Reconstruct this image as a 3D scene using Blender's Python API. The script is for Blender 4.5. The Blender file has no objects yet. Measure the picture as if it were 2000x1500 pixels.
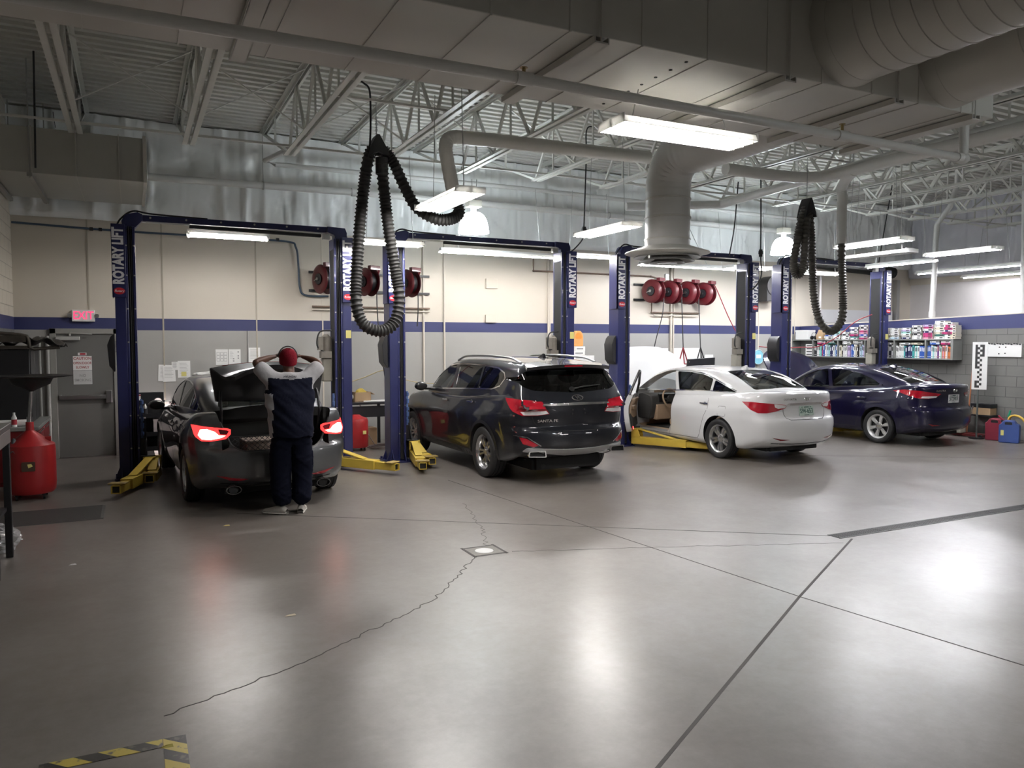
import bpy, bmesh, math, random
from mathutils import Vector, Matrix
from mathutils.bvhtree import BVHTree
from mathutils.geometry import delaunay_2d_cdt

random.seed(7)
SC = bpy.context.scene
COL = SC.collection
PI = math.pi
R = math.radians


# ------------------------------------------------------------------ materials
MATS = {}


def pm(name, rgb, rough=0.5, metal=0.0, coat=0.0, emit=0.0, emit_rgb=None, noise=0.08, nscale=9.0, bump=0.0, bscale=60.0, spec=0.5):
    """Principled material whose colour and roughness carry a little procedural noise."""
    if name in MATS:
        return MATS[name]
    m = bpy.data.materials.new(name)
    m.use_nodes = True
    nt = m.node_tree
    b = nt.nodes['Principled BSDF']
    b.inputs['Roughness'].default_value = rough
    b.inputs['Metallic'].default_value = metal
    b.inputs['Coat Weight'].default_value = coat
    b.inputs['Coat Roughness'].default_value = 0.04
    b.inputs['Specular IOR Level'].default_value = spec
    tc = nt.nodes.new('ShaderNodeTexCoord')
    n = nt.nodes.new('ShaderNodeTexNoise')
    n.inputs['Scale'].default_value = nscale
    n.inputs['Detail'].default_value = 4
    nt.links.new(tc.outputs['Object'], n.inputs['Vector'])
    mx = nt.nodes.new('ShaderNodeMix')
    mx.data_type = 'RGBA'
    mx.inputs[6].default_value = (*[c * (1 - noise) for c in rgb], 1)
    mx.inputs[7].default_value = (*[min(1, c * (1 + noise)) for c in rgb], 1)
    nt.links.new(n.outputs['Fac'], mx.inputs[0])
    nt.links.new(mx.outputs[2], b.inputs['Base Color'])
    if emit:
        b.inputs['Emission Color'].default_value = (*(emit_rgb or rgb), 1)
        b.inputs['Emission Strength'].default_value = emit
    if bump:
        n2 = nt.nodes.new('ShaderNodeTexNoise')
        n2.inputs['Scale'].default_value = bscale
        n2.inputs['Detail'].default_value = 6
        nt.links.new(tc.outputs['Object'], n2.inputs['Vector'])
        bp = nt.nodes.new('ShaderNodeBump')
        bp.inputs['Strength'].default_value = bump
        bp.inputs['Distance'].default_value = 0.02
        nt.links.new(n2.outputs['Fac'], bp.inputs['Height'])
        nt.links.new(bp.outputs['Normal'], b.inputs['Normal'])
    MATS[name] = m
    return m


def glass(name, tint, gloss=0.02, ior=1.5):
    """Thin tinted pane: clear transmission with a Fresnel reflection on top."""
    if name in MATS:
        return MATS[name]
    m = bpy.data.materials.new(name)
    m.use_nodes = True
    nt = m.node_tree
    nt.nodes.clear()
    out = nt.nodes.new('ShaderNodeOutputMaterial')
    tr = nt.nodes.new('ShaderNodeBsdfTransparent')
    tr.inputs[0].default_value = (*tint, 1)
    gl = nt.nodes.new('ShaderNodeBsdfGlossy')
    gl.inputs['Roughness'].default_value = gloss
    gl.inputs[0].default_value = (1, 1, 1, 1)
    fr = nt.nodes.new('ShaderNodeFresnel')
    fr.inputs[0].default_value = ior
    mx = nt.nodes.new('ShaderNodeMixShader')
    nt.links.new(fr.outputs[0], mx.inputs[0])
    nt.links.new(tr.outputs[0], mx.inputs[1])
    nt.links.new(gl.outputs[0], mx.inputs[2])
    nt.links.new(mx.outputs[0], out.inputs[0])
    MATS[name] = m
    return m


# ------------------------------------------------------------------ mesh builder
def frame(d, up=Vector((0, 0, 1))):
    d = Vector(d).normalized()
    if abs(d.dot(up)) > 0.98:
        up = Vector((0, 1, 0))
    x = up.cross(d).normalized()
    y = d.cross(x)
    return x, y, d


class MB:
    def __init__(self):
        self.v, self.f, self.mi = [], [], []

    def add(self, vs, fs, mi=0, M=None):
        o = len(self.v)
        for p in vs:
            p = Vector(p)
            self.v.append(M @ p if M is not None else p)
        for f in fs:
            self.f.append([i + o for i in f])
            self.mi.append(mi)
        return self

    def box(self, c, s, mi=0, rz=0.0, M=None, rx=0.0, ry=0.0):
        hx, hy, hz = s[0] / 2, s[1] / 2, s[2] / 2
        vs = [Vector((x, y, z)) for x in (-hx, hx) for y in (-hy, hy) for z in (-hz, hz)]
        T = Matrix.Translation(c)
        if rz or rx or ry:
            T = T @ Matrix.Rotation(rz, 4, 'Z') @ Matrix.Rotation(ry, 4, 'Y') @ Matrix.Rotation(rx, 4, 'X')
        if M is not None:
            T = M @ T
        fs = [(0, 1, 3, 2), (4, 6, 7, 5), (0, 4, 5, 1), (2, 3, 7, 6), (0, 2, 6, 4), (1, 5, 7, 3)]
        return self.add(vs, fs, mi, T)

    def bx(self, x0, x1, y0, y1, z0, z1, mi=0, M=None):
        return self.box(((x0 + x1) / 2, (y0 + y1) / 2, (z0 + z1) / 2), (abs(x1 - x0), abs(y1 - y0), abs(z1 - z0)), mi, M=M)

    def bar(self, p0, p1, w, h, mi=0, M=None, up=Vector((0, 0, 1))):
        p0, p1 = Vector(p0), Vector(p1)
        x, y, d = frame(p1 - p0, up)
        vs = [p + x * sx * w / 2 + y * sy * h / 2 for p in (p0, p1) for sx, sy in ((-1, -1), (1, -1), (1, 1), (-1, 1))]
        fs = [(3, 2, 1, 0), (4, 5, 6, 7)] + [(i, (i + 1) % 4, (i + 1) % 4 + 4, i + 4) for i in range(4)]
        return self.add(vs, fs, mi, M)

    def cyl(self, p0, p1, r, r1=None, seg=16, mi=0, M=None, cap=True):
        p0, p1 = Vector(p0), Vector(p1)
        if r1 is None:
            r1 = r
        x, y, d = frame(p1 - p0)
        vs = []
        for p, q in ((p0, r), (p1, r1)):
            for i in range(seg):
                a = 2 * PI * i / seg
                vs.append(p + x * math.cos(a) * q + y * math.sin(a) * q)
        fs = [(i, (i + 1) % seg, (i + 1) % seg + seg, i + seg) for i in range(seg)]
        if cap:
            fs += [tuple(range(seg - 1, -1, -1)), tuple(range(seg, 2 * seg))]
        return self.add(vs, fs, mi, M)

    def tube(self, pts, r, seg=8, mi=0, M=None, cap=True, closed=False):
        pts = [Vector(p) for p in pts]
        n = len(pts)
        vs = []
        px = None
        for i, p in enumerate(pts):
            a = pts[i - 1] if (i > 0 or closed) else p
            b = pts[(i + 1) % n] if (i < n - 1 or closed) else p
            d = (b - a).normalized()
            if px is None:
                px, py, _ = frame(d)
            else:
                px = (px - d * px.dot(d)).normalized()
                py = d.cross(px)
            q = r(i, n) if callable(r) else r
            for k in range(seg):
                t = 2 * PI * k / seg
                vs.append(p + px * math.cos(t) * q + py * math.sin(t) * q)
        fs = []
        for i in range(n if closed else n - 1):
            j = (i + 1) % n
            for k in range(seg):
                l = (k + 1) % seg
                fs.append((i * seg + k, i * seg + l, j * seg + l, j * seg + k))
        if cap and not closed:
            fs += [tuple(range(seg - 1, -1, -1)), tuple(range((n - 1) * seg, n * seg))]
        return self.add(vs, fs, mi, M)

    def lathe(self, prof, seg=24, mi=0, M=None, arc=2 * PI):
        vs, fs = [], []
        n = len(prof)
        full = abs(arc - 2 * PI) < 1e-6
        m = seg if full else seg + 1
        for i in range(m):
            a = arc * i / seg
            for r, z in prof:
                vs.append((r * math.cos(a), r * math.sin(a), z))
        for i in range(seg):
            j = (i + 1) % m
            for k in range(n - 1):
                fs.append((i * n + k, j * n + k, j * n + k + 1, i * n + k + 1))
        return self.add(vs, fs, mi, M)

    def prism(self, poly, d0, d1, mi=0, M=None, axis='z'):
        n = len(poly)
        mp = {'z': lambda a, b, d: (a, b, d), 'y': lambda a, b, d: (a, d, b), 'x': lambda a, b, d: (d, a, b)}[axis]
        vs = [mp(a, b, d0) for a, b in poly] + [mp(a, b, d1) for a, b in poly]
        fs = [tuple(range(n - 1, -1, -1)), tuple(range(n, 2 * n))] + [(i, (i + 1) % n, (i + 1) % n + n, i + n) for i in range(n)]
        return self.add(vs, fs, mi, M)

    def grid(self, fn, nu, nv, mi=0, M=None):
        vs = [fn(i / nu, j / nv) for i in range(nu + 1) for j in range(nv + 1)]
        w = nv + 1
        fs = [(i * w + j, (i + 1) * w + j, (i + 1) * w + j + 1, i * w + j + 1) for i in range(nu) for j in range(nv)]
        return self.add(vs, fs, mi, M)

    def ball(self, c, r, su=14, sv=8, mi=0, M=None, s=(1, 1, 1)):
        c = Vector(c)
        T = Matrix.Translation(c) @ Matrix.Diagonal((*s, 1))
        if M is not None:
            T = M @ T
        prof = [(r * math.sin(PI * k / sv), -r * math.cos(PI * k / sv)) for k in range(sv + 1)]
        prof[0] = (1e-4, -r)
        prof[-1] = (1e-4, r)
        return self.lathe(prof, su, mi, T)

    def text(self, s, size, M, ext=0.002, mi=0, bold=0.0, sx=1.0, shear=0.0, align='CENTER'):
        cu = bpy.data.curves.new('t', 'FONT')
        cu.body = s
        cu.size = size
        cu.extrude = ext
        cu.offset = bold
        cu.shear = shear
        cu.align_x = align
        cu.align_y = 'CENTER'
        cu.resolution_u = 3
        o = bpy.data.objects.new('t', cu)
        COL.objects.link(o)
        me = bpy.data.meshes.new_from_object(o.evaluated_get(bpy.context.evaluated_depsgraph_get()))
        T = M @ Matrix.Diagonal((sx, 1, 1, 1))
        self.add([v.co.copy() for v in me.vertices], [tuple(p.vertices) for p in me.polygons], mi, T)
        bpy.data.objects.remove(o)
        bpy.data.curves.remove(cu)
        bpy.data.meshes.remove(me)
        return self

    def mesh(self, name):
        me = bpy.data.meshes.new(name)
        me.from_pydata([tuple(p) for p in self.v], [], self.f)
        me.polygons.foreach_set('material_index', self.mi)
        me.update()
        return me

    def build(self, name, mats, parent=None, smooth=None, bevel=0.0, recalc=True, M=None, seg=2, solid=0.0, subsurf=0):
        me = self.mesh(name)
        if M is not None:
            me.transform(M)
        return mkobj(name, me, mats, parent, smooth, bevel, recalc, seg, solid, subsurf)


def mkobj(name, me, mats, parent=None, smooth=None, bevel=0.0, recalc=True, seg=2, solid=0.0, subsurf=0):
    if recalc:
        bm = bmesh.new()
        bm.from_mesh(me)
        bmesh.ops.recalc_face_normals(bm, faces=bm.faces)
        bm.to_mesh(me)
        bm.free()
    if not isinstance(mats, (list, tuple)):
        mats = [mats]
    for m in mats:
        me.materials.append(m)
    if smooth is not None:
        me.polygons.foreach_set('use_smooth', [True] * len(me.polygons))
        if smooth < 180:
            me.set_sharp_from_angle(angle=R(smooth))
    o = bpy.data.objects.new(name, me)
    COL.objects.link(o)
    if parent is not None:
        o.parent = parent
    if solid:
        md = o.modifiers.new('solid', 'SOLIDIFY')
        md.thickness = solid
        md.offset = 0
    if subsurf:
        md = o.modifiers.new('subdivision', 'SUBSURF')
        md.levels = md.render_levels = subsurf
    if bevel:
        md = o.modifiers.new('bevel', 'BEVEL')
        md.width = bevel
        md.segments = seg
        md.limit_method = 'ANGLE'
        md.angle_limit = R(40)
        me.polygons.foreach_set('use_smooth', [True] * len(me.polygons))
        me.set_sharp_from_angle(angle=R(35))
        md.harden_normals = False
    return o


def tag(o, label, cat, group=None, kind=None):
    o['label'] = label
    o['category'] = cat
    if group:
        o['group'] = group
    if kind:
        o['kind'] = kind
    return o


def thing(name, label, cat, loc=(0, 0, 0), rz=0.0, group=None):
    o = bpy.data.objects.new(name, None)
    o.empty_display_size = 0.2
    COL.objects.link(o)
    o.location = loc
    o.rotation_euler = (0, 0, rz)
    return tag(o, label, cat, group)


def struct(o, label=None):
    o['kind'] = 'structure'
    if label:
        o['label'] = label
        o['category'] = 'room'
    return o


def dup(root, loc=None, rz=None, label=None, group=None):
    """Copy a thing with copies of its parts and sub-parts (mesh data shared)."""
    r = root.copy()
    COL.objects.link(r)
    if loc is not None:
        r.location = loc
    if rz is not None:
        r.rotation_euler = (0, 0, rz)
    if label:
        r['label'] = label
    if group:
        r['group'] = group
    for ch in list(root.children):
        c = ch.copy()
        COL.objects.link(c)
        c.parent = r
        for g in list(ch.children):
            d = g.copy()
            COL.objects.link(d)
            d.parent = c
    return r


def lerp(a, b, t):
    return a + (b - a) * t


def table(tab, x, smooth=True):
    """Piecewise interpolation of [(x, y)...] (monotone cubic when smooth)."""
    if x <= tab[0][0]:
        return tab[0][1]
    if x >= tab[-1][0]:
        return tab[-1][1]
    for i in range(len(tab) - 1):
        x0, y0 = tab[i]
        x1, y1 = tab[i + 1]
        if x <= x1:
            t = (x - x0) / (x1 - x0)
            if not smooth:
                return lerp(y0, y1, t)
            s = (y1 - y0) / (x1 - x0)

            def sl(j):
                if j <= 0 or j >= len(tab) - 1:
                    k = min(max(j, 0), len(tab) - 2) if j > 0 else 0
                    return (tab[k + 1][1] - tab[k][1]) / (tab[k + 1][0] - tab[k][0])
                a = (tab[j][1] - tab[j - 1][1]) / (tab[j][0] - tab[j - 1][0])
                b = (tab[j + 1][1] - tab[j][1]) / (tab[j + 1][0] - tab[j][0])
                return 0 if a * b <= 0 else 2 * a * b / (a + b)
            m0, m1, h = sl(i), sl(i + 1), x1 - x0
            t2, t3 = t * t, t * t * t
            return (2 * t3 - 3 * t2 + 1) * y0 + (t3 - 2 * t2 + t) * h * m0 + (-2 * t3 + 3 * t2) * y1 + (t3 - t2) * h * m1


def catmull(pts, n=8):
    P = [Vector(p) for p in pts]
    P = [P[0] * 2 - P[1]] + P + [P[-1] * 2 - P[-2]]
    out = []
    for i in range(1, len(P) - 2):
        for k in range(n):
            t = k / n
            a, b, c, d = P[i - 1], P[i], P[i + 1], P[i + 2]
            out.append(0.5 * ((2 * b) + (c - a) * t + (2 * a - 5 * b + 4 * c - d) * t * t + (3 * b - a - 3 * c + d) * t ** 3))
    out.append(P[-2])
    return out


def place(x, y, z, rz=0.0, rx=0.0, ry=0.0):
    return Matrix.Translation((x, y, z)) @ Matrix.Rotation(rz, 4, 'Z') @ Matrix.Rotation(ry, 4, 'Y') @ Matrix.Rotation(rx, 4, 'X')


FRONT = Matrix.Rotation(PI / 2, 4, 'X')      # text facing -y (towards the camera side of the back wall)
# ------------------------------------------------------------------ camera
cam = bpy.data.cameras.new('camera')
cam.sensor_width = 36
cam.lens = 36 * 1500 / 2000
cam.clip_end = 100
co = bpy.data.objects.new('camera', cam)
COL.objects.link(co)
co.location = (0, 0, 1.9)
co.rotation_euler = (PI / 2 - 0.0545, 0, -R(26.3))
SC.camera = co
SC.view_settings.view_transform = 'Standard'
SC.view_settings.look = 'None'
SC.view_settings.gamma = 1
SC.view_settings.exposure = 0.92

w = bpy.data.worlds.new('world')
SC.world = w
w.use_nodes = True
w.node_tree.nodes['Background'].inputs[0].default_value = (0.8, 0.85, 1.0, 1)
w.node_tree.nodes['Background'].inputs[1].default_value = 0.05

# ------------------------------------------------------------------ shell sizes
XL, XP, XR = -1.67, 15.4, 19.6        # left wall, low block wall, far right wall
YB, YF = 14.45, -5.0                  # back wall, wall behind the camera
ZI, ZD = 3.9, 5.6                     # bottom of the insulation, roof deck
S0, S1 = 2.1, 2.3                     # blue stripe


def floor_mat():
    m = bpy.data.materials.new('polished_concrete')
    m.use_nodes = True
    nt = m.node_tree
    b = nt.nodes['Principled BSDF']
    tc = nt.nodes.new('ShaderNodeTexCoord')

    def noise(scale, detail, rough=0.6, dist=0.0):
        n = nt.nodes.new('ShaderNodeTexNoise')
        n.inputs['Scale'].default_value = scale
        n.inputs['Detail'].default_value = detail
        n.inputs['Roughness'].default_value = rough
        n.inputs['Distortion'].default_value = dist
        nt.links.new(tc.outputs['Object'], n.inputs['Vector'])
        return n

    def ramp(src, stops):
        r = nt.nodes.new('ShaderNodeValToRGB')
        e = r.color_ramp.elements
        e[0].position, e[0].color = stops[0][0], (*stops[0][1], 1)
        e[1].position, e[1].color = stops[1][0], (*stops[1][1], 1)
        for p, c in stops[2:]:
            k = e.new(p)
            k.color = (*c, 1)
        nt.links.new(src.outputs['Fac'], r.inputs[0])
        return r
    a = ramp(noise(0.5, 8, 0.6, 0.2), [(0.3, (0.150, 0.135, 0.121)), (0.7, (0.215, 0.201, 0.186))])
    c = ramp(noise(11.0, 10, 0.75, 0.2), [(0.30, (0.80, 0.785, 0.77)), (0.68, (1, 1, 1))])
    d = ramp(noise(2.0, 9, 0.7, 0.5), [(0.42, (1, 1, 1)), (0.78, (0.80, 0.765, 0.73))])
    m1 = nt.nodes.new('ShaderNodeMix')
    m1.data_type = 'RGBA'
    m1.blend_type = 'MULTIPLY'
    m1.inputs[0].default_value = 1
    nt.links.new(a.outputs[0], m1.inputs[6])
    nt.links.new(c.outputs[0], m1.inputs[7])
    m2 = nt.nodes.new('ShaderNodeMix')
    m2.data_type = 'RGBA'
    m2.blend_type = 'MULTIPLY'
    m2.inputs[0].default_value = 1
    nt.links.new(m1.outputs[2], m2.inputs[6])
    nt.links.new(d.outputs[0], m2.inputs[7])
    nt.links.new(m2.outputs[2], b.inputs['Base Color'])
    r = nt.nodes.new('ShaderNodeMapRange')
    r.inputs[1].default_value = 0.3
    r.inputs[2].default_value = 0.75
    r.inputs[3].default_value = 0.285
    r.inputs[4].default_value = 0.37
    nt.links.new(noise(0.9, 2, 0.5, 0.0).outputs['Fac'], r.inputs[0])
    nt.links.new(r.outputs[0], b.inputs['Roughness'])
    b.inputs['Specular IOR Level'].default_value = 0.6
    bp = nt.nodes.new('ShaderNodeBump')
    bp.inputs['Strength'].default_value = 0.08
    bp.inputs['Distance'].default_value = 0.003
    nt.links.new(noise(26, 4, 0.6).outputs['Fac'], bp.inputs['Height'])
    nt.links.new(bp.outputs['Normal'], b.inputs['Normal'])
    return m


M_FLOOR = floor_mat()
M_CREAM = pm('cream_wall_paint', (0.58, 0.53, 0.45), 0.55, noise=0.03, nscale=1.5, bump=0.05)
M_STRIPE = pm('blue_stripe_paint', (0.030, 0.036, 0.115), 0.5, noise=0.06, nscale=3)
M_GREY = pm('grey_wall_paint', (0.34, 0.335, 0.315), 0.5, noise=0.04, nscale=2, bump=0.04)
M_SEAM = pm('seam_shadow_line', (0.40, 0.36, 0.29), 0.6)  # panel seams; their shadow line is put into the colour
M_OFFW = pm('white_painted_steel', (0.62, 0.62, 0.58), 0.42, noise=0.05)
M_DUCT = pm('painted_duct_metal', (0.54, 0.53, 0.49), 0.38, noise=0.05, nscale=2)
M_GALV = pm('galvanised_steel', (0.42, 0.42, 0.41), 0.35, metal=0.85, noise=0.12, nscale=4)
M_DARK = pm('dark_gap', (0.012, 0.012, 0.012), 0.8)
M_BLACK = pm('black_rubber', (0.012, 0.012, 0.013), 0.5)
M_BLACKM = pm('black_metal', (0.015, 0.015, 0.017), 0.35)
M_WHITE = pm('white_paper', (0.78, 0.78, 0.76), 0.7, noise=0.02)
M_RED = pm('red_plastic', (0.33, 0.015, 0.018), 0.4)
M_CHROME = pm('chrome', (0.75, 0.75, 0.76), 0.12, metal=1.0, noise=0.02)
M_STEEL = pm('brushed_steel', (0.45, 0.45, 0.45), 0.3, metal=1.0, noise=0.1)


def wall_piece(name, fn_boxes, mats, bevel=0):
    mb = MB()
    fn_boxes(mb)
    return struct(mb.build(name, mats, bevel=bevel))


# floor slab with saw cut joints as real slots is one mesh; the joints are thin dark grooves laid flush
mb = MB()
mb.bx(XL - 0.3, XR + 0.3, YF, YB + 0.3, -0.2, 0.0)
struct(mb.build('floor', M_FLOOR))


def groove(name, pts, wd, mat, z=0.0012):
    mb = MB()
    P = [Vector((*p, 0)) for p in pts]
    for i in range(len(P) - 1):
        d = (P[i + 1] - P[i]).normalized()
        n = Vector((-d.y, d.x, 0)) * wd / 2
        vs = [P[i] - n, P[i + 1] - n, P[i + 1] + n, P[i] + n]
        mb.add([(v.x, v.y, z) for v in vs] + [(v.x, v.y, -0.004) for v in vs], [(0, 1, 2, 3), (7, 6, 5, 4), (0, 4, 5, 1), (1, 5, 6, 2), (2, 6, 7, 3), (3, 7, 4, 0)])
    return struct(mb.build(name, mat))


M_JOINT = pm('joint_filler', (0.035, 0.03, 0.027), 0.7)
groove('trim_1', [(1.0, 8.92), (2.15, 8.1), (6.17, 5.24)], 0.012, M_JOINT)
groove('trim_2', [(3.86, 9.8), (4.43, 4.11), (4.66, 2.63), (4.9, 0.0)], 0.011, M_JOINT)
groove('trim_3', [(6.2, 5.12), (4.43, 4.11), (2.06, 2.7), (-1.0, 0.85)], 0.020, M_JOINT)
groove('trim_4', [(9.8, 9.5), (15.2, 6.1)], 0.010, M_JOINT)
rnd = random.Random(3)


def crack(a, b, n, j):
    a, b = Vector(a), Vector(b)
    d = b - a
    nrm = Vector((-d.y, d.x)).normalized()
    return [tuple(a + d * (i / n) + nrm * (rnd.uniform(-j, j) if 0 < i < n else 0)) for i in range(n + 1)]


CR = crack((2.72, 6.2), (1.95, 5.25), 24, 0.025) + crack((1.95, 5.25), (0.95, 4.6), 26, 0.02)[1:] + crack((0.95, 4.6), (0.1, 4.2), 20, 0.016)[1:]
groove('trim_5', CR, 0.0075, M_JOINT)
groove('trim_6', crack((2.93, 6.47), (3.2, 7.2), 14, 0.03) + crack((3.2, 7.2), (3.45, 8.3), 14, 0.03)[1:], 0.004, M_JOINT)
groove('trim_7', crack((3.05, 6.17), (4.6, 5.6), 18, 0.02) + crack((4.6, 5.6), (6.0, 5.05), 16, 0.02)[1:], 0.003, M_JOINT)

# back wall: grey below, blue stripe, cream above, ending beyond the low wall; overhead door at the far right
mb = MB()
mb.bx(XL, XR, YB, YB + 0.2, 0, S0, 2)
mb.bx(XL, XR, YB - 0.001, YB + 0.2, S0, S1, 1)
mb.bx(XL, XR, YB, YB + 0.2, S1, ZD + 0.1, 0)
struct(mb.build('wall_back', [M_CREAM, M_STRIPE, M_GREY]))
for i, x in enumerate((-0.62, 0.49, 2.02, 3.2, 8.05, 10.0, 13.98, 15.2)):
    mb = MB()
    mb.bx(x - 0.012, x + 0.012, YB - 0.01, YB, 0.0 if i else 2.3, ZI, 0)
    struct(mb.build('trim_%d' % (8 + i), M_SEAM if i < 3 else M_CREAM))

mb = MB()
mb.bx(XL - 0.2, XL, YF, YB + 0.2, 0, S0, 2)
mb.bx(XL - 0.2, XL + 0.001, YF, YB + 0.2, S0, S1, 1)
mb.bx(XL - 0.2, XL, YF, YB + 0.2, S1, ZD + 0.1, 0)


def block_mat(name, rgb, bw=0.41, bh=0.205, axis='x'):
    m = pm(name, rgb, 0.45, noise=0.06, nscale=3)
    nt = m.node_tree
    b = nt.nodes['Principled BSDF']
    tc = nt.nodes.new('ShaderNodeTexCoord')
    mp = nt.nodes.new('ShaderNodeMapping')
    mp.inputs['Rotation'].default_value = (0, PI / 2, PI / 2) if axis == 'x' else (PI / 2, 0, 0)
    sep = nt.nodes.new('ShaderNodeSeparateXYZ')
    cmb = nt.nodes.new('ShaderNodeCombineXYZ')
    nt.links.new(tc.outputs['Object'], sep.inputs[0])
    nt.links.new(sep.outputs['Y'], cmb.inputs[0])
    nt.links.new(sep.outputs['Z'], cmb.inputs[1])
    br = nt.nodes.new('ShaderNodeTexBrick')
    br.inputs['Scale'].default_value = 1
    br.inputs['Mortar Size'].default_value = 0.006
    br.inputs['Mortar Smooth'].default_value = 0.3
    br.inputs['Brick Width'].default_value = bw
    br.inputs['Row Height'].default_value = bh
    br.inputs[1].default_value = (1, 1, 1, 1)
    br.inputs[2].default_value = (1, 1, 1, 1)
    br.inputs[3].default_value = (0, 0, 0, 1)
    nt.links.new(cmb.outputs[0], br.inputs[0])
    bp = nt.nodes.new('ShaderNodeBump')
    bp.inputs['Strength'].default_value = 0.9
    bp.inputs['Distance'].default_value = 0.012
    nt.links.new(br.outputs['Color'], bp.inputs['Height'])
    nt.links.new(bp.outputs['Normal'], b.inputs['Normal'])
    old = b.inputs['Base Color'].links[0].from_socket
    mx = nt.nodes.new('ShaderNodeMix')
    mx.data_type = 'RGBA'
    mx.blend_type = 'MULTIPLY'
    mx.inputs[0].default_value = 0.35
    nt.links.new(old, mx.inputs[6])
    nt.links.new(br.outputs['Color'], mx.inputs[7])
    nt.links.new(mx.outputs[2], b.inputs['Base Color'])
    return m


M_BLK = block_mat('grey_painted_block', (0.15, 0.149, 0.138))
M_BLKC = block_mat('cream_painted_block', (0.62, 0.57, 0.48))
struct(mb.build('wall_left', [M_BLKC, M_STRIPE, M_BLK]))

# low block wall on the right with blue top course and ledge (the room carries on above and behind it)
mb = MB()
rise = lambda y: (YB - y) * 0.027
y0, y1 = 2.0, YB


def quadwall(mb, za, zb, x, t, mi):
    vs = []
    for y in (y0, y1):
        for xx in (x, x + t):
            for z in (za, zb):
                zz = z + rise(y) * (min(1.0, max(0.0, (z - 1.9) / 0.4)))
                vs.append((xx, y, zz))
    mb.add(vs, [(0, 1, 3, 2), (4, 6, 7, 5), (0, 4, 5, 1), (2, 3, 7, 6), (0, 2, 6, 4), (1, 5, 7, 3)], mi)


quadwall(mb, 0, S0, XP, 0.2, 1)
quadwall(mb, S0, S1, XP - 0.001, 0.2, 0)
quadwall(mb, S1, S1 + 0.02, XP - 0.012, 0.24, 2)
struct(mb.build('wall_right', [M_STRIPE, M_BLK, M_CREAM]))
mb = MB()
mb.bx(XR, XR + 0.2, YF, YB + 0.2, 0, S1, 1)
mb.bx(XR, XR + 0.2, YF, YB + 0.2, S1, ZD + 0.1, 0)
struct(mb.build('wall_right_far', [pm('pale_far_wall_paint', (0.60, 0.57, 0.56), 0.55, noise=0.03), M_GREY]))
mb = MB()
mb.bx(XL - 0.2, XR + 0.2, YF - 0.2, YF, 0, ZD + 0.1)
struct(mb.build('wall_front', pm('grey_block_behind', (0.22, 0.21, 0.2), 0.7)))


# quilted insulation blankets above the walls: pinched at pins, hanging in folds
def insulation(name, p0, p1, z0, z1, out, seed, mat):
    rn = random.Random(seed)
    p0, p1 = Vector((*p0, 0)), Vector((*p1, 0))
    L = (p1 - p0).length
    d = (p1 - p0) / L
    n = Vector((out[0], out[1], 0))
    folds = [(rn.uniform(0, L), rn.uniform(0.014, 0.04), rn.uniform(0.04, 0.11), rn.uniform(-0.12, 0.12)) for _ in range(int(L * 7))]
    pins = []
    k = 0
    s = 0.35
    while s < L:
        for z in ([z0 + 0.12, z0 + 1.0] if k % 2 == 0 else [z0 + 0.45, z0 + 1.35]):
            pins.append((s + rn.uniform(-0.08, 0.08), z + rn.uniform(-0.05, 0.05)))
        s += 0.55
        k += 1
    nu, nv = int(L * 22), 30

    def bulge(s, z):
        v = 0.10 + 0.03 * math.sin(s * 1.9) + 0.012 * math.sin(z * 5 + s * 3)
        for fs, w, a, sl in folds:
            q = (s - fs - sl * (z - z0)) / w
            if abs(q) < 3:
                v += a * 0.45 * math.exp(-q * q)
        for ps, pz in pins:
            ds, dz = s - ps, z - pz
            r2 = (ds * ds + dz * dz) / 0.0324
            if r2 < 7:
                th = math.atan2(dz, ds)
                v -= (0.075 + 0.035 * math.cos(11 * th) * min(1, r2 * 3)) * math.exp(-r2)
        return max(0.006, v)

    mb = MB()

    def fn(u, vv):
        s, z = u * L, lerp(z0, z1, vv)
        v = bulge(s, z) * min(1, (z - z0) / 0.05 + 0.25)
        p = p0 + d * s + n * v
        return (p.x, p.y, z)
    mb.grid(fn, nu, nv)
    o = struct(mb.build(name, mat, smooth=180, recalc=False))
    return o


M_INS = pm('white_vinyl_insulation', (0.86, 0.88, 0.87), 0.30, noise=0.03, nscale=2, spec=0.6)
insulation('wall_back_upper', (XL, YB), (XR, YB), ZI, ZD - 0.02, (0, -1), 5, M_INS)
insulation('wall_right_upper', (XR, YB), (XR, 5.0), ZI - 0.25, ZD - 0.02, (-1, 0), 9, pm('pale_vinyl_insulation', (0.72, 0.72, 0.77), 0.28, noise=0.03, nscale=2, spec=0.6))
mb = MB()
mb.bx(XR - 0.05, XR, 5, YB, ZI - 0.42, ZI - 0.25)
struct(mb.build('trim_20', M_CREAM))

# corrugated roof deck: ribs run left to right
mb = MB()
prof = []
y = YF
while y < YB + 0.1:
    prof += [(y, ZD), (y + 0.085, ZD), (y + 0.105, ZD + 0.07), (y + 0.18, ZD + 0.07)]
    y += 0.20
n = len(prof)
mb.add([(XL - 0.2, a, b) for a, b in prof] + [(XR + 0.2, a, b) for a, b in prof], [(i, i + 1, n + i + 1, n + i) for i in range(n - 1)])
struct(mb.build('ceiling', pm('white_deck_paint', (0.58, 0.58, 0.54), 0.5, noise=0.06, nscale=1.2), recalc=False))

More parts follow.
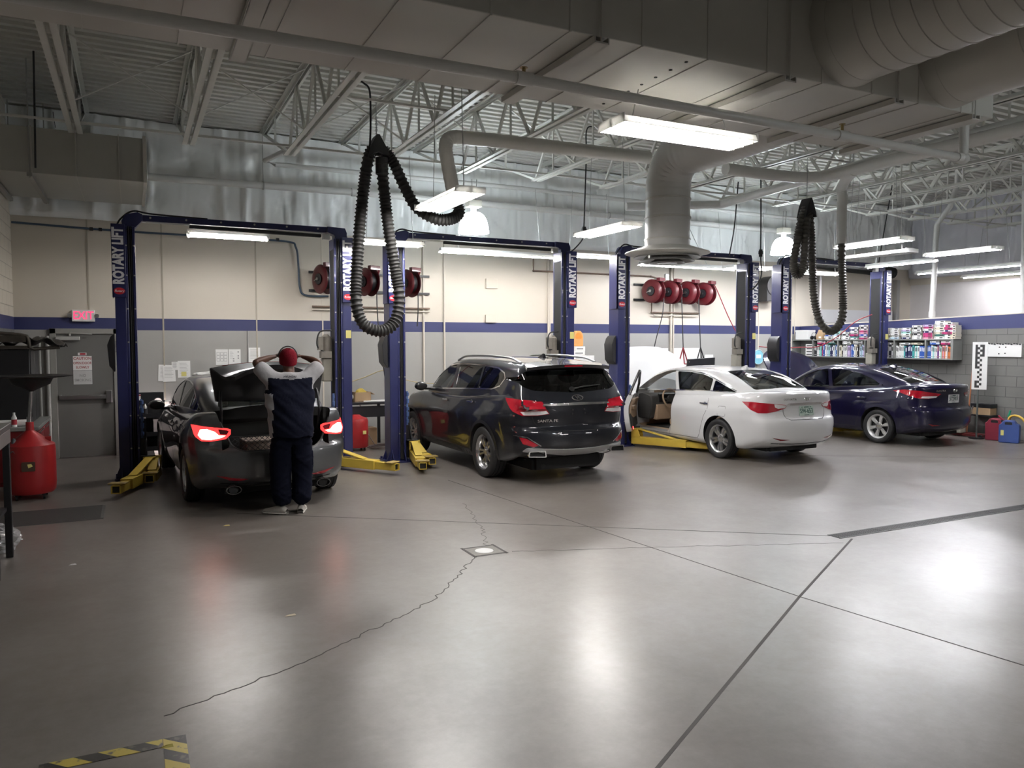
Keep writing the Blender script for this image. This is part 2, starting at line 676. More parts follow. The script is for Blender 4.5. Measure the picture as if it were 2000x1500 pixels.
# door in the back wall
DX0, DX1 = -1.10, -0.28
mb = MB()
mb.bx(DX0, DX1, YB - 0.03, YB, 0.012, 2.03)
d1 = struct(mb.build('door_1', pm('grey_door_paint', (0.15, 0.148, 0.138), 0.32, noise=0.04), bevel=0.004))
mb = MB()
for a, b in ((DX0 - 0.09, DX0), (DX1, DX1 + 0.09)):
    mb.bx(a, b, YB - 0.06, YB, 0, 2.12)
mb.bx(DX0 - 0.09, DX1 + 0.09, YB - 0.06, YB, 2.035, 2.12)
mb.build('frame', pm('grey_frame_paint', (0.26, 0.255, 0.235), 0.4), d1, bevel=0.005)
mb = MB()
mb.bx(DX0 + 0.02, DX1 - 0.02, YB - 0.045, YB - 0.02, 0.0, 0.014)
mb.build('threshold', M_STEEL, d1)
mb = MB()
mb.bx(DX0 + 0.03, DX1 - 0.09, YB - 0.10, YB - 0.055, 0.965, 1.03)
mb.box((DX1 - 0.08, YB - 0.075, 1.0), (0.085, 0.09, 0.2))
mb.bx(DX0 + 0.02, DX0 + 0.06, YB - 0.06, YB - 0.02, 0.96, 1.04)
mb.build('panic_bar', M_STEEL, d1, bevel=0.006)
mb = MB()
mb.bx(DX0 + 0.0, DX0 + 0.34, YB - 0.10, YB - 0.03, 1.93, 1.99)
mb.bar((DX0 + 0.2, YB - 0.09, 2.0), (DX0 + 0.2, YB - 0.09, 2.04), 0.03, 0.03)
mb.bar((DX0 + 0.2, YB - 0.09, 2.045), (DX0 + 0.52, YB - 0.13, 2.03), 0.025, 0.02)
mb.build('door_closer', pm('closer_silver', (0.5, 0.5, 0.47), 0.4, metal=0.3), d1, bevel=0.006)
mb = MB()
mb.bx(DX1 - 0.02, DX1 + 0.05, YB - 0.09, YB - 0.05, 1.75, 1.9)
mb.build('hinge', M_STEEL, d1)

# overhead door in the back wall behind the low wall
mb = MB()
mb.bx(16.0, 18.8, YB - 0.06, YB, 0, 2.75, 0)
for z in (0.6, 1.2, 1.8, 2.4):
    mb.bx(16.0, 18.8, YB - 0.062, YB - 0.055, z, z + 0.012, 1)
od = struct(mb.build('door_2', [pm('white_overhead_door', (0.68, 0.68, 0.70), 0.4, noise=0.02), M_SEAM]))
mb = MB()
mb.bx(18.86, 18.98, YB - 0.14, YB, 0, 3.6)
mb.bx(15.9, 15.98, YB - 0.14, YB, 0, 3.6)
mb.build('track', M_GALV, od)
# ------------------------------------------------------------------ roof joists
ORD = ['first', 'second', 'third', 'fourth', 'fifth', 'sixth', 'seventh', 'eighth', 'ninth', 'tenth', 'eleventh', 'twelfth', 'thirteenth', 'fourteenth', 'fifteenth', 'sixteenth', 'seventeenth', 'eighteenth']
ZJ = 4.70
JX0, JDX, JEND = -0.61, 1.40, 2.4       # first joist, spacing, how far the bottom chord stops short of the wall


def joist_parts(root, ya, yb):
    for s in (-1, 1):
        pass
    mb = MB()
    for s in (-1, 1):
        mb.bx(s * 0.02, s * 0.085, ya, yb - JEND, 0, 0.012)
        mb.bx(s * 0.02, s * 0.028, ya, yb - JEND, 0, 0.06)
    mb.build('bottom_chord', M_OFFW, root)
    mb = MB()
    for s in (-1, 1):
        mb.bx(s * 0.02, s * 0.085, ya, yb, ZD - ZJ - 0.012, ZD - ZJ)
        mb.bx(s * 0.02, s * 0.028, ya, yb, ZD - ZJ - 0.06, ZD - ZJ)
    mb.build('top_chord', M_OFFW, root)
    mb = MB()
    y, h = yb - JEND, ZD - ZJ
    mb.bar((0, yb - JEND - 0.05, 0.02), (0, yb - 0.1, h - 0.04), 0.05, 0.035)
    mb.bar((0, yb - JEND * 0.5, h * 0.5), (0, yb - JEND * 0.5, h - 0.03), 0.03, 0.03)
    while y > ya + 1.3:
        mb.bar((0, y, 0.02), (0, y - 0.62, h - 0.03), 0.036, 0.04)
        mb.bar((0, y - 0.62, h - 0.03), (0, y - 1.24, 0.02), 0.036, 0.04)
        mb.bar((0, y - 0.62, h - 0.03), (0, y - 0.62, 0.02), 0.024, 0.024)
        y -= 1.24
    mb.build('web', M_OFFW, root)


j0 = None
for k in range(15):
    x = JX0 + JDX * k
    lab = 'white steel open-web roof joist, %s from the left wall' % ORD[k]
    if j0 is None:
        j0 = thing('roof_joist', lab, 'joist', (x, 0, ZJ), 0, 'roof joists')
        joist_parts(j0, -4.8, YB - 0.05)
    else:
        dup(j0, (x, 0, ZJ), 0, lab)

# bridging: thin angle runs and crossed braces between joists
mb = MB()
for y, z in ((11.5, 4.725), (8.2, 5.5), (7.4, 4.725)):
    mb.bar((XL + 0.02, y, z), (XR - 0.22, y, z), 0.03, 0.03)
tag(mb.build('joist_bridging', M_OFFW), 'thin white bridging bars running across under the roof joists', 'bridging')
BR = None
for k in range(14):
    for y in ((10.6,) if k != 7 else ()):
        xa = JX0 + JDX * k
        if BR is None:
            mb = MB()
            mb.bar((0.03, 0, 0.04), (1.37, 0, 0.84), 0.035, 0.012)
            mb.bar((0.03, 0.03, 0.84), (1.37, 0.03, 0.04), 0.035, 0.012)
            BR = mb.build('cross_brace', M_OFFW)
            o = BR
        else:
            o = BR.copy()
            COL.objects.link(o)
        o.location = (xa, y, ZJ)
        tag(o, 'white crossed brace between the %s and %s roof joists' % (ORD[k], ORD[k + 1]), 'brace', 'joist cross braces')

# ------------------------------------------------------------------ ducts
# large rectangular duct with two round trunks joining its near side
D0, D1, DZ0, DZ1, DXE = 4.15, 5.43, 3.80, 4.60, 6.62
t = thing('rectangular_duct', 'large painted rectangular air duct crossing the ceiling with two round trunks', 'duct', (0, 0, 0))
mb = MB()
mb.bx(-3.2, DXE, D0, D1, DZ0, DZ1)
mb.build('duct_body', M_DUCT, t, bevel=0.006)
mb = MB()
x = -2.9
while x < DXE - 0.1:
    mb.bx(x - 0.006, x + 0.006, D0 - 0.004, D1 + 0.004, DZ0 - 0.007, DZ1 + 0.004)
    x += 0.535
mb.build('seam', M_DUCT, t)
mb = MB()
for x in (-0.91, 0.67, 2.66, 4.25, 5.40, 6.35):
    mb = MB()
    mb.bx(x - 0.05, x + 0.05, D0 - 0.03, D1 + 0.03, DZ0 - 0.05, DZ0 - 0.04)
    for s in (-1, 1):
        mb.bx(x + s * 0.05 - 0.004, x + s * 0.05 + 0.004, D0 - 0.03, D1 + 0.03, DZ0 - 0.05, DZ0 - 0.008)
    for y in (D0 - 0.02, D1 + 0.02):
        mb.cyl((x, y, DZ0 - 0.05), (x, y, ZD), 0.006, seg=6)
    mb.build('trapeze_hanger', M_DUCT, t)
mb = MB()
for k in range(7):
    mb.cyl((3.42, D0 + 0.10 + 0.17 * k, DZ0 - 0.004), (3.42, D0 + 0.10 + 0.17 * k, DZ0 + 0.01), 0.012, seg=8)
mb.build('bolt_hole', M_DARK, t)


def spiral_duct(mb, pts, r, seg=40, rib=0.006, pitch=0.11):
    P = catmull(pts, 40)
    out, acc = [P[0]], 0
    for a, b in zip(P, P[1:]):
        out.append(b)
    mb.tube(out, r, seg)


for i, (x, yy) in enumerate(((4.86, -1.5), (6.03, -1.5))):
    mb = MB()
    mb.cyl((x, D0 + 0.01, 4.22), (x, yy, 4.22), 0.39, seg=56)
    mb.cyl((x, D0 + 0.01, 4.22), (x, D0 - 0.12, 4.22), 0.412, 0.392, seg=56)
    y = D0 - 0.35 - 0.4 * i
    while y > yy:
        mb.lathe([(0.389, -0.008), (0.396, -0.004), (0.396, 0.004), (0.389, 0.008)], 56, M=Matrix.Translation((x, y, 4.22)) @ Matrix.Rotation(PI / 2, 4, 'X'))
        y -= 0.5 if i else 0.14
    mb.build('round_trunk', pm('painted_spiral_duct', (0.47, 0.46, 0.42), 0.36, noise=0.05, nscale=3), t, smooth=40)

# round branch with elbow and conical ceiling diffuser
t = thing('round_duct', 'white round duct bending down to a wide conical air diffuser', 'duct', (6.37, 8.22, 3.03))
mb = MB()
el = [(0, -2.80, 1.29), (0, -1.2, 1.29), (0, -0.38, 1.29)]
arc = [(0, -0.38 + 0.42 * math.sin(a), 1.29 - 0.42 * (1 - math.cos(a))) for a in [R(15 * k) for k in range(1, 7)]]
path = [Vector(p) for p in el] + [Vector(p) for p in arc] + [Vector((0, 0.04, 0.6)), Vector((0, 0.04, 0.12))]
dense = []
for a, b in zip(path, path[1:]):
    n = max(1, int((b - a).length / 0.025))
    dense += [a.lerp(b, i / n) for i in range(n)]
dense.append(path[-1])
mb.tube(dense, lambda i, n: 0.29 + (0.004 if i % 4 == 0 else 0) + (0.006 if n - i < 6 else 0), seg=48)
mb.build('elbow_duct', pm('white_spiral_duct', (0.56, 0.56, 0.54), 0.35, noise=0.04, nscale=3), t, smooth=60)
mb = MB()
for z in (0.22, 0.5, 0.74):
    mb.lathe([(0.294, -0.012), (0.303, -0.008), (0.303, 0.008), (0.294, 0.012)], 48, M=Matrix.Translation((0, 0.04, z)))
mb.build('joint_band', M_DUCT, t, smooth=40)
mb = MB()
mb.lathe([(0.31, 0.13), (0.33, 0.12), (0.55, 0.05), (0.555, 0.035), (0.40, 0.0), (0.33, 0.11)], 56, M=Matrix.Translation((0, 0.04, 0)))
mb.build('diffuser_rim', M_OFFW, t, smooth=30)
mb = MB()
for r0, r1, z0, z1 in ((0.44, 0.31, -0.015, 0.06), (0.36, 0.22, -0.06, 0.04), (0.24, 0.10, -0.085, 0.0)):
    mb.lathe([(r1, z1), (r0, z0), (r0 - 0.006, z0 - 0.006), (r1 - 0.01, z1 - 0.012)], 48, M=Matrix.Translation((0, 0.04, 0)))
mb.lathe([(0.001, -0.09), (0.13, -0.09), (0.06, -0.03), (0.001, -0.02)], 32, M=Matrix.Translation((0, 0.04, 0)))
mb.build('diffuser_cone', pm('grey_diffuser_cone', (0.30, 0.30, 0.29), 0.3, metal=0.4), t, smooth=30)

# small rectangular duct at the left over the back wall
t = thing('rectangular_duct', 'shorter rectangular duct ending above the exit door at left', 'duct', (0, 0, 0))
mb = MB()
mb.bx(XL + 0.01, 0.25, 12.06, 14.1, 4.14, 4.74)
mb.build('duct_body', pm('dull_duct_metal', (0.46, 0.46, 0.43), 0.3, metal=0.25, noise=0.08, nscale=2), t, bevel=0.006)
mb = MB()
for x in (-1.13, -0.62, -0.10):
    mb.bx(x - 0.005, x + 0.005, 11.995, 14.1, 4.133, 4.746)
mb.bx(0.20, 0.24, 11.985, 14.11, 4.12, 4.76)
mb.build('seam', M_DUCT, t)
mb = MB()
for x in (-1.15, -1.62):
    mb = MB()
    for y in (11.97, 14.12):
        mb.cyl((x, y, 4.06), (x, y, ZD), 0.009, seg=6)
    mb.bx(x - 0.03, x + 0.03, 11.93, 14.16, 4.07, 4.12)
    mb.build('trapeze_hanger', M_GALV, t)
mb = MB()
mb.cyl((-0.83, 11.8, ZJ), (-0.85, 11.8, 4.9), 0.004, seg=6)
mb.build('hanger_wire', M_BLACKM, t)


# ------------------------------------------------------------------ pipes
def pipe(name, pts, r, mat, label, cat='pipe', fit=(), hang=(), group=None):
    mb = MB()
    mb.tube(pts, r, 14)
    for p, d in fit:
        p, d = Vector(p), Vector(d).normalized()
        mb.cyl(p - d * 0.06, p + d * 0.06, r * 1.22, seg=14)
    o = tag(mb.build(name, mat, smooth=40), label, cat, group)
    if hang:
        for (x, y, z) in hang:
            mb = MB()
            mb.cyl((x, y, z + r), (x, y, ZD - 0.02), 0.005, seg=6)
            mb.lathe([(r + 0.004, -0.012), (r + 0.010, -0.012), (r + 0.010, 0.012), (r + 0.004, 0.012)], 14,
                     M=Matrix.Translation((x, y, z)) @ (Matrix.Rotation(PI / 2, 4, 'Y')))
            mb.build('hanger', M_GALV, o)
    return o


M_PIPE = pm('white_painted_pipe', (0.62, 0.62, 0.60), 0.35, noise=0.04)
o = pipe('sprinkler_pipe', [(-1.4, 4.579, 3.602), (2.333, 4.579, 3.628), (5.512, 4.579, 3.602), (6.877, 4.579, 3.585)], 0.036, M_PIPE, 'long white sprinkler pipe running under the large rectangular duct',
         fit=[((2.35, 4.579, 3.628), (1, 0, 0)), ((5.31, 4.579, 3.604), (1, 0, 0)), ((6.85, 4.579, 3.585), (1, 0, 0))])
mb = MB()
mb.cyl((6.886, 4.579, 3.559), (6.886, 4.579, 4.025), 0.042, seg=14)
mb.ball((6.886, 4.579, 3.585), 0.055)
mb.build('riser', M_PIPE, o, smooth=40)
mb = MB()
for x in (2.35, 5.31):
    mb.cyl((x, 4.579, 3.62), (x, 4.579, 3.70), 0.012, seg=8)
    mb.cyl((x, 4.579, 3.695), (x, 4.579, 3.70), 0.026, seg=10)
mb.build('sprinkler_head', pm('brass', (0.4, 0.3, 0.14), 0.3, metal=0.9), o, smooth=40)

pipe('gas_pipe', [(0.27, 13.95, 4.58), (3.8, 13.95, 4.62), (10.2, 13.95, 4.6), (15.0, 13.95, 4.58)], 0.06, M_PIPE, 'white horizontal pipe along the insulation behind the hoses',
     fit=[((3.7, 13.95, 4.62), (1, 0, 0))], hang=[(2.1, 13.95, 4.6), (5.6, 13.95, 4.61), (9.2, 13.95, 4.6)])
pipe('sprinkler_pipe', [(2.45, 13.2, 5.12), (2.1, 13.75, 4.98), (2.3, 13.9, 4.97), (6.9, 13.9, 4.98), (14.8, 13.9, 4.9)], 0.042, M_PIPE, 'thin white pipe just under the joist ends along the back wall')
pipe('air_pipe', [(8.46, 12.24, 4.465), (10.31, 11.70, 4.565), (10.056, 8.64, 4.60), (9.68, 3.6, 4.60)], 0.075, M_PIPE, 'thick white ceiling pipe running towards the camera right of the diffuser',
     fit=[((9.977, 7.56, 4.60), (0.075, 1, 0))], hang=[(10.045, 8.5, 4.60), (9.83, 5.6, 4.60)])

# exhaust extraction pipes
M_EXP = pm('off_white_exhaust_pipe', (0.60, 0.59, 0.56), 0.4, noise=0.05)


def ribbed_pipe(name, pts, r, label):
    P = catmull(pts, 14)
    d = []
    for a, b in zip(P, P[1:]):
        n = max(1, int((b - a).length / 0.03))
        d += [a.lerp(b, i / n) for i in range(n)]
    d.append(P[-1])
    mb = MB()
    mb.tube(d, lambda i, n: r + (0.004 if i % 5 == 0 else 0), 18)
    return tag(mb.build(name, M_EXP, smooth=50), label, 'pipe', 'exhaust extraction pipes')


ribbed_pipe('exhaust_pipe', [(6.556, 8.947, 4.485), (5.952, 8.928, 4.467), (4.557, 8.928, 4.448), (3.813, 8.928, 4.43), (3.571, 8.928, 4.402), (3.506, 8.928, 4.299), (3.525, 8.928, 4.132), (3.581, 8.928, 3.853), (3.627, 8.928, 3.593)], 0.085,
            'white exhaust pipe bending down to the nearer looped black hose')
ribbed_pipe('exhaust_pipe', [(7.92, 8.91, 4.456), (8.874, 8.91, 4.456), (9.45, 8.82, 4.456), (9.675, 8.46, 4.456), (9.648, 7.2, 4.456), (9.585, 3.6, 4.456), (9.54, 1.8, 4.456)], 0.085,
            'white exhaust pipe sweeping beside the thick ceiling pipe at right')
ribbed_pipe('exhaust_pipe', [(9.675, 8.1, 4.438), (9.9, 8.415, 4.42), (10.017, 8.622, 4.312), (10.053, 8.64, 4.15), (10.053, 8.64, 3.79), (10.062, 8.64, 3.448)], 0.075,
            'white drop pipe feeding the farther looped hose at right')

# ------------------------------------------------------------------ exhaust hoses
M_HOSE = pm('black_corrugated_hose', (0.017, 0.017, 0.016), 0.62, noise=0.1)
M_HOSEB = pm('grey_brown_hose', (0.058, 0.054, 0.045), 0.6, noise=0.15, nscale=3)


def hose(name, pts, r, label, mat, pitch=0.012, amp=0.012):
    P = catmull(pts, 16)
    d = []
    for a, b in zip(P, P[1:]):
        n = max(1, int((b - a).length / pitch))
        d += [a.lerp(b, i / n) for i in range(n)]
    d.append(P[-1])
    mb = MB()
    mb.tube(d, lambda i, n: r + (amp if (i // 1) % 3 == 0 else -0.004), 16)
    return tag(mb.build(name, mat, smooth=50), label, 'hose', 'hanging exhaust hoses')


Y = 8.93
h1 = hose('exhaust_hose', [(3.646, Y, 3.63), (3.674, Y - 0.021, 3.5), (3.562, Y - 0.039, 3.416), (3.367, Y - 0.039, 3.397), (3.134, Y, 3.518), (2.976, Y, 3.76), (2.846, Y, 4.02), (2.744, Y, 4.141), (2.632, Y, 4.169), (2.548, Y, 4.085), (2.483, Y, 3.741), (2.427, Y, 3.267), (2.376, Y - 0.039, 2.784), (2.348, Y - 0.095, 2.365), (2.418, Y - 0.132, 2.114), (2.613, Y - 0.142, 2.03), (2.799, Y - 0.114, 2.132), (2.874, Y - 0.076, 2.412), (2.827, Y - 0.049, 2.802), (2.753, Y - 0.049, 3.286), (2.706, Y - 0.049, 3.704), (2.683, Y - 0.049, 4.002)],
          0.064, 'long black ribbed exhaust hose hung in a loop in front of the second lift', M_HOSE)
mb = MB()
mb.prism([(2.51, 4.04), (2.55, 4.19), (2.62, 4.32), (2.65, 4.32), (2.725, 4.19), (2.78, 4.075), (2.70, 4.105), (2.64, 4.12), (2.575, 4.095)], Y - 0.09, Y + 0.09, axis='y')
mb.cyl((2.683, Y - .047, 3.87), (2.683, Y - .047, 4.06), 0.073, seg=16)
mb.build('hose_saddle', M_BLACK, h1, smooth=35)
mb = MB()
mb.cyl((2.635, Y, 4.31), (2.635, Y, ZJ + 0.02), 0.005, seg=6)
for k in range(6):
    mb.lathe([(0.014, -0.004), (0.02, 0), (0.014, 0.004)], 8, M=place(2.635, Y, 4.35 + k * 0.035, rx=PI / 2 * (k % 2)))
mb.build('chain', M_STEEL, h1)
mb = MB()
mb.bx(2.17, 3.61, Y - 0.02, Y + 0.02, ZJ + 0.012, ZJ + 0.04)
mb.build('hanging_strut', M_OFFW, h1)

Y = 8.64
h2 = hose('exhaust_hose', [(10.062, Y, 3.466), (10.08, Y, 3.097), (10.089, Y - 0.027, 2.611), (10.017, Y - 0.072, 2.251), (9.783, Y - 0.09, 2.071), (9.558, Y - 0.072, 2.206), (9.459, Y - 0.027, 2.602), (9.423, Y, 3.223), (9.378, Y, 3.691), (9.297, Y, 3.943), (9.198, Y, 3.79), (9.108, Y, 3.43), (9.045, Y, 3.115), (9.054, Y - 0.027, 2.935), (9.117, Y - 0.072, 2.944), (9.162, Y - 0.09, 3.115), (9.198, Y - 0.072, 3.43), (9.243, Y - 0.045, 3.772)],
          0.055, 'grey brown ribbed exhaust hose hung in loops in front of the rightmost lift', M_HOSEB)
mb = MB()
mb.prism([(9.18, 3.79), (9.225, 3.97), (9.28, 4.087), (9.306, 4.087), (9.37, 3.952), (9.414, 3.808), (9.342, 3.862), (9.297, 3.88), (9.243, 3.844)], Y - 0.09, Y + 0.09, axis='y')
mb.build('hose_saddle', M_BLACK, h2, smooth=35)
mb = MB()
mb.cyl((9.293, Y, 4.08), (9.293, Y, ZJ + 0.02), 0.006, seg=6)
mb.build('chain', M_STEEL, h2)
mb = MB()
mb.bx(9.17, 10.61, Y - 0.02, Y + 0.02, ZJ + 0.012, ZJ + 0.04)
mb.build('hanging_strut', M_OFFW, h2)

# stowed hose and blower on the far back wall
h3 = hose('exhaust_hose', [(14.6, 13.9, 3.75), (15.3, 13.9, 3.86), (16.2, 13.9, 3.82), (17.0, 13.8, 3.78), (17.9, 13.7, 3.7)], 0.13, 'stowed thick black hose lying along the far back wall', M_HOSE)
t = thing('exhaust_blower', 'dark exhaust blower box with round fan on the back wall', 'blower', (14.1, 14.25, 3.15))
mb = MB()
mb.bx(-0.25, 0.2, -0.2, 0.18, -0.25, 0.2)
mb.build('motor_box', M_BLACKM, t, bevel=0.01)
mb = MB()
mb.cyl((-0.02, -0.22, 0.12), (-0.02, 0.1, 0.12), 0.24, seg=24)
mb.build('fan_housing', M_BLACKM, t, smooth=40)

# vent stacks on the low wall
for i, pts in enumerate(([(15.5, 10.9, 2.4), (15.5, 10.85, 4.4), (15.55, 10.6, 4.75), (15.55, 10.45, 5.2), (15.55, 10.45, 5.58)], [(15.5, 9.0, 2.45), (15.5, 9.02, 4.0), (15.5, 9.06, 5.58)])):
    pipe('vent_stack', pts, 0.055 if i == 0 else 0.06, M_PIPE, ['bent white vent stack standing on the low block wall', 'straight white vent stack at the right edge of view'][i], fit=[((pts[0][0], pts[0][1], 2.5), (0, 0, 1))])


# ------------------------------------------------------------------ lights
M_TUBE = pm('lit_fluorescent_tube', (1, 1, 1), 0.5, emit=86, emit_rgb=(1.0, 0.955, 0.93), noise=0)
M_TUBED = pm('lit_fluorescent_tube_cool', (1, 1, 1), 0.5, emit=80, emit_rgb=(0.95, 0.95, 1.0), noise=0)
M_FIX = pm('white_light_fixture', (0.72, 0.72, 0.70), 0.35, noise=0.03)
nt = M_FIX.node_tree                      # thin white reflector: lets a little light out upwards
tl = nt.nodes.new('ShaderNodeBsdfTranslucent')
tl.inputs[0].default_value = (0.9, 0.9, 0.88, 1)
mxf = nt.nodes.new('ShaderNodeMixShader')
mxf.inputs[0].default_value = 0.28
nt.links.new(nt.nodes['Principled BSDF'].outputs[0], mxf.inputs[1])
nt.links.new(tl.outputs[0], mxf.inputs[2])
nt.links.new(mxf.outputs[0], nt.nodes['Material Output'].inputs[0])
M_REF = pm('white_reflector', (0.85, 0.85, 0.84), 0.25, noise=0.02)


def fluor(cx, cy, z, length, along, wd, tubes, label, hang=True, group='suspended fluorescent lights', lit=True, cool=False, runs=1, strip=False):
    t = thing('fluorescent_light', label, 'light', (cx, cy, z), 0 if along == 'x' else PI / 2, group)
    L = length
    mb = MB()
    if strip:
        mb.bx(-L / 2, L / 2, -0.05, 0.05, 0.03, 0.08)
        mb.prism([(-wd / 2, 0.0), (-0.05, 0.04), (0.05, 0.04), (wd / 2, 0.0), (wd / 2, 0.006), (0.05, 0.05), (-0.05, 0.05), (-wd / 2, 0.006)], -L / 2, L / 2, axis='x')
    else:
        pr = [(-wd / 2, 0), (-wd / 2 + 0.02, 0.045), (-0.03, 0.06), (0.03, 0.06), (wd / 2 - 0.02, 0.045), (wd / 2, 0)]
        mb.prism(pr + [(a * 0.97, b - 0.008) for a, b in pr[::-1]], -L / 2, L / 2, axis='x')
        for s in (-1, 1):
            mb.bx(s * L / 2 - 0.006, s * L / 2 + 0.006, -wd / 2, wd / 2, -0.01, 0.055)
        mb.bx(-L / 2, L / 2, -0.022, 0.022, -0.005, 0.05)
    mb.build('housing', M_FIX, t)
    ys = [0] if tubes == 1 else [(k / (tubes - 1) - 0.5) * wd * 0.62 for k in range(tubes)]
    if lit:
        for y in ys:
            for r in range(runs):
                a = -L / 2 + 0.03 + r * (L - 0.03) / runs
                b = a + (L - 0.06) / runs - 0.03
                mb = MB()
                mb.cyl((a, y, 0.008), (b, y, 0.008), 0.021 if tubes > 2 else 0.019, seg=10)
                mb.build('tube', M_TUBED if cool else M_TUBE, t, smooth=40)
    mb = MB()
    for s in (-1, 1):
        for y in ys if len(ys) > 1 else (0,):
            mb.bx(s * (L / 2 - 0.025) - 0.012, s * (L / 2 - 0.025) + 0.012, y - 0.02, y + 0.02, -0.02, 0.05)
    mb.build('lamp_holder', M_FIX, t)
    if hang:
        top = (hang if not isinstance(hang, bool) else ZJ) - z
        for s in (-1, 1):
            x = s * L * 0.36
            mb = MB()
            mb.cyl((x, 0, 0.05), (x * 0.86, 0, top), 0.0045, seg=6)
            mb.build('hanger_wire', M_GALV, t)
    return t


fluor(3.86, 4.86, 3.5, 1.28, 'x', 0.34, 3, 'bright fluorescent light hanging nearest the camera under the rectangular duct', hang=DZ0)
fluor(3.15, 7.96, 3.44, 1.26, 'y', 0.34, 3, 'fluorescent light hanging beside the bend of the nearer exhaust hose')
fluor(6.19, 9.45, 3.5, 1.30, 'y', 0.34, 3, 'fluorescent light hanging left of the conical diffuser')
fluor(10.9, 8.75, 3.5, 1.28, 'y', 0.34, 3, 'fluorescent light hanging beside the grey brown hose', cool=True)
fluor(11.35, 9.0, 3.36, 1.28, 'y', 0.30, 2, 'unlit fluorescent light just right of the lit one by the grey brown hose', lit=False)
fluor(13.35, 8.85, 3.5, 1.28, 'y', 0.34, 3, 'fluorescent light hanging in front of the bent vent stack', cool=True)
fluor(1.33, 12.2, 3.45, 1.15, 'x', 0.22, 2, 'bright fluorescent light under the crossbeam of the leftmost lift', hang=3.6, strip=True)
fluor(5.99, 12.6, 3.46, 2.3, 'x', 0.22, 1, 'long strip light behind the crossbeam of the second lift', runs=2, strip=True)
fluor(10.6, 13.0, 3.47, 2.5, 'x', 0.22, 1, 'long strip light behind the crossbeam of the third lift', runs=2, strip=True, cool=True)
fluor(3.5, 11.2, 3.36, 1.0, 'x', 0.30, 2, 'fluorescent light hanging between the two leftmost lifts')
fluor(7.75, 12.4, 3.5, 1.2, 'x', 0.34, 2, 'fluorescent light hanging between the second and third lifts')
fluor(11.95, 12.65, 3.48, 1.2, 'x', 0.34, 2, 'fluorescent light hanging between the two rightmost lifts', cool=True)
fluor(14.3, 10.8, 3.5, 1.6, 'y', 0.16, 1, 'slim strip light right of the rightmost lift post', cool=True, strip=True)
fluor(14.4, 12.9, 3.48, 1.2, 'x', 0.34, 2, 'fluorescent light glimpsed under the rightmost lift crossbeam', cool=True)
fluor(16.7, 10.9, 3.5, 2.5, 'y', 0.24, 1, 'long strip light beyond the low wall, left of two', cool=True, runs=2, strip=True)
fluor(18.7, 11.1, 3.5, 2.5, 'y', 0.24, 1, 'long strip light beyond the low wall, right of two', cool=True, runs=2, strip=True)

# unseen lights of the same make, added behind the camera to lift the ambient
for i, (x, y) in enumerate(((9.4, -0.6), (12.8, 0.2), (9.0, -3.2))):
    fluor(x, y, 3.6, 1.28, 'x', 0.34, 3, 'unseen fluorescent light added in the bay behind the camera, %s of three' % ORD[i])

M_BELL = pm('lit_acrylic_bell', (0.9, 0.92, 0.94), 0.3, emit=22, emit_rgb=(0.86, 0.95, 1.0), noise=0.02)
M_BULB = pm('lit_bulb', (1, 1, 1), 0.3, emit=500, emit_rgb=(0.85, 0.95, 1.0), noise=0)
b0 = None
for x, lab in ((5.34, 'glowing bell shaped lamp hanging over the second lift'), (12.57, 'glowing bell shaped lamp hanging over the rightmost lift'), (7.4, 'unseen bell shaped lamp added behind the camera')):  # last one is unseen, added to brighten the near side of the duct
    if b0 is None:
        b0 = thing('bell_lamp', lab, 'lamp', (x, 12.3, 3.78), 0, 'hanging bell lamps')
        mb = MB()
        pr = [(0.045, 0.36), (0.12, 0.345), (0.18, 0.30), (0.225, 0.22), (0.25, 0.12), (0.262, 0.03), (0.266, 0.02), (0.266, 0.0)]
        mb.lathe(pr + [(r - 0.006, z) for r, z in pr[::-1]], 40)
        mb.build('shade', M_BELL, b0, smooth=60)
        mb = MB()
        mb.lathe([(0.001, 0.0), (0.12, 0.002), (0.255, 0.012), (0.255, 0.02), (0.001, 0.012)], 32)
        mb.build('lens', M_BELL, b0, smooth=60)
        mb = MB()
        mb.ball((0, 0, 0.18), 0.07, s=(1, 1, 1.5))
        mb.build('bulb', M_BULB, b0, smooth=180)
        mb = MB()
        mb.bx(-0.12, 0.12, -0.09, 0.09, 0.44, 0.56)
        mb.cyl((0, 0, 0.35), (0, 0, 0.45), 0.05, seg=14)
        mb.build('ballast', pm('ivory_ballast', (0.55, 0.53, 0.46), 0.45), b0, bevel=0.008)
        mb = MB()
        mb.cyl((-0.03, 0, 0.56), (-0.03, 0, ZJ - 3.78), 0.006, seg=6)
        mb.cyl((0.04, 0, 0.56), (0.06, 0, ZJ - 3.78), 0.008, seg=6)
        mb.build('hanger_wire', M_GALV, b0)
    else:
        dup(b0, (x, 12.3 if x != 7.4 else 0.4, 3.78), 0, lab)


# ------------------------------------------------------------------ hanging cords
def cord(pts, r, label, mat=None, name='power_cord', group='hanging black cords', plug=None):
    mb = MB()
    mb.tube(catmull(pts, 8), r, 8)
    o = tag(mb.build(name, mat or M_BLACK, smooth=60), label, 'cord', group)
    if plug:
        mb = MB()
        mb.cyl(plug, (plug[0], plug[1], plug[2] - 0.14), 0.035, seg=12)
        mb.cyl((plug[0], plug[1], plug[2] - 0.03), (plug[0], plug[1], plug[2] - 0.09), 0.045, seg=12)
        mb.build('plug', M_BLACK, o, smooth=40)
    return o


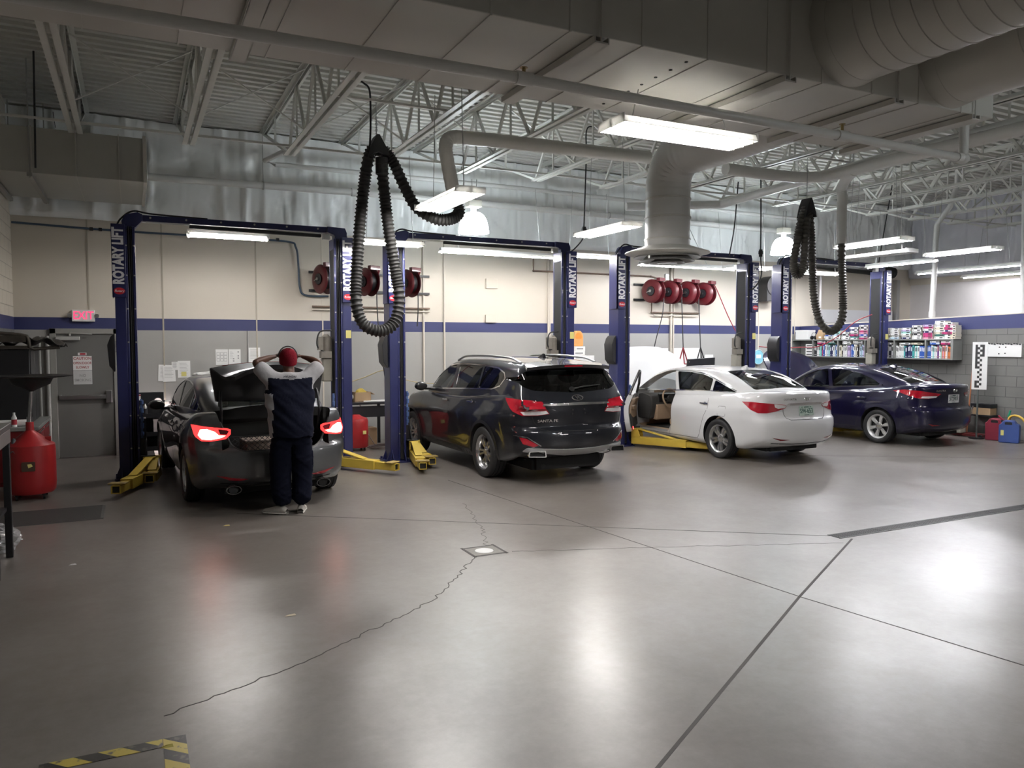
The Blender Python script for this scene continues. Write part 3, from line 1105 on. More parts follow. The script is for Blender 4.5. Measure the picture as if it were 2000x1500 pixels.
cord([(2.427, 8.928, 4.932), (2.492, 8.928, 4.904), (2.558, 8.928, 4.829), (2.567, 8.928, 4.523), (2.558, 8.928, 4.253), (2.53, 8.928, 4.039)], 0.012, 'black cord dropping beside the saddle of the nearer exhaust hose')
cord([(7.2, 11.3, 5.56), (7.0, 11.3, 5.5), (6.99, 11.3, 5.0), (6.95, 11.3, 3.85), (6.93, 11.3, 3.66), (6.92, 11.6, 3.5), (6.9, 11.8, 3.47)], 0.012, 'black cord with plug by the right post of the second lift', plug=(6.955, 11.3, 3.86))
cord([(11.12, 11.5, 5.13), (11.14, 11.5, 4.3), (11.15, 11.5, 3.6), (11.17, 11.5, 3.2), (11.05, 11.6, 2.95), (10.98, 11.75, 3.0)], 0.013, 'black cord with plug looping at the right post of the third lift', plug=(11.15, 11.5, 3.72))
cord([(10.82, 11.8, 5.06), (10.74, 11.8, 4.2), (10.62, 11.8, 3.6)], 0.012, 'slanting black cord down to the third lift crossbeam')
cord([(15.3, 11.8, 5.4), (15.1, 11.8, 4.5), (14.9, 11.8, 3.55)], 0.012, 'slanting black cord down to the rightmost lift crossbeam')
cord([(10.7, 13.3, 4.6), (11.0, 13.3, 4.1), (11.4, 13.3, 3.5)], 0.006, 'thin grey wire slanting behind the third lift', M_GALV, group='thin hanging wires')
cord([(-1.02, 11.5, 5.55), (-1.03, 11.5, 4.7), (-1.04, 11.5, 4.1)], 0.012, 'black cord hanging in front of the small left duct')
# ------------------------------------------------------------------ two post lifts
M_LIFT = pm('blue_lift_paint', (0.015, 0.019, 0.088), 0.32, noise=0.1, nscale=3, coat=0.25)
M_LIFTL = pm('lighter_blue_cover', (0.045, 0.065, 0.24), 0.35, noise=0.08)
M_YEL = pm('yellow_arm_paint', (0.56, 0.40, 0.055), 0.42, noise=0.16, nscale=7)
M_WORN = pm('worn_yellow_pad', (0.30, 0.21, 0.06), 0.6, noise=0.4, nscale=30)
M_SIGNW = pm('sign_white', (0.80, 0.80, 0.82), 0.4, noise=0.02)
M_SIGNR = pm('sign_red', (0.50, 0.012, 0.025), 0.4, noise=0.03)
M_LBLUE = pm('pale_blue_spacer', (0.06, 0.11, 0.26), 0.45)
M_YLAB = pm('yellow_label', (0.66, 0.60, 0.20), 0.6)
M_PUMP = pm('grey_beige_pump', (0.17, 0.155, 0.13), 0.5, noise=0.25, nscale=20)

H_POST = 3.46


def post(lift, x, side, flip_sign=False):
    """A column; side = -1 left (channel opens to +x), +1 right (channel opens to -x)."""
    s = -side
    mb = MB()
    X = lambda a: x + s * a
    mb.bx(X(0), X(0.135), -0.15, 0.15, 0.012, H_POST)
    mb.bx(X(0.135), X(0.26), 0.12, 0.15, 0.012, H_POST)
    mb.bx(X(0.135), X(0.165), -0.15, -0.12, 0.012, H_POST)
    mb.bx(X(0.225), X(0.26), -0.15, -0.12, 0.012, H_POST)
    mb.bx(X(0.225), X(0.26), -0.12, 0.12, H_POST - 0.16, H_POST)
    p = mb.build('post', M_LIFT, lift, bevel=0.006)
    mb = MB()
    mb.bx(X(0.137), X(0.255), -0.118, 0.118, 0.05, H_POST - 0.03)
    mb.build('inner_channel', M_DARK, p)
    mb = MB()
    mb.tube([(X(0.185), -0.135, 0.3), (X(0.187), -0.135, 2.0), (X(0.184), -0.135, H_POST)], 0.009, 8)
    mb.tube([(X(0.21), -0.133, 0.3), (X(0.208), -0.133, 2.0), (X(0.212), -0.133, H_POST)], 0.007, 8)
    mb.build('cable', M_BLACK, p, smooth=60)
    mb = MB()
    for z in (0.45, 0.9, 1.35, 1.9, 2.35, 2.8, 3.2):
        for a in (0.15, 0.243):
            mb.cyl((X(a), -0.16, z), (X(a), -0.148, z), 0.011, seg=8)
    mb.build('bolt', M_STEEL, p)
    # base plate with gussets
    mb = MB()
    mb.bx(X(-0.06), X(0.30), -0.27, 0.27, 0, 0.02)
    for xa in (0.02, 0.22):
        for sy in (-1, 1):
            mb.prism([(sy * 0.15, 0.02), (sy * 0.26, 0.02), (sy * 0.15, 0.2)], X(xa), X(xa + 0.014), axis='x')
    mb.prism([(X(0.0), 0.02), (X(-0.055), 0.02), (X(0.0), 0.17)], -0.12, -0.1, axis='y')
    mb.prism([(X(0.0), 0.02), (X(-0.055), 0.02), (X(0.0), 0.17)], 0.1, 0.12, axis='y')
    for xa in (-0.035, 0.27):
        for yy in (-0.23, 0.23):
            mb.cyl((X(xa), yy, 0.02), (X(xa), yy, 0.055), 0.02, seg=6)
    mb.build('base_plate', M_LIFT, p)
    # lettered cover
    mb = MB()
    mb.bx(X(-0.028), X(0.142), -0.185, -0.13, 2.5, H_POST + 0.02)
    mb.bx(X(-0.028), X(-0.008), -0.185, 0.1, 2.5, H_POST + 0.02)
    cv = mb.build('sign_cover', M_LIFT, lift, bevel=0.006)
    cx = X(0.057)
    mb = MB()
    M = Matrix.Translation((cx, -0.1868, 3.052)) @ FRONT @ Matrix.Rotation(PI / 2, 4, 'Z')
    mb.text('ROTARY LIFT', 0.180, M, 0.0015, bold=0.0085, sx=0.70)
    mb.build('lettering', M_SIGNW, cv, recalc=False)
    mb = MB()
    T = Matrix.Translation((cx, -0.1862, 2.585)) @ FRONT @ Matrix.Diagonal((1.5, 1, 1, 1))
    mb.lathe([(0.0005, 0.0), (0.045, 0.0), (0.045, 0.003), (0.0005, 0.003)], 28, M=T)
    mb.build('emblem', M_SIGNR, cv)
    mb = MB()
    M2 = Matrix.Translation((cx, -0.1915, 2.585)) @ FRONT
    mb.text('Rotary', 0.042, M2, 0.001, bold=0.0006, shear=0.25)
    mb.build('emblem_script', M_SIGNW, cv, recalc=False)
    return p


def arm(lift, piv, end, hgt=0.33, name='swing_arm'):
    """Yellow arm: raised gusset at the pivot, box beam, extension with pad."""
    piv, end = Vector((*piv, 0)), Vector((*end, 0))
    d = end - piv
    L = d.length
    M = Matrix.Translation(piv) @ Matrix.Rotation(math.atan2(d.y, d.x), 4, 'Z')
    mb = MB()
    mb.bx(-0.05, L * 0.72, -0.075, 0.075, 0.055, 0.185)
    for s in (-1, 1):
        mb.prism([(-0.05, 0.18), (0.1, 0.18), (0.12, 0.21), (0.08, hgt), (-0.05, hgt)], s * 0.074 - 0.006, s * 0.074 + 0.006, axis='y')
    mb.prism([(0.06, hgt + 0.005), (0.06, hgt - 0.01), (L * 0.52, 0.185), (L * 0.56, 0.195)], -0.055, 0.055, axis='y')
    mb.bx(-0.06, 0.09, -0.08, 0.08, hgt - 0.015, hgt + 0.005)
    a = mb.build(name, M_YEL, lift, M=M, bevel=0.004)
    mb = MB()
    x0, x1 = L * 0.55, L
    w, zz0, zz1, tk = 0.055, 0.065, 0.165, 0.009
    mb.bx(x0, x1, -w, w, zz0, zz0 + tk)
    mb.bx(x0, x1, -w, w, zz1 - tk, zz1)
    mb.bx(x0, x1, -w, -w + tk, zz0, zz1)
    mb.bx(x0, x1, w - tk, w, zz0, zz1)
    mb.build('arm_extension', M_YEL, a, M=M)
    mb = MB()
    mb.bx(x0, x1 - 0.03, -w + tk, w - tk, zz0 + tk, zz1 - tk)
    mb.build('arm_hollow', M_DARK, a, M=M)
    mb = MB()
    mb.cyl((L - 0.09, 0, zz1), (L - 0.09, 0, zz1 + 0.010), 0.05, seg=18)
    mb.box((L - 0.09, 0, zz1 + 0.015), (0.13, 0.2, 0.014))
    mb.build('lifting_pad', M_WORN, a, M=M, bevel=0.004)
    return a


def carriage(lift, x, side):
    s = -side
    X = lambda a: x + s * a
    mb = MB()
    mb.bx(X(0.2), X(0.34), -0.11, 0.11, 0.06, 0.85)
    mb.prism([(-0.22, 0.34), (0.22, 0.34), (0.12, 0.56), (-0.12, 0.56)], X(0.325), X(0.345), axis='x')
    mb.bx(X(0.26), X(0.44), -0.24, 0.24, 0.335, 0.352)
    mb.bx(X(0.26), X(0.42), -0.22, 0.22, 0.045, 0.06)
    c = mb.build('carriage', M_BLACKM if side < 0 else M_LIFT, lift, bevel=0.004)
    mb = MB()
    for k, z in enumerate((0.62, 0.72, 0.82, 0.93, 1.05)):
        mb.cyl((X(0.29), -0.14, z), (X(0.29), -0.14, z + 0.05 + 0.02 * (k % 2)), 0.022, seg=12)
    mb.bx(X(0.27), X(0.30), -0.135, -0.115, 0.58, 1.12)
    mb.build('spacer_rack', M_LBLUE, c, smooth=35)


def motor(lift, x, side):
    mb = MB()
    mb.cyl((x, 0.0, 1.72), (x, 0.0, 1.98), 0.085, seg=18)
    mb.cyl((x, 0.0, 1.98), (x, 0.0, 2.02), 0.07, 0.03, seg=18)
    mb.bx(x - 0.1, x + 0.06, -0.12, 0.02, 1.66, 1.76)
    mb.bx(x - 0.14, x - 0.07, -0.13, -0.02, 1.78, 1.98)
    p = mb.build('power_unit', M_PUMP, lift, smooth=35)
    mb = MB()
    mb.bx(x - 0.075, x + 0.075, -0.08, 0.08, 1.3, 1.66)
    mb.build('oil_reservoir', pm('milky_reservoir', (0.28, 0.265, 0.225), 0.5), p, bevel=0.02)
    mb = MB()
    mb.tube(catmull([(x - 0.05, -0.1, 1.75), (x - 0.16, -0.12, 1.85), (x - 0.12, -0.12, 2.05), (x + 0.06, -0.1, 2.08)], 6), 0.012, 8)
    mb.build('hydraulic_line', M_BLACK, p, smooth=60)


def lift(x0, x1, label, arms, pump=True, beam_z=3.56, cover=True):
    t = thing('car_lift', label, 'car lift', (0, 11.8, 0), 0, 'blue two post car lifts')
    post(t, x0, -1)
    post(t, x1, 1)
    mb = MB()
    mb.bx(x0 + 0.16, x1 - 0.16, 0.0, 0.11, beam_z, beam_z + 0.085)
    mb.prism([(x0 + 0.12, beam_z - 0.14), (x0 + 0.27, beam_z - 0.1), (x0 + 0.36, beam_z), (x0 + 0.36, beam_z + 0.085), (x0 + 0.3, beam_z + 0.11), (x0 + 0.15, beam_z + 0.07), (x0 + 0.1, beam_z - 0.02)], -0.06, 0.12, axis='y')
    mb.prism([(x1 - 0.04, beam_z - 0.14), (x1 - 0.22, beam_z - 0.14), (x1 - 0.22, beam_z - 0.04), (x1 - 0.33, beam_z), (x1 - 0.33, beam_z + 0.085), (x1 - 0.06, beam_z + 0.075), (x1 - 0.03, beam_z)], -0.06, 0.12, axis='y')
    b = mb.build('crossbeam', M_LIFT, t, bevel=0.006)
    mb = MB()
    mb.bar((x0 + 0.95, -0.04, beam_z - 0.045), (x1 - 0.42, -0.04, beam_z - 0.06), 0.06, 0.05)
    mb.build('padded_bar', M_BLACK, b, bevel=0.015)
    mb = MB()
    mb.bar((x0 + 0.4, -0.045, beam_z - 0.02), (x1 - 0.4, -0.045, beam_z - 0.032), 0.03, 0.012)
    mb.bx(x1 - 0.40, x1 - 0.3, -0.1, -0.02, beam_z - 0.11, beam_z - 0.03)
    mb.build('limit_switch', M_GALV, b)
    mb = MB()
    mb.tube(catmull([(x0 + 0.03, 0, H_POST), (x0 + 0.1, 0, H_POST + 0.12), (x0 + 0.25, 0.02, beam_z + 0.13), (x0 + 0.5, 0.05, beam_z + 0.11), (x0 + 1.2, 0.05, beam_z + 0.092)], 8), 0.012, 8)
    mb.build('overhead_hose', M_BLACK, b, smooth=60)
    mb = MB()
    mb.tube(catmull([(x1 - 0.3, 0, beam_z), (x1 - 0.1, 0, beam_z + 0.06), (x1 - 0.02, 0, H_POST + 0.05), (x1 - 0.03, 0, H_POST - 0.05)], 8), 0.008, 8)
    mb.build('overhead_hose', M_BLACK, b, smooth=60)
    for k in range(1, 7):
        mb = MB()
        mb.cyl((lerp(x0, x1, k / 7), -0.008, beam_z + 0.05), (lerp(x0, x1, k / 7), 0.0, beam_z + 0.05), 0.014, seg=8)
        mb.build('bolt', M_STEEL, b)
    carriage(t, x0, -1)
    carriage(t, x1, 1)
    for piv, end in arms:
        arm(t, piv, end)
    if cover:
        mb = MB()
        mb.prism([(x0 - 0.03, 1.50), (x0 - 0.09, 1.58), (x0 - 0.11, 1.86), (x0 - 0.07, 1.97), (x0 - 0.02, 2.02), (x0 - 0.02, 1.50)], -0.12, 0.14, axis='y')
        mb.build('lock_cover', M_BLACKM, t, bevel=0.01)
    if pump:
        motor(t, x1 - 0.36, 1)
    mb = MB()
    mb.bx(x1 - 0.09, x1 - 0.01, -0.156, -0.15, 1.96, 2.08)
    mb.build('caution_label', M_YLAB, t)
    return t


lift(-0.19, 3.02, 'blue two post lift at far left, around the grey sedan',
     [((0.20, -0.2), (-0.22, -1.42)), ((0.25, -0.17), (0.16, -0.78)), ((2.62, -0.2), (3.36, -1.30)), ((2.6, 0.2), (2.45, 1.35))])
lift(3.62, 6.98, 'blue two post lift around the dark grey SUV',
     [((4.0, -0.18), (3.72, -1.38)), ((4.02, -0.1), (4.0, -1.02)), ((6.6, -0.2), (6.45, -0.9)), ((6.6, 0.2), (6.4, 1.3))])
lift(7.90, 11.2, 'blue two post lift around the white sedan',
     [((8.2, -0.3), (8.86, -1.52)), ((8.25, 0.15), (8.5, 1.2)), ((10.85, -0.2), (10.5, -0.9)), ((10.8, 0.2), (10.5, 1.3))])
lift(11.9, 15.1, 'blue two post lift at far right, around the navy sedan',
     [((12.25, -0.25), (13.55, -0.72)), ((12.25, 0.15), (12.9, 1.2)), ((14.75, -0.2), (14.4, -0.9)), ((14.7, 0.2), (14.4, 1.3))])
# ------------------------------------------------------------------ car body tools
def rrect(nb, nc, rb, rc, k=5):
    """Closed ring of (b, c): b in -1..1, c in 0..1, corners rounded by normalised radii rb / rc (bottom corners half as round)."""
    pts = []
    rbl, rcl = rb * 0.6, rc * 0.6
    for i in range(nc + 1):                                   # right side up (b = +1)
        pts.append((1.0, lerp(rcl, 1 - rc, i / nc)))
    for i in range(1, k):
        a = PI / 2 * i / k
        pts.append((1 - rb + rb * math.cos(a), 1 - rc + rc * math.sin(a)))
    for i in range(nb + 1):
        pts.append((lerp(1 - rb, -1 + rb, i / nb), 1.0))
    for i in range(1, k):
        a = PI / 2 * i / k
        pts.append((-1 + rb - rb * math.sin(a), 1 - rc + rc * math.cos(a)))
    for i in range(nc + 1):
        pts.append((-1.0, lerp(1 - rc, rcl, i / nc)))
    for i in range(1, k):
        a = PI / 2 * i / k
        pts.append((-1 + rbl - rbl * math.cos(a), rcl - rcl * math.sin(a)))
    for i in range(nb // 2 + 1):
        pts.append((lerp(-1 + rbl, 1 - rbl, i / (nb // 2)), 0.0))
    for i in range(1, k):
        a = PI / 2 * i / k
        pts.append((1 - rbl + rbl * math.sin(a), rcl - rcl * math.cos(a)))
    return pts


def loft_mesh(rings, tips):
    vs, fs = [], []
    n = len(rings[0])
    for r in rings:
        vs += r
    for i in range(len(rings) - 1):
        for k in range(n):
            l = (k + 1) % n
            fs.append((i * n + k, i * n + l, (i + 1) * n + l, (i + 1) * n + k))
    a, b = len(vs), len(vs) + 1
    vs += tips
    m = (len(rings) - 1) * n
    for k in range(n):
        l = (k + 1) % n
        fs.append((a, l, k))
        fs.append((b, m + k, m + l))
    return vs, fs


def ends(n=5):
    return [(1 - math.cos(PI / 2 * (1 - i / n)), 1 - math.sin(PI / 2 * i / n)) for i in range(n + 1)]


def tub(S):
    """Lower body as a rounded box bent to the car's profiles; S holds the tables."""
    x0, x1 = S['rear'], S['front']
    re = 0.10
    ring = rrect(14, 18, S.get('rb', 0.09), S.get('rc', 0.10))
    st = []
    for i in range(6):                     # rear rounding: from flat cap out to full section
        a = PI / 2 * i / 5
        st.append((x0 + re * (1 - math.sin(a)), 1 - 0.0, re * (1 - math.cos(a)) if i < 5 else re))
    stations = []
    caps = [0.15, 0.35, 0.55, 0.75, 0.9]
    for s in caps:
        stations.append((x0, s, re))
    for i in range(0, 6):
        a = PI / 2 * i / 5
        stations.append((x0 + re * (1 - math.cos(a)), 1.0, re * (1 - math.sin(a))))
    N = S.get('nst', 54)
    for i in range(1, N):
        stations.append((lerp(x0 + re, x1 - re, i / N), 1.0, 0.0))
    for i in range(5, -1, -1):
        a = PI / 2 * i / 5
        stations.append((x1 - re * (1 - math.cos(a)), 1.0, re * (1 - math.sin(a))))
    for s in caps[::-1]:
        stations.append((x1, s, re))

    def P(x, b, c):
        zt, zb = table(S['ztop'], x), table(S['zbot'], x)
        hw = table(S['hw'], x)
        z = zb + (zt - zb) * c
        sec = table(S['sec'], c)
        zc = S.get('crown', 0.03)
        z += zc * (1 - b * b) * max(0, (c - 0.6) / 0.4)
        y = b * hw * sec
        kr = max(0.0, 1 - (x - x0) / 0.75)
        kr = kr * kr * (3 - 2 * kr)
        kf = max(0.0, 1 - (x1 - x) / 0.8)
        kf = kf * kf * (3 - 2 * kf)
        bb = abs(b)
        x += kr * (table(S['rprof'], z) + S.get('rplan', 0.17) * bb ** 2.2 + 0.10 * bb ** 7)
        x -= kf * (table(S['fprof'], z) + 0.30 * bb ** 2.2 + 0.14 * bb ** 7)
        for wx in S['axles']:                       # gentle wheel arch swell
            d = ((x - wx) / 0.52) ** 2 + ((z - 0.42) / 0.42) ** 2
            if d < 1:
                y += math.copysign(S.get('flare', 0.018) * (1 - d) ** 0.7, b) * min(1, abs(b) * 2)
        return (x, y, z)
    rings = []
    for x, s, inset in stations:
        zt, zb, hw = table(S['ztop'], x), table(S['zbot'], x), table(S['hw'], x)
        fb = max(0.05, 1 - inset / hw)
        fc = max(0.05, 1 - 2 * inset / (zt - zb))
        rings.append([P(x, b * fb * s, 0.5 + (c - 0.5) * fc * s) for b, c in ring])
    return loft_mesh(rings, [P(x0, 0, 0.5), P(x1, 0, 0.5)])


def house(S, inset=0.0, zfloor=None, xr=None):
    """Greenhouse: sections under the roof line, leaning inwards above the belt."""
    roof = S['roof']
    xa, xb = roof[0][0] + inset * 1.6, roof[-1][0] - inset * 1.6
    if xr:
        xa, xb = max(xa, xr[0]), min(xb, xr[1])
    N = 50
    rings = []
    ring0 = rrect(14, 12, 0.1, 0.1)
    for i in range(N + 1):
        t = i / N
        x = lerp(xa, xb, t)
        zt = table(roof, x) - inset
        zb = zfloor if zfloor is not None else S['belt'] - 0.10
        zt = max(zt, zb + 0.03)
        hwb = table(S['hhw'], x) - inset
        h = zt - zb
        rr = S.get('rr', 0.10)
        rb, rc = min(0.45, rr / hwb * 1.15), min(0.45, rr / h)
        ring = rrect(14, 12, rb, rc) if not zfloor else rrect(14, 12, rb, rc)
        row = []
        for b, c in ring:
            z = zb + h * c
            hw = hwb - S['tumble'] * max(0, z - S['belt']) - 0.10 * max(0, z - S['belt']) ** 2
            cr = S.get('rcrown', 0.045) * (1 - b * b) * max(0, (c - 0.5) / 0.5) * min(1, h / 0.3)
            # plan curvature of front and rear glass
            k = max(0, 1 - abs(x - xb) / 1.0) ** 1.5
            k2 = max(0, 1 - abs(x - xa) / 1.0) ** 1.5
            xx = x - k * S.get('fplan', 0.22) * b * b * c + k2 * S.get('gplan', 0.12) * b * b * c
            row.append((xx, b * hw, z + cr))
        rings.append(row)
    c0 = [sum((Vector(p) for p in rings[j]), Vector()) / len(rings[j]) for j in (0, -1)]
    return loft_mesh(rings, [tuple(c0[0]), tuple(c0[1])])


def tmp_obj(vs, fs, mats, mi=0):
    me = bpy.data.meshes.new('tmp')
    me.from_pydata(vs, [], fs)
    bm = bmesh.new()
    bm.from_mesh(me)
    bmesh.ops.remove_doubles(bm, verts=bm.verts, dist=1e-5)
    bmesh.ops.recalc_face_normals(bm, faces=bm.faces)
    if bm.calc_volume(signed=True) < 0:
        bmesh.ops.reverse_faces(bm, faces=bm.faces)
    for f in bm.faces:
        f.material_index = mi
    bm.to_mesh(me)
    bm.free()
    for m in mats:
        me.materials.append(m)
    o = bpy.data.objects.new('tmp', me)
    COL.objects.link(o)
    return o


def boolean(base, cutters, op='DIFFERENCE', solver='EXACT'):
    for c in cutters:
        md = base.modifiers.new('b', 'BOOLEAN')
        md.object = c
        md.operation = op
        md.solver = solver
    dg = bpy.context.evaluated_depsgraph_get()
    me = bpy.data.meshes.new_from_object(base.evaluated_get(dg))
    mats = list(base.data.materials)
    for c in [base] + cutters:
        d = c.data
        bpy.data.objects.remove(c)
        bpy.data.meshes.remove(d)
    o = bpy.data.objects.new('tmp', me)
    COL.objects.link(o)
    return o


def cutter(poly, axis, d0, d1, mats, mi):
    mb = MB()
    mb.prism(poly, d0, d1, axis=axis)
    return tmp_obj([tuple(v) for v in mb.v], mb.f, mats, mi)


def roundpoly(pts, r=0.03, k=4):
    out = []
    n = len(pts)
    for i in range(n):
        a, b, c = Vector(pts[i - 1]), Vector(pts[i]), Vector(pts[(i + 1) % n])
        u, v = (a - b), (c - b)
        q = min(r, u.length * 0.45, v.length * 0.45)
        p0, p1 = b + u.normalized() * q, b + v.normalized() * q
        for j in range(k + 1):
            t = j / k
            out.append(tuple((1 - t) ** 2 * p0 + 2 * t * (1 - t) * b + t * t * p1))
    return out


def inside(p, poly):
    x, y = p
    c = False
    for i in range(len(poly)):
        x0, y0 = poly[i - 1]
        x1, y1 = poly[i]
        if (y0 > y) != (y1 > y) and x < (x1 - x0) * (y - y0) / (y1 - y0) + x0:
            c = not c
    return c


class Skin:
    """Outer surface of a car, for laying lamps, panes, seams and badges onto it."""

    def __init__(self, o, S):
        bm = bmesh.new()
        bm.from_mesh(o.data)
        bmesh.ops.triangulate(bm, faces=bm.faces)
        self.bvh = BVHTree.FromBMesh(bm)
        bm.free()
        self.S = S
        self.ax = S['rear'] + 0.75
        self.ay = 0.30

    def side(self, s):
        return lambda p: (Vector((p[0], s * 3, p[1])), Vector((0, -s, 0)))

    def rear(self):
        return lambda p: (Vector((-5, p[0], p[1])), Vector((1, 0, 0)))

    def front(self):
        return lambda p: (Vector((5, p[0], p[1])), Vector((-1, 0, 0)))

    def top(self):
        return lambda p: (Vector((p[0], p[1], 4)), Vector((0, 0, -1)))

    def corner(self, s):
        def fn(p):
            a, z = p[0] / 0.7, p[1]
            d = Vector((-math.cos(a), s * math.sin(a), 0))
            return Vector((self.ax, s * self.ay, z)) + d * 3, -d
        return fn

    def ang(self, x, y):
        """corner coordinate of a point given for the left side (y >= 0)."""
        return math.atan2(y - self.ay, self.ax - x) * 0.7

    def hit(self, fn, p, off):
        o, d = fn(p)
        loc, nor, i, dist = self.bvh.ray_cast(o, d)
        if loc is None:
            loc, nor, i, dist = self.bvh.find_nearest(o + d * 3)
        if nor.dot(d) > 0:
            nor = -nor
        return loc + nor * off, nor

    def patch(self, mb, poly, fn, off=0.003, step=0.05, depth=0.0, mi=0, bmi=None):
        b = []
        n = len(poly)
        for i in range(n):
            p, q = Vector(poly[i]), Vector(poly[(i + 1) % n])
            m = max(1, int((q - p).length / step))
            b += [p.lerp(q, j / m) for j in range(m)]
        xs, ys = [p[0] for p in b], [p[1] for p in b]
        grid = []
        x = min(xs) + step / 2
        pl = [tuple(p) for p in b]
        while x < max(xs):
            y = min(ys) + step / 2
            while y < max(ys):
                if inside((x, y), pl) and min((Vector((x, y)) - p).length for p in b) > step * 0.35:
                    grid.append(Vector((x, y)))
                y += step
            x += step
        nb = len(b)
        vs, es, fs, *_ = delaunay_2d_cdt(b + grid, [(i, (i + 1) % nb) for i in range(nb)], [list(range(nb))], 1, 1e-6)
        P = [self.hit(fn, v, off) for v in vs]
        verts = [p for p, _ in P]
        faces = [tuple(f) for f in fs]
        if depth:
            m = len(verts)
            verts += [p - nn * depth for p, nn in P]
            cnt = {}
            for f in faces:
                for a, c in zip(f, f[1:] + f[:1]):
                    cnt[(a, c)] = 1
            edge = [(a, c) for (a, c) in cnt if (c, a) not in cnt]
            nf = len(faces)
            faces = faces + [(a, a + m, c + m, c) for a, c in edge] + [tuple(i + m for i in f[::-1]) for f in faces]
            if bmi is not None:
                mb.add(verts, faces, mi)
                for q in range(len(mb.mi) - nf, len(mb.mi)):
                    mb.mi[q] = bmi
                return mb
        mb.add(verts, faces, mi)
        return mb

    def ribbon(self, mb, line, fn, wd=0.006, off=0.001, step=0.06, closed=False, mi=0):
        pts = [Vector(p) for p in line]
        if closed:
            pts.append(pts[0])
        d = []
        for a, b in zip(pts, pts[1:]):
            m = max(1, int((b - a).length / step))
            d += [a.lerp(b, j / m) for j in range(m)]
        d.append(pts[-1])
        vs, fs = [], []
        for i, p in enumerate(d):
            t = (d[min(i + 1, len(d) - 1)] - d[max(i - 1, 0)])
            t = t.normalized() if t.length > 1e-9 else Vector((1, 0))
            nn = Vector((-t.y, t.x)) * wd / 2
            vs += [self.hit(fn, p - nn, off)[0], self.hit(fn, p + nn, off)[0]]
        for i in range(len(d) - 1):
            fs.append((2 * i, 2 * i + 2, 2 * i + 3, 2 * i + 1))
        mb.add(vs, fs, mi)
        return mb


def car_paint(name, rgb, metal=0.0, rough=0.3, coat=1.0):
    m = pm(name, rgb, rough, metal=metal, coat=coat, noise=0.02, nscale=2, spec=0.15)
    m.node_tree.nodes['Principled BSDF'].inputs['Coat Roughness'].default_value = 0.02
    return m


M_TRIMB = pm('black_trim', (0.010, 0.010, 0.011), 0.3)
M_GAP = pm('panel_gap', (0.006, 0.006, 0.007), 0.8)
M_WELL = pm('wheel_well_black', (0.008, 0.008, 0.008), 0.9)
M_TYRE = pm('tyre_rubber', (0.013, 0.013, 0.014), 0.62, noise=0.2, nscale=20)
M_RIM = pm('silver_alloy', (0.46, 0.46, 0.46), 0.25, metal=0.9, noise=0.04)
M_RIMS = pm('painted_silver_wheel', (0.50, 0.50, 0.49), 0.35, metal=0.5, noise=0.04)
M_RIMD = pm('dark_alloy_pocket', (0.02, 0.02, 0.022), 0.4)
M_LENSR = pm('red_tail_lens', (0.30, 0.004, 0.014), 0.12, coat=1.0, noise=0.15, nscale=30)
M_LENSC = pm('clear_tail_lens', (0.62, 0.60, 0.60), 0.12, coat=1.0, noise=0.15, nscale=40)
M_LENSL = pm('lit_red_lens', (0.6, 0.02, 0.02), 0.2, emit=1.5, emit_rgb=(1.0, 0.03, 0.03), noise=0.1)
M_LENSH = pm('lit_lamp_core', (1, 0.5, 0.4), 0.3, emit=5.5, emit_rgb=(1.0, 0.36, 0.25), noise=0)
M_LENSD = pm('dark_red_lens', (0.16, 0.006, 0.012), 0.15, coat=1.0, noise=0.3, nscale=40)
M_PLATE = pm('plate_pale_green', (0.42, 0.52, 0.46), 0.5, noise=0.25, nscale=25)
M_PLATEW = pm('plate_white', (0.62, 0.62, 0.64), 0.5)
M_PTXT = pm('plate_dark_text', (0.02, 0.07, 0.06), 0.6)
M_GLASSD = glass('privacy_glass', (0.05, 0.055, 0.055), 0.015, 1.6)
M_GLASSM = glass('tinted_glass', (0.34, 0.38, 0.37), 0.015, 1.55)
M_GLASSL = glass('light_glass', (0.86, 0.90, 0.89), 0.01, 1.5)
M_TAN = pm('tan_interior', (0.34, 0.24, 0.16), 0.6, noise=0.08)
M_INT = pm('dark_interior', (0.030, 0.029, 0.028), 0.8)
M_GREYI = pm('grey_interior', (0.12, 0.118, 0.112), 0.7)


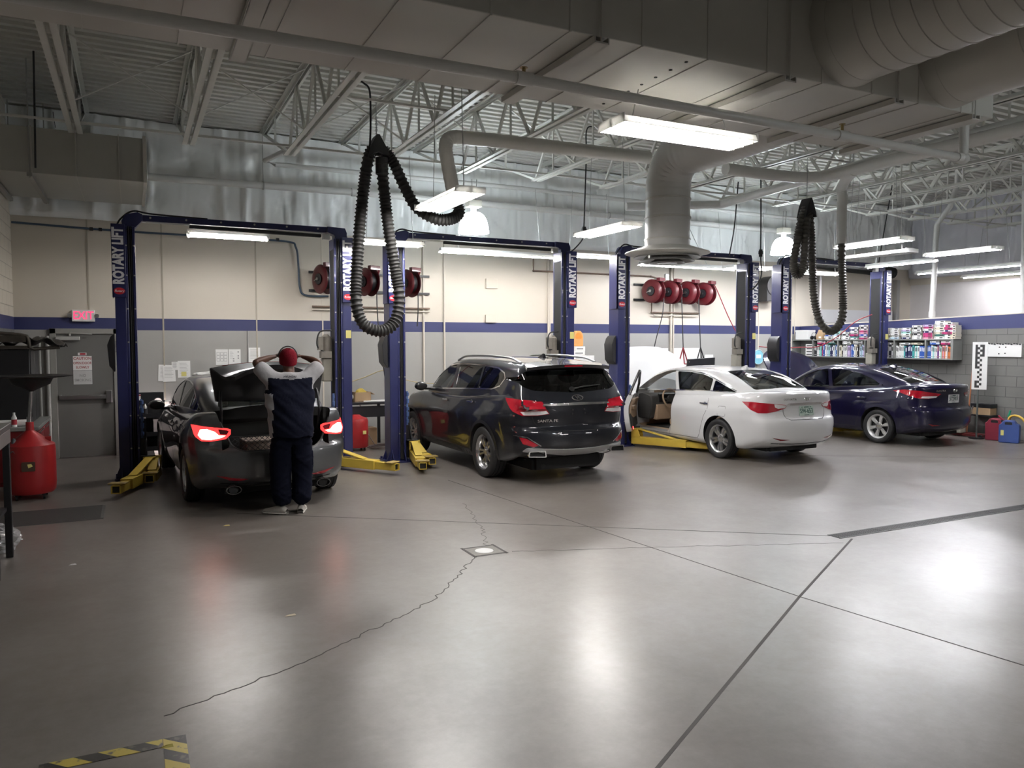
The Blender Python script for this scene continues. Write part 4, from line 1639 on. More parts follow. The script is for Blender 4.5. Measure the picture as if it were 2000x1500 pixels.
def wheel(car, x, y, Rt, Rr, wd, style, steer=0.0):
    """Tyre with tread, alloy rim, spokes, hub; outer face towards sign(y)."""
    s = 1 if y > 0 else -1
    M = Matrix.Translation((x, y, Rt)) @ Matrix.Rotation(steer, 4, 'Z') @ Matrix.Rotation(-s * PI / 2, 4, 'X')
    h = wd / 2
    mb = MB()
    pr = [(Rr + 0.004, -h * 0.8), (Rr + 0.02, -h * 0.93), (Rt - 0.035, -h), (Rt - 0.012, -h * 0.9), (Rt - 0.002, -h * 0.7)]
    for g in (-0.45, 0.0, 0.45):
        pr += [(Rt, h * (g - 0.05)), (Rt - 0.008, h * (g - 0.045)), (Rt - 0.008, h * (g + 0.045)), (Rt, h * (g + 0.05))]
    pr += [(Rt - 0.002, h * 0.7), (Rt - 0.012, h * 0.9), (Rt - 0.035, h), (Rr + 0.02, h * 0.93), (Rr + 0.004, h * 0.8)]
    mb.lathe(pr, 48, M=M)
    w = mb.build('wheel', M_TYRE, car, smooth=35)
    mb = MB()
    mb.lathe([(Rr + 0.006, -h * 0.85), (Rr - 0.02, -h * 0.6), (Rr - 0.03, h * 0.3), (Rr - 0.012, h * 0.72), (Rr + 0.006, h * 0.84), (Rr + 0.008, h * 0.78)], 48, M=M)
    mb.build('rim', M_RIM if style != 'six' else M_RIMS, w, smooth=40)
    mb = MB()
    mb.cyl((0, 0, -0.05), (0, 0, -0.02), Rr - 0.03, seg=32, M=M)
    mb.build('brake_disc', M_RIMD, w, smooth=40)
    mb = MB()
    zo = h * 0.55

    def spoke(a, w0, w1, r0=0.05, r1=Rr - 0.008, off=0.0, z0=None):
        ca, sa = math.cos(a), math.sin(a)
        T = M @ Matrix.Rotation(a, 4, 'Z')
        z0 = zo * 0.75 if z0 is None else z0
        vs = []
        for r, ww, zz, o in ((r0, w0, z0, off * 0.3), (lerp(r0, r1, 0.55), lerp(w0, w1, 0.5), zo * 1.12, off * 0.7), (r1, w1, zo * 0.95, off)):
            vs += [(r, o - ww, zz - 0.03), (r, o - ww * 0.7, zz), (r, o + ww * 0.7, zz), (r, o + ww, zz - 0.03)]
        fs = []
        for i in (0, 4):
            fs += [(i, i + 1, i + 5, i + 4), (i + 1, i + 2, i + 6, i + 5), (i + 2, i + 3, i + 7, i + 6), (i + 3, i, i + 4, i + 7)]
        mb.add(vs, fs, 0, T)
    if style == 'twin5':
        for k in range(5):
            for o in (-0.038, 0.038):
                spoke(2 * PI * k / 5 + 0.3, 0.028, 0.026, off=o, r0=0.045)
    elif style == 'ten':
        for k in range(5):
            for o in (-0.2, 0.2):
                spoke(2 * PI * k / 5 + o + 0.15, 0.020, 0.017)
    elif style == 'six':
        for k in range(6):
            spoke(2 * PI * k / 6 + 0.26, 0.022, 0.044)
    else:
        for k in range(5):
            for o in (-0.14, 0.14):
                spoke(2 * PI * k / 5 + o, 0.022, 0.026)
    mb.build('spokes', M_RIM if style != 'six' else M_RIMS, w, smooth=30)
    mb = MB()
    mb.lathe([(0.075, zo * 0.3), (0.072, zo * 0.8), (0.06, zo * 0.92), (0.035, zo * 0.95), (0.033, zo), (0.0005, zo * 1.02)], 24, M=M)
    for k in range(5):
        a = 2 * PI * k / 5
        mb.cyl((0.055 * math.cos(a), 0.055 * math.sin(a), zo * 0.9), (0.055 * math.cos(a), 0.055 * math.sin(a), zo * 0.99), 0.009, seg=6, M=M)
    mb.build('hub', M_RIM, w, smooth=40)
    return w


def seat(car, x, y, mat, wd=0.5, name='seat'):
    mb = MB()
    mb.prism(roundpoly([(x - 0.28, 0.33), (x + 0.27, 0.38), (x + 0.28, 0.50), (x - 0.2, 0.47), (x - 0.4, 1.0), (x - 0.52, 1.02), (x - 0.36, 0.45)], 0.05), y - wd / 2, y + wd / 2, axis='y')
    s = mb.build(name, mat, car, bevel=0.03, seg=3)
    mb = MB()
    mb.box((x - 0.5, y, 1.12), (0.10, 0.26, 0.17), ry=-0.15)
    mb.build('headrest', mat, s, bevel=0.03, seg=3)


def emblem(mb, T, a=0.062, b=0.032):
    """Oval ring with a slanted letter inside, facing -x in the local frame of T (y across, z up)."""
    n = 36
    vs, fs = [], []
    for i in range(n):
        t = 2 * PI * i / n
        for q, d in ((1.0, 0), (0.97, -0.006), (0.83, -0.006), (0.80, 0)):
            vs.append((d, a * q * math.cos(t), b * q * math.sin(t)))
    for i in range(n):
        j = (i + 1) % n
        for k in range(3):
            fs.append((i * 4 + k, j * 4 + k, j * 4 + k + 1, i * 4 + k + 1))
    mb.add(vs, fs, 0, T)
    sl = 0.014
    for s in (-1, 1):
        c = s * 0.020
        mb.add([(d, c + o + sl * v, 0.026 * v) for d in (0, -0.006) for v in (-1, 1) for o in (-0.008, 0.008)],
               [(0, 1, 3, 2), (4, 6, 7, 5), (0, 2, 6, 4), (1, 5, 7, 3), (0, 4, 5, 1), (2, 3, 7, 6)], 0, T)
    mb.add([(d, o, v) for d in (0, -0.006) for v, o in ((-0.009, -0.022), (-0.002, -0.022), (0.002, 0.022), (0.009, 0.022))], [(0, 2, 3, 1), (4, 5, 7, 6), (0, 4, 6, 2), (1, 3, 7, 5)], 0, T)


REARTXT = Matrix(((0, 0, -1, 0), (-1, 0, 0, 0), (0, 1, 0, 0), (0, 0, 0, 1)))     # text read from behind the car


def rear_text(skin, mb, s, y, z, size, tilt=0.0, off=0.003, **k):
    p, n = skin.hit(skin.rear(), (y, z), off)
    yaw = math.atan2(n.y, -n.x)
    M = Matrix.Translation(p) @ Matrix.Rotation(-yaw, 4, 'Z') @ Matrix.Rotation(math.asin(max(-1, min(1, n.z))) * 1.0, 4, 'Y') @ REARTXT
    mb.text(s, size, M, **k)


SONATA = dict(
    rear=-2.468, front=2.353, axles=(-1.3975, 1.3975), belt=1.0, tumble=0.30, rr=0.085, crown=0.03, flare=0.018,
    ztop=[(-2.47, 1.075), (-2.3, 1.105), (-1.9, 1.095), (-1.4, 1.045), (-0.6, 1.01), (0.6, 0.98), (1.15, 0.965), (1.6, 0.88), (2.0, 0.79), (2.35, 0.66)],
    zbot=[(-2.47, 0.30), (-2.25, 0.235), (-1.9, 0.205), (-1.0, 0.19), (1.0, 0.19), (1.9, 0.19), (2.2, 0.2), (2.35, 0.24)],
    hw=[(-2.47, 0.845), (-2.0, 0.895), (-1.4, 0.912), (-0.6, 0.905), (0.4, 0.905), (1.4, 0.905), (2.0, 0.885), (2.35, 0.84)],
    sec=[(0, 0.90), (0.10, 0.945), (0.25, 0.965), (0.42, 0.985), (0.58, 1.0), (0.70, 1.0), (0.80, 0.975), (0.92, 0.94), (1.0, 0.92)],
    rprof=[(0.2, 0.13), (0.30, 0.045), (0.40, 0.01), (0.55, 0.0), (0.68, 0.02), (0.73, 0.065), (0.90, 0.085), (1.03, 0.055), (1.10, 0.015)],
    fprof=[(0.2, 0.1), (0.4, 0.0), (0.6, 0.04), (0.75, 0.2)],
    roof=[(-2.12, 1.03), (-2.0, 1.10), (-1.7, 1.205), (-1.35, 1.325), (-1.0, 1.40), (-0.6, 1.435), (-0.2, 1.44), (0.15, 1.415), (0.5, 1.335), (0.85, 1.19), (1.2, 1.02), (1.32, 0.95)],
    hhw=[(-2.1, 0.60), (-1.8, 0.715), (-1.4, 0.785), (-0.8, 0.815), (0.0, 0.825), (0.6, 0.815), (1.0, 0.79), (1.32, 0.72)],
    win=[  # side windows front to back
        [(1.0, 1.01), (0.78, 1.14), (0.5, 1.275), (0.22, 1.355), (-0.02, 1.38), (-0.20, 1.05), (0.4, 1.03)],
        [(-0.10, 1.38), (-0.45, 1.38), (-0.80, 1.35), (-1.06, 1.285), (-1.06, 1.085), (-0.28, 1.055)],
        [(-1.11, 1.27), (-1.35, 1.19), (-1.62, 1.095), (-1.58, 1.085), (-1.11, 1.085)]],
    wtop=[(1.18, 0.60), (0.32, 0.46), (0.32, -0.46), (1.18, -0.60)],
    rtop=[(-1.10, 0.47), (-1.86, 0.56), (-1.92, 0.3), (-1.93, 0), (-1.92, -0.3), (-1.86, -0.56), (-1.10, -0.47)],
    Rt=0.325, Rr=0.222, track=0.795)


def scaled(S, sx, sy, sz, **over):
    T = dict(S)
    for k in ('ztop', 'zbot', 'roof'):
        T[k] = [(x * sx, z * sz) for x, z in S[k]]
    for k in ('hw', 'hhw'):
        T[k] = [(x * sx, y * sy) for x, y in S[k]]
    for k in ('rprof', 'fprof'):
        T[k] = [(z * sz, d) for z, d in S[k]]
    T['win'] = [[(x * sx, z * sz) for x, z in w] for w in S['win']]
    T['wtop'] = [(x * sx, y * sy) for x, y in S['wtop']]
    T['rtop'] = [(x * sx, y * sy) for x, y in S['rtop']]
    T['rear'], T['front'], T['belt'] = S['rear'] * sx, S['front'] * sx, S['belt'] * sz
    T.update(over)
    return T


def car_body(root, S, paint, inner, opt):
    """Outer shell with cabin hollow, window openings, wheel wells (and trunk / door openings). Returns its Skin."""
    mats = [paint, inner, M_WELL]
    A = tmp_obj(*tub(S), mats, 0)
    B = tmp_obj(*house(S), mats, 0)
    U = boolean(A, [B], 'UNION')
    skin = Skin(U, S)
    skin.base = U.data.copy()
    cut = []
    roofx = (S['cabin'][0], S['cabin'][1]) if 'cabin' in S else (-1.75, 1.02)
    cut.append(tmp_obj(*house(S, 0.055, 0.30, roofx), mats, 1))
    body = boolean(U, cut)
    cut = []
    for w in S['win']:
        cut.append(cutter(roundpoly(w, 0.035), 'y', -2, 2, mats, 0))
    for wx in S['axles']:
        for s in (-1, 1):
            mb = MB()
            mb.cyl((wx, s * 0.56, S['Rt']), (wx, s * 1.3, S['Rt']), S['Rt'] + 0.052, seg=40)
            cut.append(tmp_obj([tuple(v) for v in mb.v], mb.f, mats, 2))
    cut.append(cutter([(x, y) for x, y in roundpoly(S['wtop'], 0.06)], 'z', S['belt'] - 0.02, 3, mats, 0))
    if S.get('rear_axis') == 'x':
        cut.append(cutter(roundpoly(S['rtop'], 0.08), 'x', -4, S['rear'] + 0.85, mats, 0))
    else:
        cut.append(cutter(roundpoly(S['rtop'], 0.05), 'z', S['belt'] + 0.02, 3, mats, 0))
    for poly, axis, d0, d1, mi in opt.get('cuts', ()):
        cut.append(cutter(poly, axis, d0, d1, mats, mi))
    body = boolean(body, cut)
    me = body.data.copy()
    bpy.data.objects.remove(body)
    me.polygons.foreach_set('use_smooth', [True] * len(me.polygons))
    me.set_sharp_from_angle(angle=R(30))
    o = bpy.data.objects.new('body', me)
    COL.objects.link(o)
    o.parent = root
    return skin, o


def windows(root, skin, S, glasses, skip=()):
    names = ['front_side_window', 'rear_side_window', 'quarter_window']
    for i, w in enumerate(S['win']):
        for s in (1, -1):
            if (i, s) in skip:
                continue
            mb = MB()
            skin.patch(mb, roundpoly(w, 0.035), skin.side(s), off=-0.006, step=0.09)
            mb.build(names[i], glasses[i], root, smooth=60)
    mb = MB()
    skin.patch(mb, roundpoly(S['wtop'], 0.06), skin.top(), off=-0.004, step=0.1)
    mb.build('windshield', glasses[3], root, smooth=60)
    mb = MB()
    skin.patch(mb, roundpoly(S['rtop'], 0.08 if S.get('rear_axis') else 0.05), skin.rear() if S.get('rear_axis') == 'x' else skin.top(), off=-0.004, step=0.07)
    mb.build('rear_window', glasses[4], root, smooth=60)


def dlo_trim(root, skin, S, mat, wd=0.014, s_list=(1, -1)):
    """Bright or black moulding around the side glass."""
    for s in s_list:
        mb = MB()
        ws = S['win']
        if len(ws[1]) == 5:
            up = ws[0][:5] + ws[1][:3] + ws[2][:5]
            lo = [ws[2][4], ws[2][5], ws[2][6], ws[1][4], ws[0][5], ws[0][6], ws[0][0]]
        else:
            up = ws[0][:5] + ws[1][:4] + ws[2][:3]
            lo = [ws[2][2], ws[2][3], ws[2][4], ws[1][4], ws[1][5], ws[0][5], ws[0][6], ws[0][0]]
        skin.ribbon(mb, lo, skin.side(s), wd, 0.004)
        skin.ribbon(mb, [(x, z + 0.014) for x, z in up], skin.side(s), wd, 0.004)
        mb.build('window_moulding', mat, root, smooth=60)


def handles(root, skin, pts, mat):
    for s in (1, -1):
        for x, z in pts:
            p, n = skin.hit(skin.side(s), (x, z), 0.022)
            mb = MB()
            mb.prism(roundpoly([(-0.10, -0.016), (0.10, -0.010), (0.10, 0.012), (-0.10, 0.018)], 0.012), -0.009, 0.009, axis='y')
            h = mb.build('door_handle', mat, root, M=Matrix.Translation(p), bevel=0.004)
            mb = MB()
            mb.cyl((p.x, p.y - s * 0.03, p.z - 0.005), (p.x, p.y - s * 0.016, p.z - 0.005), 0.03, seg=20)
            mb.build('handle_cup', M_TRIMB, h, smooth=40)


def mirrors(root, x, y, z, paint, sides=(1, -1), fold=0.0):
    for s in sides:
        mb = MB()
        M = Matrix.Translation((x, s * y, z))
        mb.ball((0, s * 0.12, 0.0), 0.1, 18, 12, s=(0.62, 1.12, 0.72), M=M)
        m = mb.build('side_mirror', paint, root, smooth=180)
        mb = MB()
        mb.bar((x + 0.03, s * (y - 0.05), z - 0.05), (x + 0.01, s * (y + 0.07), z - 0.045), 0.08, 0.035)
        mb.build('mirror_arm', M_TRIMB, m, bevel=0.008)
        mb = MB()
        mb.ball((-0.052, s * 0.12, 0.0), 0.085, 18, 10, s=(0.14, 1.1, 0.68), M=M)
        mb.build('mirror_glass', M_TRIMB, m, smooth=180)


def door_seams(root, skin, lines, sides=(1, -1)):
    for s in sides:
        mb = MB()
        for l in lines:
            skin.ribbon(mb, l, skin.side(s), 0.007, 0.0012, 0.05)
        mb.build('door_gap', M_GAP, root)


def interior(root, S, mat, xs=(-0.05, -1.05), dash=0.72, wheelmat=None):
    for y in (0.37, -0.37):
        seat(root, xs[0], y, mat)
    seat(root, xs[1] + 0.1, 0, mat, 1.25, 'rear_seat')
    mb = MB()
    mb.prism(roundpoly([(dash - 0.05, 0.45), (dash + 0.35, 0.45), (dash + 0.42, 0.90), (dash + 0.12, 0.94), (dash - 0.08, 0.90), (dash - 0.12, 0.72)], 0.05), -0.74, 0.74, axis='y')
    ds = mb.build('dashboard', M_INT, root, bevel=0.02)
    if mat is M_TAN:
        mb = MB()
        mb.prism(roundpoly([(dash - 0.14, 0.44), (dash - 0.02, 0.44), (dash - 0.02, 0.76), (dash - 0.15, 0.72)], 0.03), -0.64, 0.64, axis='y')
        mb.build('knee_panel', M_TAN, ds, bevel=0.015)
    mb = MB()
    mb.prism(roundpoly([(dash - 0.13, 0.78), (dash - 0.08, 0.76), (dash - 0.06, 0.93), (dash - 0.11, 0.92)], 0.015), 0.2, 0.56, axis='y')
    mb.build('instrument_hood', M_TRIMB, ds)
    M = Matrix.Translation((dash - 0.22, 0.37, 0.84)) @ Matrix.Rotation(R(-68), 4, 'Y')
    mb = MB()
    n = 40
    mb.tube([(0.185 * math.cos(2 * PI * k / n), 0.185 * math.sin(2 * PI * k / n), 0) for k in range(n)], 0.017, 10, M=M, closed=True)
    w = mb.build('steering_wheel', wheelmat or M_INT, root, smooth=60)
    mb = MB()
    mb.cyl((0, 0, -0.03), (0, 0, 0.02), 0.07, seg=20, M=M)
    for a in (PI / 2, -PI / 2, PI):
        mb.bar((0, 0, -0.01), (0.18 * math.cos(a), 0.18 * math.sin(a), 0), 0.03, 0.02, M=M)
    mb.cyl((0, 0, -0.02), (-0.0, 0, -0.2), 0.035, seg=12, M=M)
    mb.build('steering_hub', M_INT, w, smooth=40)


def underbody(root, S):
    mb = MB()
    z = 0.2
    mb.bx(S['rear'] + 0.35, S['front'] - 0.3, -0.55, 0.55, z - 0.02, z + 0.12)
    for wx in S['axles']:
        mb.cyl((wx, -0.7, S['Rt']), (wx, 0.7, S['Rt']), 0.05, seg=12)
    mb.tube([(1.0, 0.1, z), (-0.5, 0.1, z - 0.02), (-1.5, 0.15, z + 0.02), (S['rear'] + 0.3, 0.4, z + 0.03)], 0.035, 10)
    mb.box((S['rear'] + 0.45, 0.0, z + 0.06), (0.28, 1.0, 0.16))
    mb.build('underbody', M_WELL, root)


def reflectors(root, skin, pts, mat):
    for s in (1, -1):
        mb = MB()
        skin.patch(mb, [(skin.ang(x, y), z) for x, y, z in pts], skin.corner(s), off=0.004, step=0.03, depth=0.012)
        mb.build('rear_reflector', mat, root, smooth=40)


def plate(root, skin, y, z, text, mat, sub=None):
    p, n = skin.hit(skin.rear(), (y, z), 0.006)
    yaw = math.atan2(n.y, -n.x)
    T = Matrix.Translation(p) @ Matrix.Rotation(-yaw, 4, 'Z') @ Matrix.Rotation(math.asin(max(-1, min(1, n.z))), 4, 'Y')
    mb = MB()
    mb.prism(roundpoly([(-0.152, -0.076), (0.152, -0.076), (0.152, 0.076), (-0.152, 0.076)], 0.012), -0.008, 0.0, axis='x', M=T)
    o = mb.build('licence_plate', mat, root)
    mb = MB()
    mb.text(text, 0.105, T @ Matrix.Translation((-0.0085, 0, -0.004)) @ REARTXT, 0.0008, bold=0.0012, sx=0.80)
    for yy in (-0.09, 0.09):
        mb.bx(-0.0095, -0.008, yy - 0.015, yy + 0.015, 0.052, 0.062, M=T)
    mb.bx(-0.0092, -0.008, -0.05, 0.05, 0.05, 0.064, M=T)
    mb.bx(-0.0092, -0.008, -0.05, 0.05, -0.068, -0.06, M=T)
    mb.build('plate_lettering', M_PTXT, o, recalc=False)


def antenna(root, skin, x):
    p, n = skin.hit(skin.top(), (x, 0), 0)
    mb = MB()
    mb.add([(0.09, 0.025, 0), (0.09, -0.025, 0), (-0.09, -0.03, 0), (-0.09, 0.03, 0), (-0.06, 0.006, 0.07), (-0.06, -0.006, 0.07), (-0.095, 0.006, 0.065), (-0.095, -0.006, 0.065)],
           [(0, 1, 2, 3), (0, 4, 5, 1), (3, 6, 4, 0), (1, 5, 7, 2), (2, 7, 6, 3), (4, 6, 7, 5)], 0, Matrix.Translation(p - Vector((0, 0, 0.01))))
    return mb
# ------------------------------------------------------------------ the four cars
def tail(root, skin, outer, inner, mr=None, core=None, mc=None):
    """Wrap-round tail lamps: outer outline in the red lens, inner outline (clear section) as a child."""
    for s in (1, -1):
        mb = MB()
        skin.patch(mb, [(skin.ang(x, y), z) for x, y, z in outer], skin.corner(s), off=0.006, step=0.035, depth=0.02, bmi=1)
        t = mb.build('tail_lamp', [mr or M_LENSR, M_WELL], root, smooth=45)
        mb = MB()
        skin.patch(mb, [(skin.ang(x, y), z) for x, y, z in inner], skin.corner(s), off=0.010, step=0.03, depth=0.008)
        mb.build('reversing_lens', mc or M_LENSC, t, smooth=45)
        if core:
            mb = MB()
            skin.patch(mb, [(skin.ang(x, y), z) for x, y, z in core], skin.corner(s), off=0.009, step=0.025, depth=0.006, bmi=1)
            mb.build('lit_core', [M_LENSH, M_WELL], t, smooth=45)


SON_TAIL = [(-1.90, 0.87, 0.965), (-2.08, 0.835, 0.968), (-2.25, 0.72, 0.957), (-2.36, 0.56, 0.94), (-2.40, 0.37, 0.925), (-2.40, 0.41, 0.875), (-2.36, 0.58, 0.825), (-2.28, 0.72, 0.80), (-2.18, 0.79, 0.80), (-2.08, 0.84, 0.845), (-1.98, 0.865, 0.915)]
SON_REV = [(-2.34, 0.60, 0.938), (-2.38, 0.50, 0.930), (-2.40, 0.38, 0.918), (-2.40, 0.42, 0.880), (-2.375, 0.54, 0.868), (-2.35, 0.59, 0.89)]


def sedan_common(root, skin, S, paint, chrome_handles=True):
    L = S['rear']
    windows_trim = M_CHROME
    dlo_trim(root, skin, S, windows_trim)
    underbody(root, S)
    k = S.get('k', 1.0)
    handles(root, skin, [(-0.10 * k, 0.835), (-1.05 * k, 0.87)], M_CHROME if chrome_handles else paint)
    mirrors(root, 0.82 * k, 0.86, 1.0, paint)


def make_sonata(name, label, loc, rz, paint, inner, glasses, style, lit=False, opt=None, trunk_open=False, door_open=False, seatmat=None):
    S = dict(SONATA)
    root = thing(name, label, 'car', loc, rz)
    opt = dict(opt or {})
    cuts = []
    TO = [(-2.07, 0.555), (-2.07, -0.555), (-2.40, -0.50), (-2.7, -0.50), (-2.7, 0.50), (-2.40, 0.50)]
    if trunk_open:
        # opening seen from behind: wide at the top between the lamps, lip just above the bumper
        op = roundpoly([(-0.69, 1.3), (-0.62, 1.03), (-0.50, 0.74), (-0.40, 0.68), (0.40, 0.68), (0.50, 0.74), (0.62, 1.03), (0.69, 1.3)], 0.06)
        cuts.append((op, 'x', -3.0, -1.93, 2))
        cuts.append((roundpoly([(-1.5, 0.42), (-2.30, 0.42), (-2.34, 0.70), (-2.3, 1.01), (-1.94, 1.01), (-1.5, 0.88)], 0.04), 'y', -0.60, 0.60, 2))
    if door_open:
        dp = roundpoly([(1.0, 0.30), (1.06, 0.6), (1.02, 0.95), (0.78, 1.15), (0.5, 1.29), (0.22, 1.38), (-0.03, 1.41), (-0.20, 1.0), (-0.16, 0.45), (-0.05, 0.30)], 0.06)
        cuts.append((dp, 'y', 0.5, 2, 0))
    opt['cuts'] = cuts
    skin, body = car_body(root, S, paint, inner, opt)
    windows(root, skin, S, glasses, skip=((0, 1),) if door_open else ())
    sedan_common(root, skin, S, paint)
    sides = (1, -1)
    front = [(1.03, 0.93), (1.06, 0.6), (1.02, 0.34), (0.98, 0.27)]
    mid = [(-0.20, 0.99), (-0.16, 0.45), (-0.08, 0.27)]
    back = [(-1.10, 1.02), (-1.14, 0.80), (-1.05, 0.66), (-0.90, 0.34), (-0.84, 0.27)]
    door_seams(root, skin, [front, mid, back, [(-0.84, 0.27), (0.98, 0.26)]], sides)
    core = [(-2.14, 0.80, 0.925), (-2.22, 0.745, 0.935), (-2.29, 0.68, 0.905), (-2.32, 0.65, 0.868), (-2.365, 0.58, 0.862), (-2.345, 0.625, 0.838), (-2.27, 0.725, 0.815), (-2.18, 0.785, 0.82), (-2.12, 0.815, 0.865)] if lit else None
    so = [(x, max(y, 0.535), z) for x, y, z in SON_TAIL] if lit else SON_TAIL
    sr = [(-2.33, 0.66, 0.935), (-2.37, 0.57, 0.925), (-2.38, 0.545, 0.91), (-2.37, 0.57, 0.872), (-2.34, 0.64, 0.875)] if lit else SON_REV
    tail(root, skin, so, sr, M_LENSL if lit else M_LENSR, core, M_LENSD if lit else M_LENSC)
    reflectors(root, skin, [(-2.40, 0.36, 0.385), (-2.40, 0.52, 0.40), (-2.36, 0.66, 0.425), (-2.38, 0.52, 0.375)] if not lit else [(-2.40, 0.34, 0.375), (-2.40, 0.52, 0.395), (-2.36, 0.69, 0.425), (-2.38, 0.54, 0.37), (-2.40, 0.42, 0.36)], M_LENSD if not lit else M_LENSR)
    # lower bumper lip
    mb = MB()
    skin.ribbon(mb, [(-0.62, 0.33), (-0.3, 0.315), (0.3, 0.315), (0.62, 0.33)], skin.rear(), 0.012, 0.002)
    mb.build('bumper_groove', M_GAP, root)
    for x in (S['axles'][0], S['axles'][1]):
        for s in (1, -1):
            wheel(root, x, s * S['track'], S['Rt'], S['Rr'], 0.215, style)
    interior(root, S, seatmat or M_GREYI, wheelmat=M_TAN if seatmat is M_TAN else None)
    mb = antenna(root, skin, -1.0)
    mb.build('roof_antenna', paint, root)
    if not trunk_open:
        mb = MB()
        line = [(-0.44, 0.86), (-0.44, 0.82), (-0.43, 0.77), (-0.40, 0.72), (-0.34, 0.695), (0, 0.69), (0.34, 0.695), (0.40, 0.72), (0.43, 0.77), (0.44, 0.82), (0.44, 0.86)]
        skin.ribbon(mb, line, skin.rear(), 0.008, 0.0015)
        mb.build('trunk_gap', M_GAP, root)
        mb = MB()
        skin.patch(mb, roundpoly([(-0.44, 0.905), (-0.3, 0.918), (0.3, 0.918), (0.44, 0.905), (0.34, 0.95), (0.0, 0.958), (-0.34, 0.95)], 0.01), skin.rear(), off=0.012, step=0.06, depth=0.02)
        mb.build('chrome_garnish', M_CHROME, root, smooth=40)
        mb = MB()
        p, n = skin.hit(skin.rear(), (0, 1.015), 0.004)
        emblem(mb, Matrix.Translation(p) @ Matrix.Rotation(math.asin(n.z), 4, 'Y'))
        mb.build('emblem', M_CHROME, root)
        mb = MB()
        rear_text(skin, mb, 'SONATA', 0.33, 1.01, 0.045, ext=0.002, bold=0.0006, sx=1.3)
        mb.build('model_badge', M_CHROME, root, recalc=False)
        plate(root, skin, 0.0, 0.825, 'S94-653', M_PLATE)
    else:
        for s in (1, -1):
            mb = MB()
            mb.lathe([(0.066, -0.02), (0.062, -0.03), (0.055, -0.03), (0.052, 0.05)], 28, M=Matrix.Translation((-2.40, s * 0.50, 0.265)) @ Matrix.Rotation(PI / 2, 4, 'Y') @ Matrix.Diagonal((0.8, 1.3, 1, 1)))
            e = mb.build('exhaust_tip', pm('dull_dark_chrome', (0.16, 0.16, 0.165), 0.25, metal=1.0), root, smooth=40)
            mb = MB()
            mb.cyl((-2.40, s * 0.50, 0.265), (-2.28, s * 0.50, 0.265), 0.05, seg=20)
            mb.build('pipe_mouth', M_DARK, e)
    # fuel door
    mb = MB()
    skin.ribbon(mb, roundpoly([(-1.58, 0.70), (-1.40, 0.70), (-1.40, 0.86), (-1.58, 0.86)], 0.03), skin.side(1), 0.005, 0.001, closed=True)
    mb.build('fuel_door_gap', M_GAP, root)
    return root, skin, S


# world placement: rear axle centre given, origin of a car is the middle of its wheelbase
def car_at(ax, ay, half, yaw):
    h = PI / 2 + R(yaw)
    return (ax + half * math.cos(h), ay + half * math.sin(h), 0), h


# --- grey sedan with open trunk
P_GREY = car_paint('grey_metallic_paint', (0.095, 0.098, 0.103), metal=0.6, rough=0.32)
loc, h = car_at(1.41, 9.96, 1.3975, 3.5)
g_root, g_skin, GS = make_sonata('sedan', 'grey sedan with its trunk open and tail lamps lit', loc, h, P_GREY, M_INT,
                                 [M_GLASSD, M_GLASSD, M_GLASSD, M_GLASSM, M_GLASSM], 'multi', lit=True, trunk_open=True)
# trunk lid: inner face dark, outer skin and spoiler edge painted; hinged at the rear window base
LIDM = Matrix.Translation((-1.90, 0, 1.20)) @ Matrix.Rotation(R(80), 4, 'Y') @ Matrix.Translation((1.93, 0, -1.0))


def lid_pt(u, v, off):
    """u across -1..1, v from hinge (0) along the deck and down the rear face (1)."""
    path = [(-1.95, 1.02), (-2.1, 1.045), (-2.26, 1.055), (-2.36, 1.05), (-2.40, 1.02), (-2.385, 0.93), (-2.375, 0.85), (-2.39, 0.75), (-2.43, 0.68), (-2.44, 0.655)]
    t = v * (len(path) - 1)
    i = min(int(t), len(path) - 2)
    x = lerp(path[i][0], path[i + 1][0], t - i)
    z = lerp(path[i][1], path[i + 1][1], t - i)
    hw = table([(0, 0.60), (0.4, 0.66), (0.55, 0.60), (0.75, 0.54), (0.9, 0.50), (1, 0.44)], v)
    y = u * hw
    x += 0.13 * u * u * v
    z -= 0.03 * u * u * (1 - v)
    if off:
        z -= off * (1 - v) * 0.9
        x += off * v * 0.9
    return (x, y, z)


mb = MB()
mb.grid(lambda u, v: lid_pt(2 * u - 1, v, 0), 20, 27)
mb.grid(lambda u, v: lid_pt((2 * u - 1) * 0.985, v * 0.985 + 0.005, 0.055), 20, 27, 1)
for (fu, fv) in ((lambda t: 0, lambda t: t), (lambda t: 1, lambda t: t), (lambda t: t, lambda t: 0), (lambda t: t, lambda t: 1)):
    mb.grid(lambda a, b: Vector(lid_pt(2 * fu(a) - 1, fv(a), 0)).lerp(Vector(lid_pt((2 * fu(a) - 1) * 0.985, fv(a) * 0.985 + 0.005, 0.055)), b), 24, 1, 1)
lid = mb.build('trunk_lid', [P_GREY, M_BLACK], g_root, smooth=40, M=LIDM)
mb = MB()
mb.grid(lambda u, v: Vector(lid_pt((2 * u - 1) * 0.8, 0.34 + 0.10 * v, -0.012)), 16, 3)
mb.build('red_lens_strip', M_LENSR, lid, smooth=60, M=LIDM)  # red strip stands in for the reddish reflection along the lid edge
for s in (1, -1):
    mb = MB()
    mb.tube(catmull([(-1.99, s * 0.56, 0.86), (-2.04, s * 0.56, 1.0), (-2.06, s * 0.56, 1.12), (-2.01, s * 0.56, 1.26), (-1.97, s * 0.55, 1.34)], 6), 0.016, 8)
    mb.build('lid_hinge_arm', M_BLACKM, g_root, smooth=60)
mb = MB()
op = roundpoly([(-0.69, 1.07), (-0.62, 1.03), (-0.50, 0.74), (-0.40, 0.68), (0.40, 0.68), (0.50, 0.74), (0.62, 1.03), (0.69, 1.07)], 0.06)
pts = []
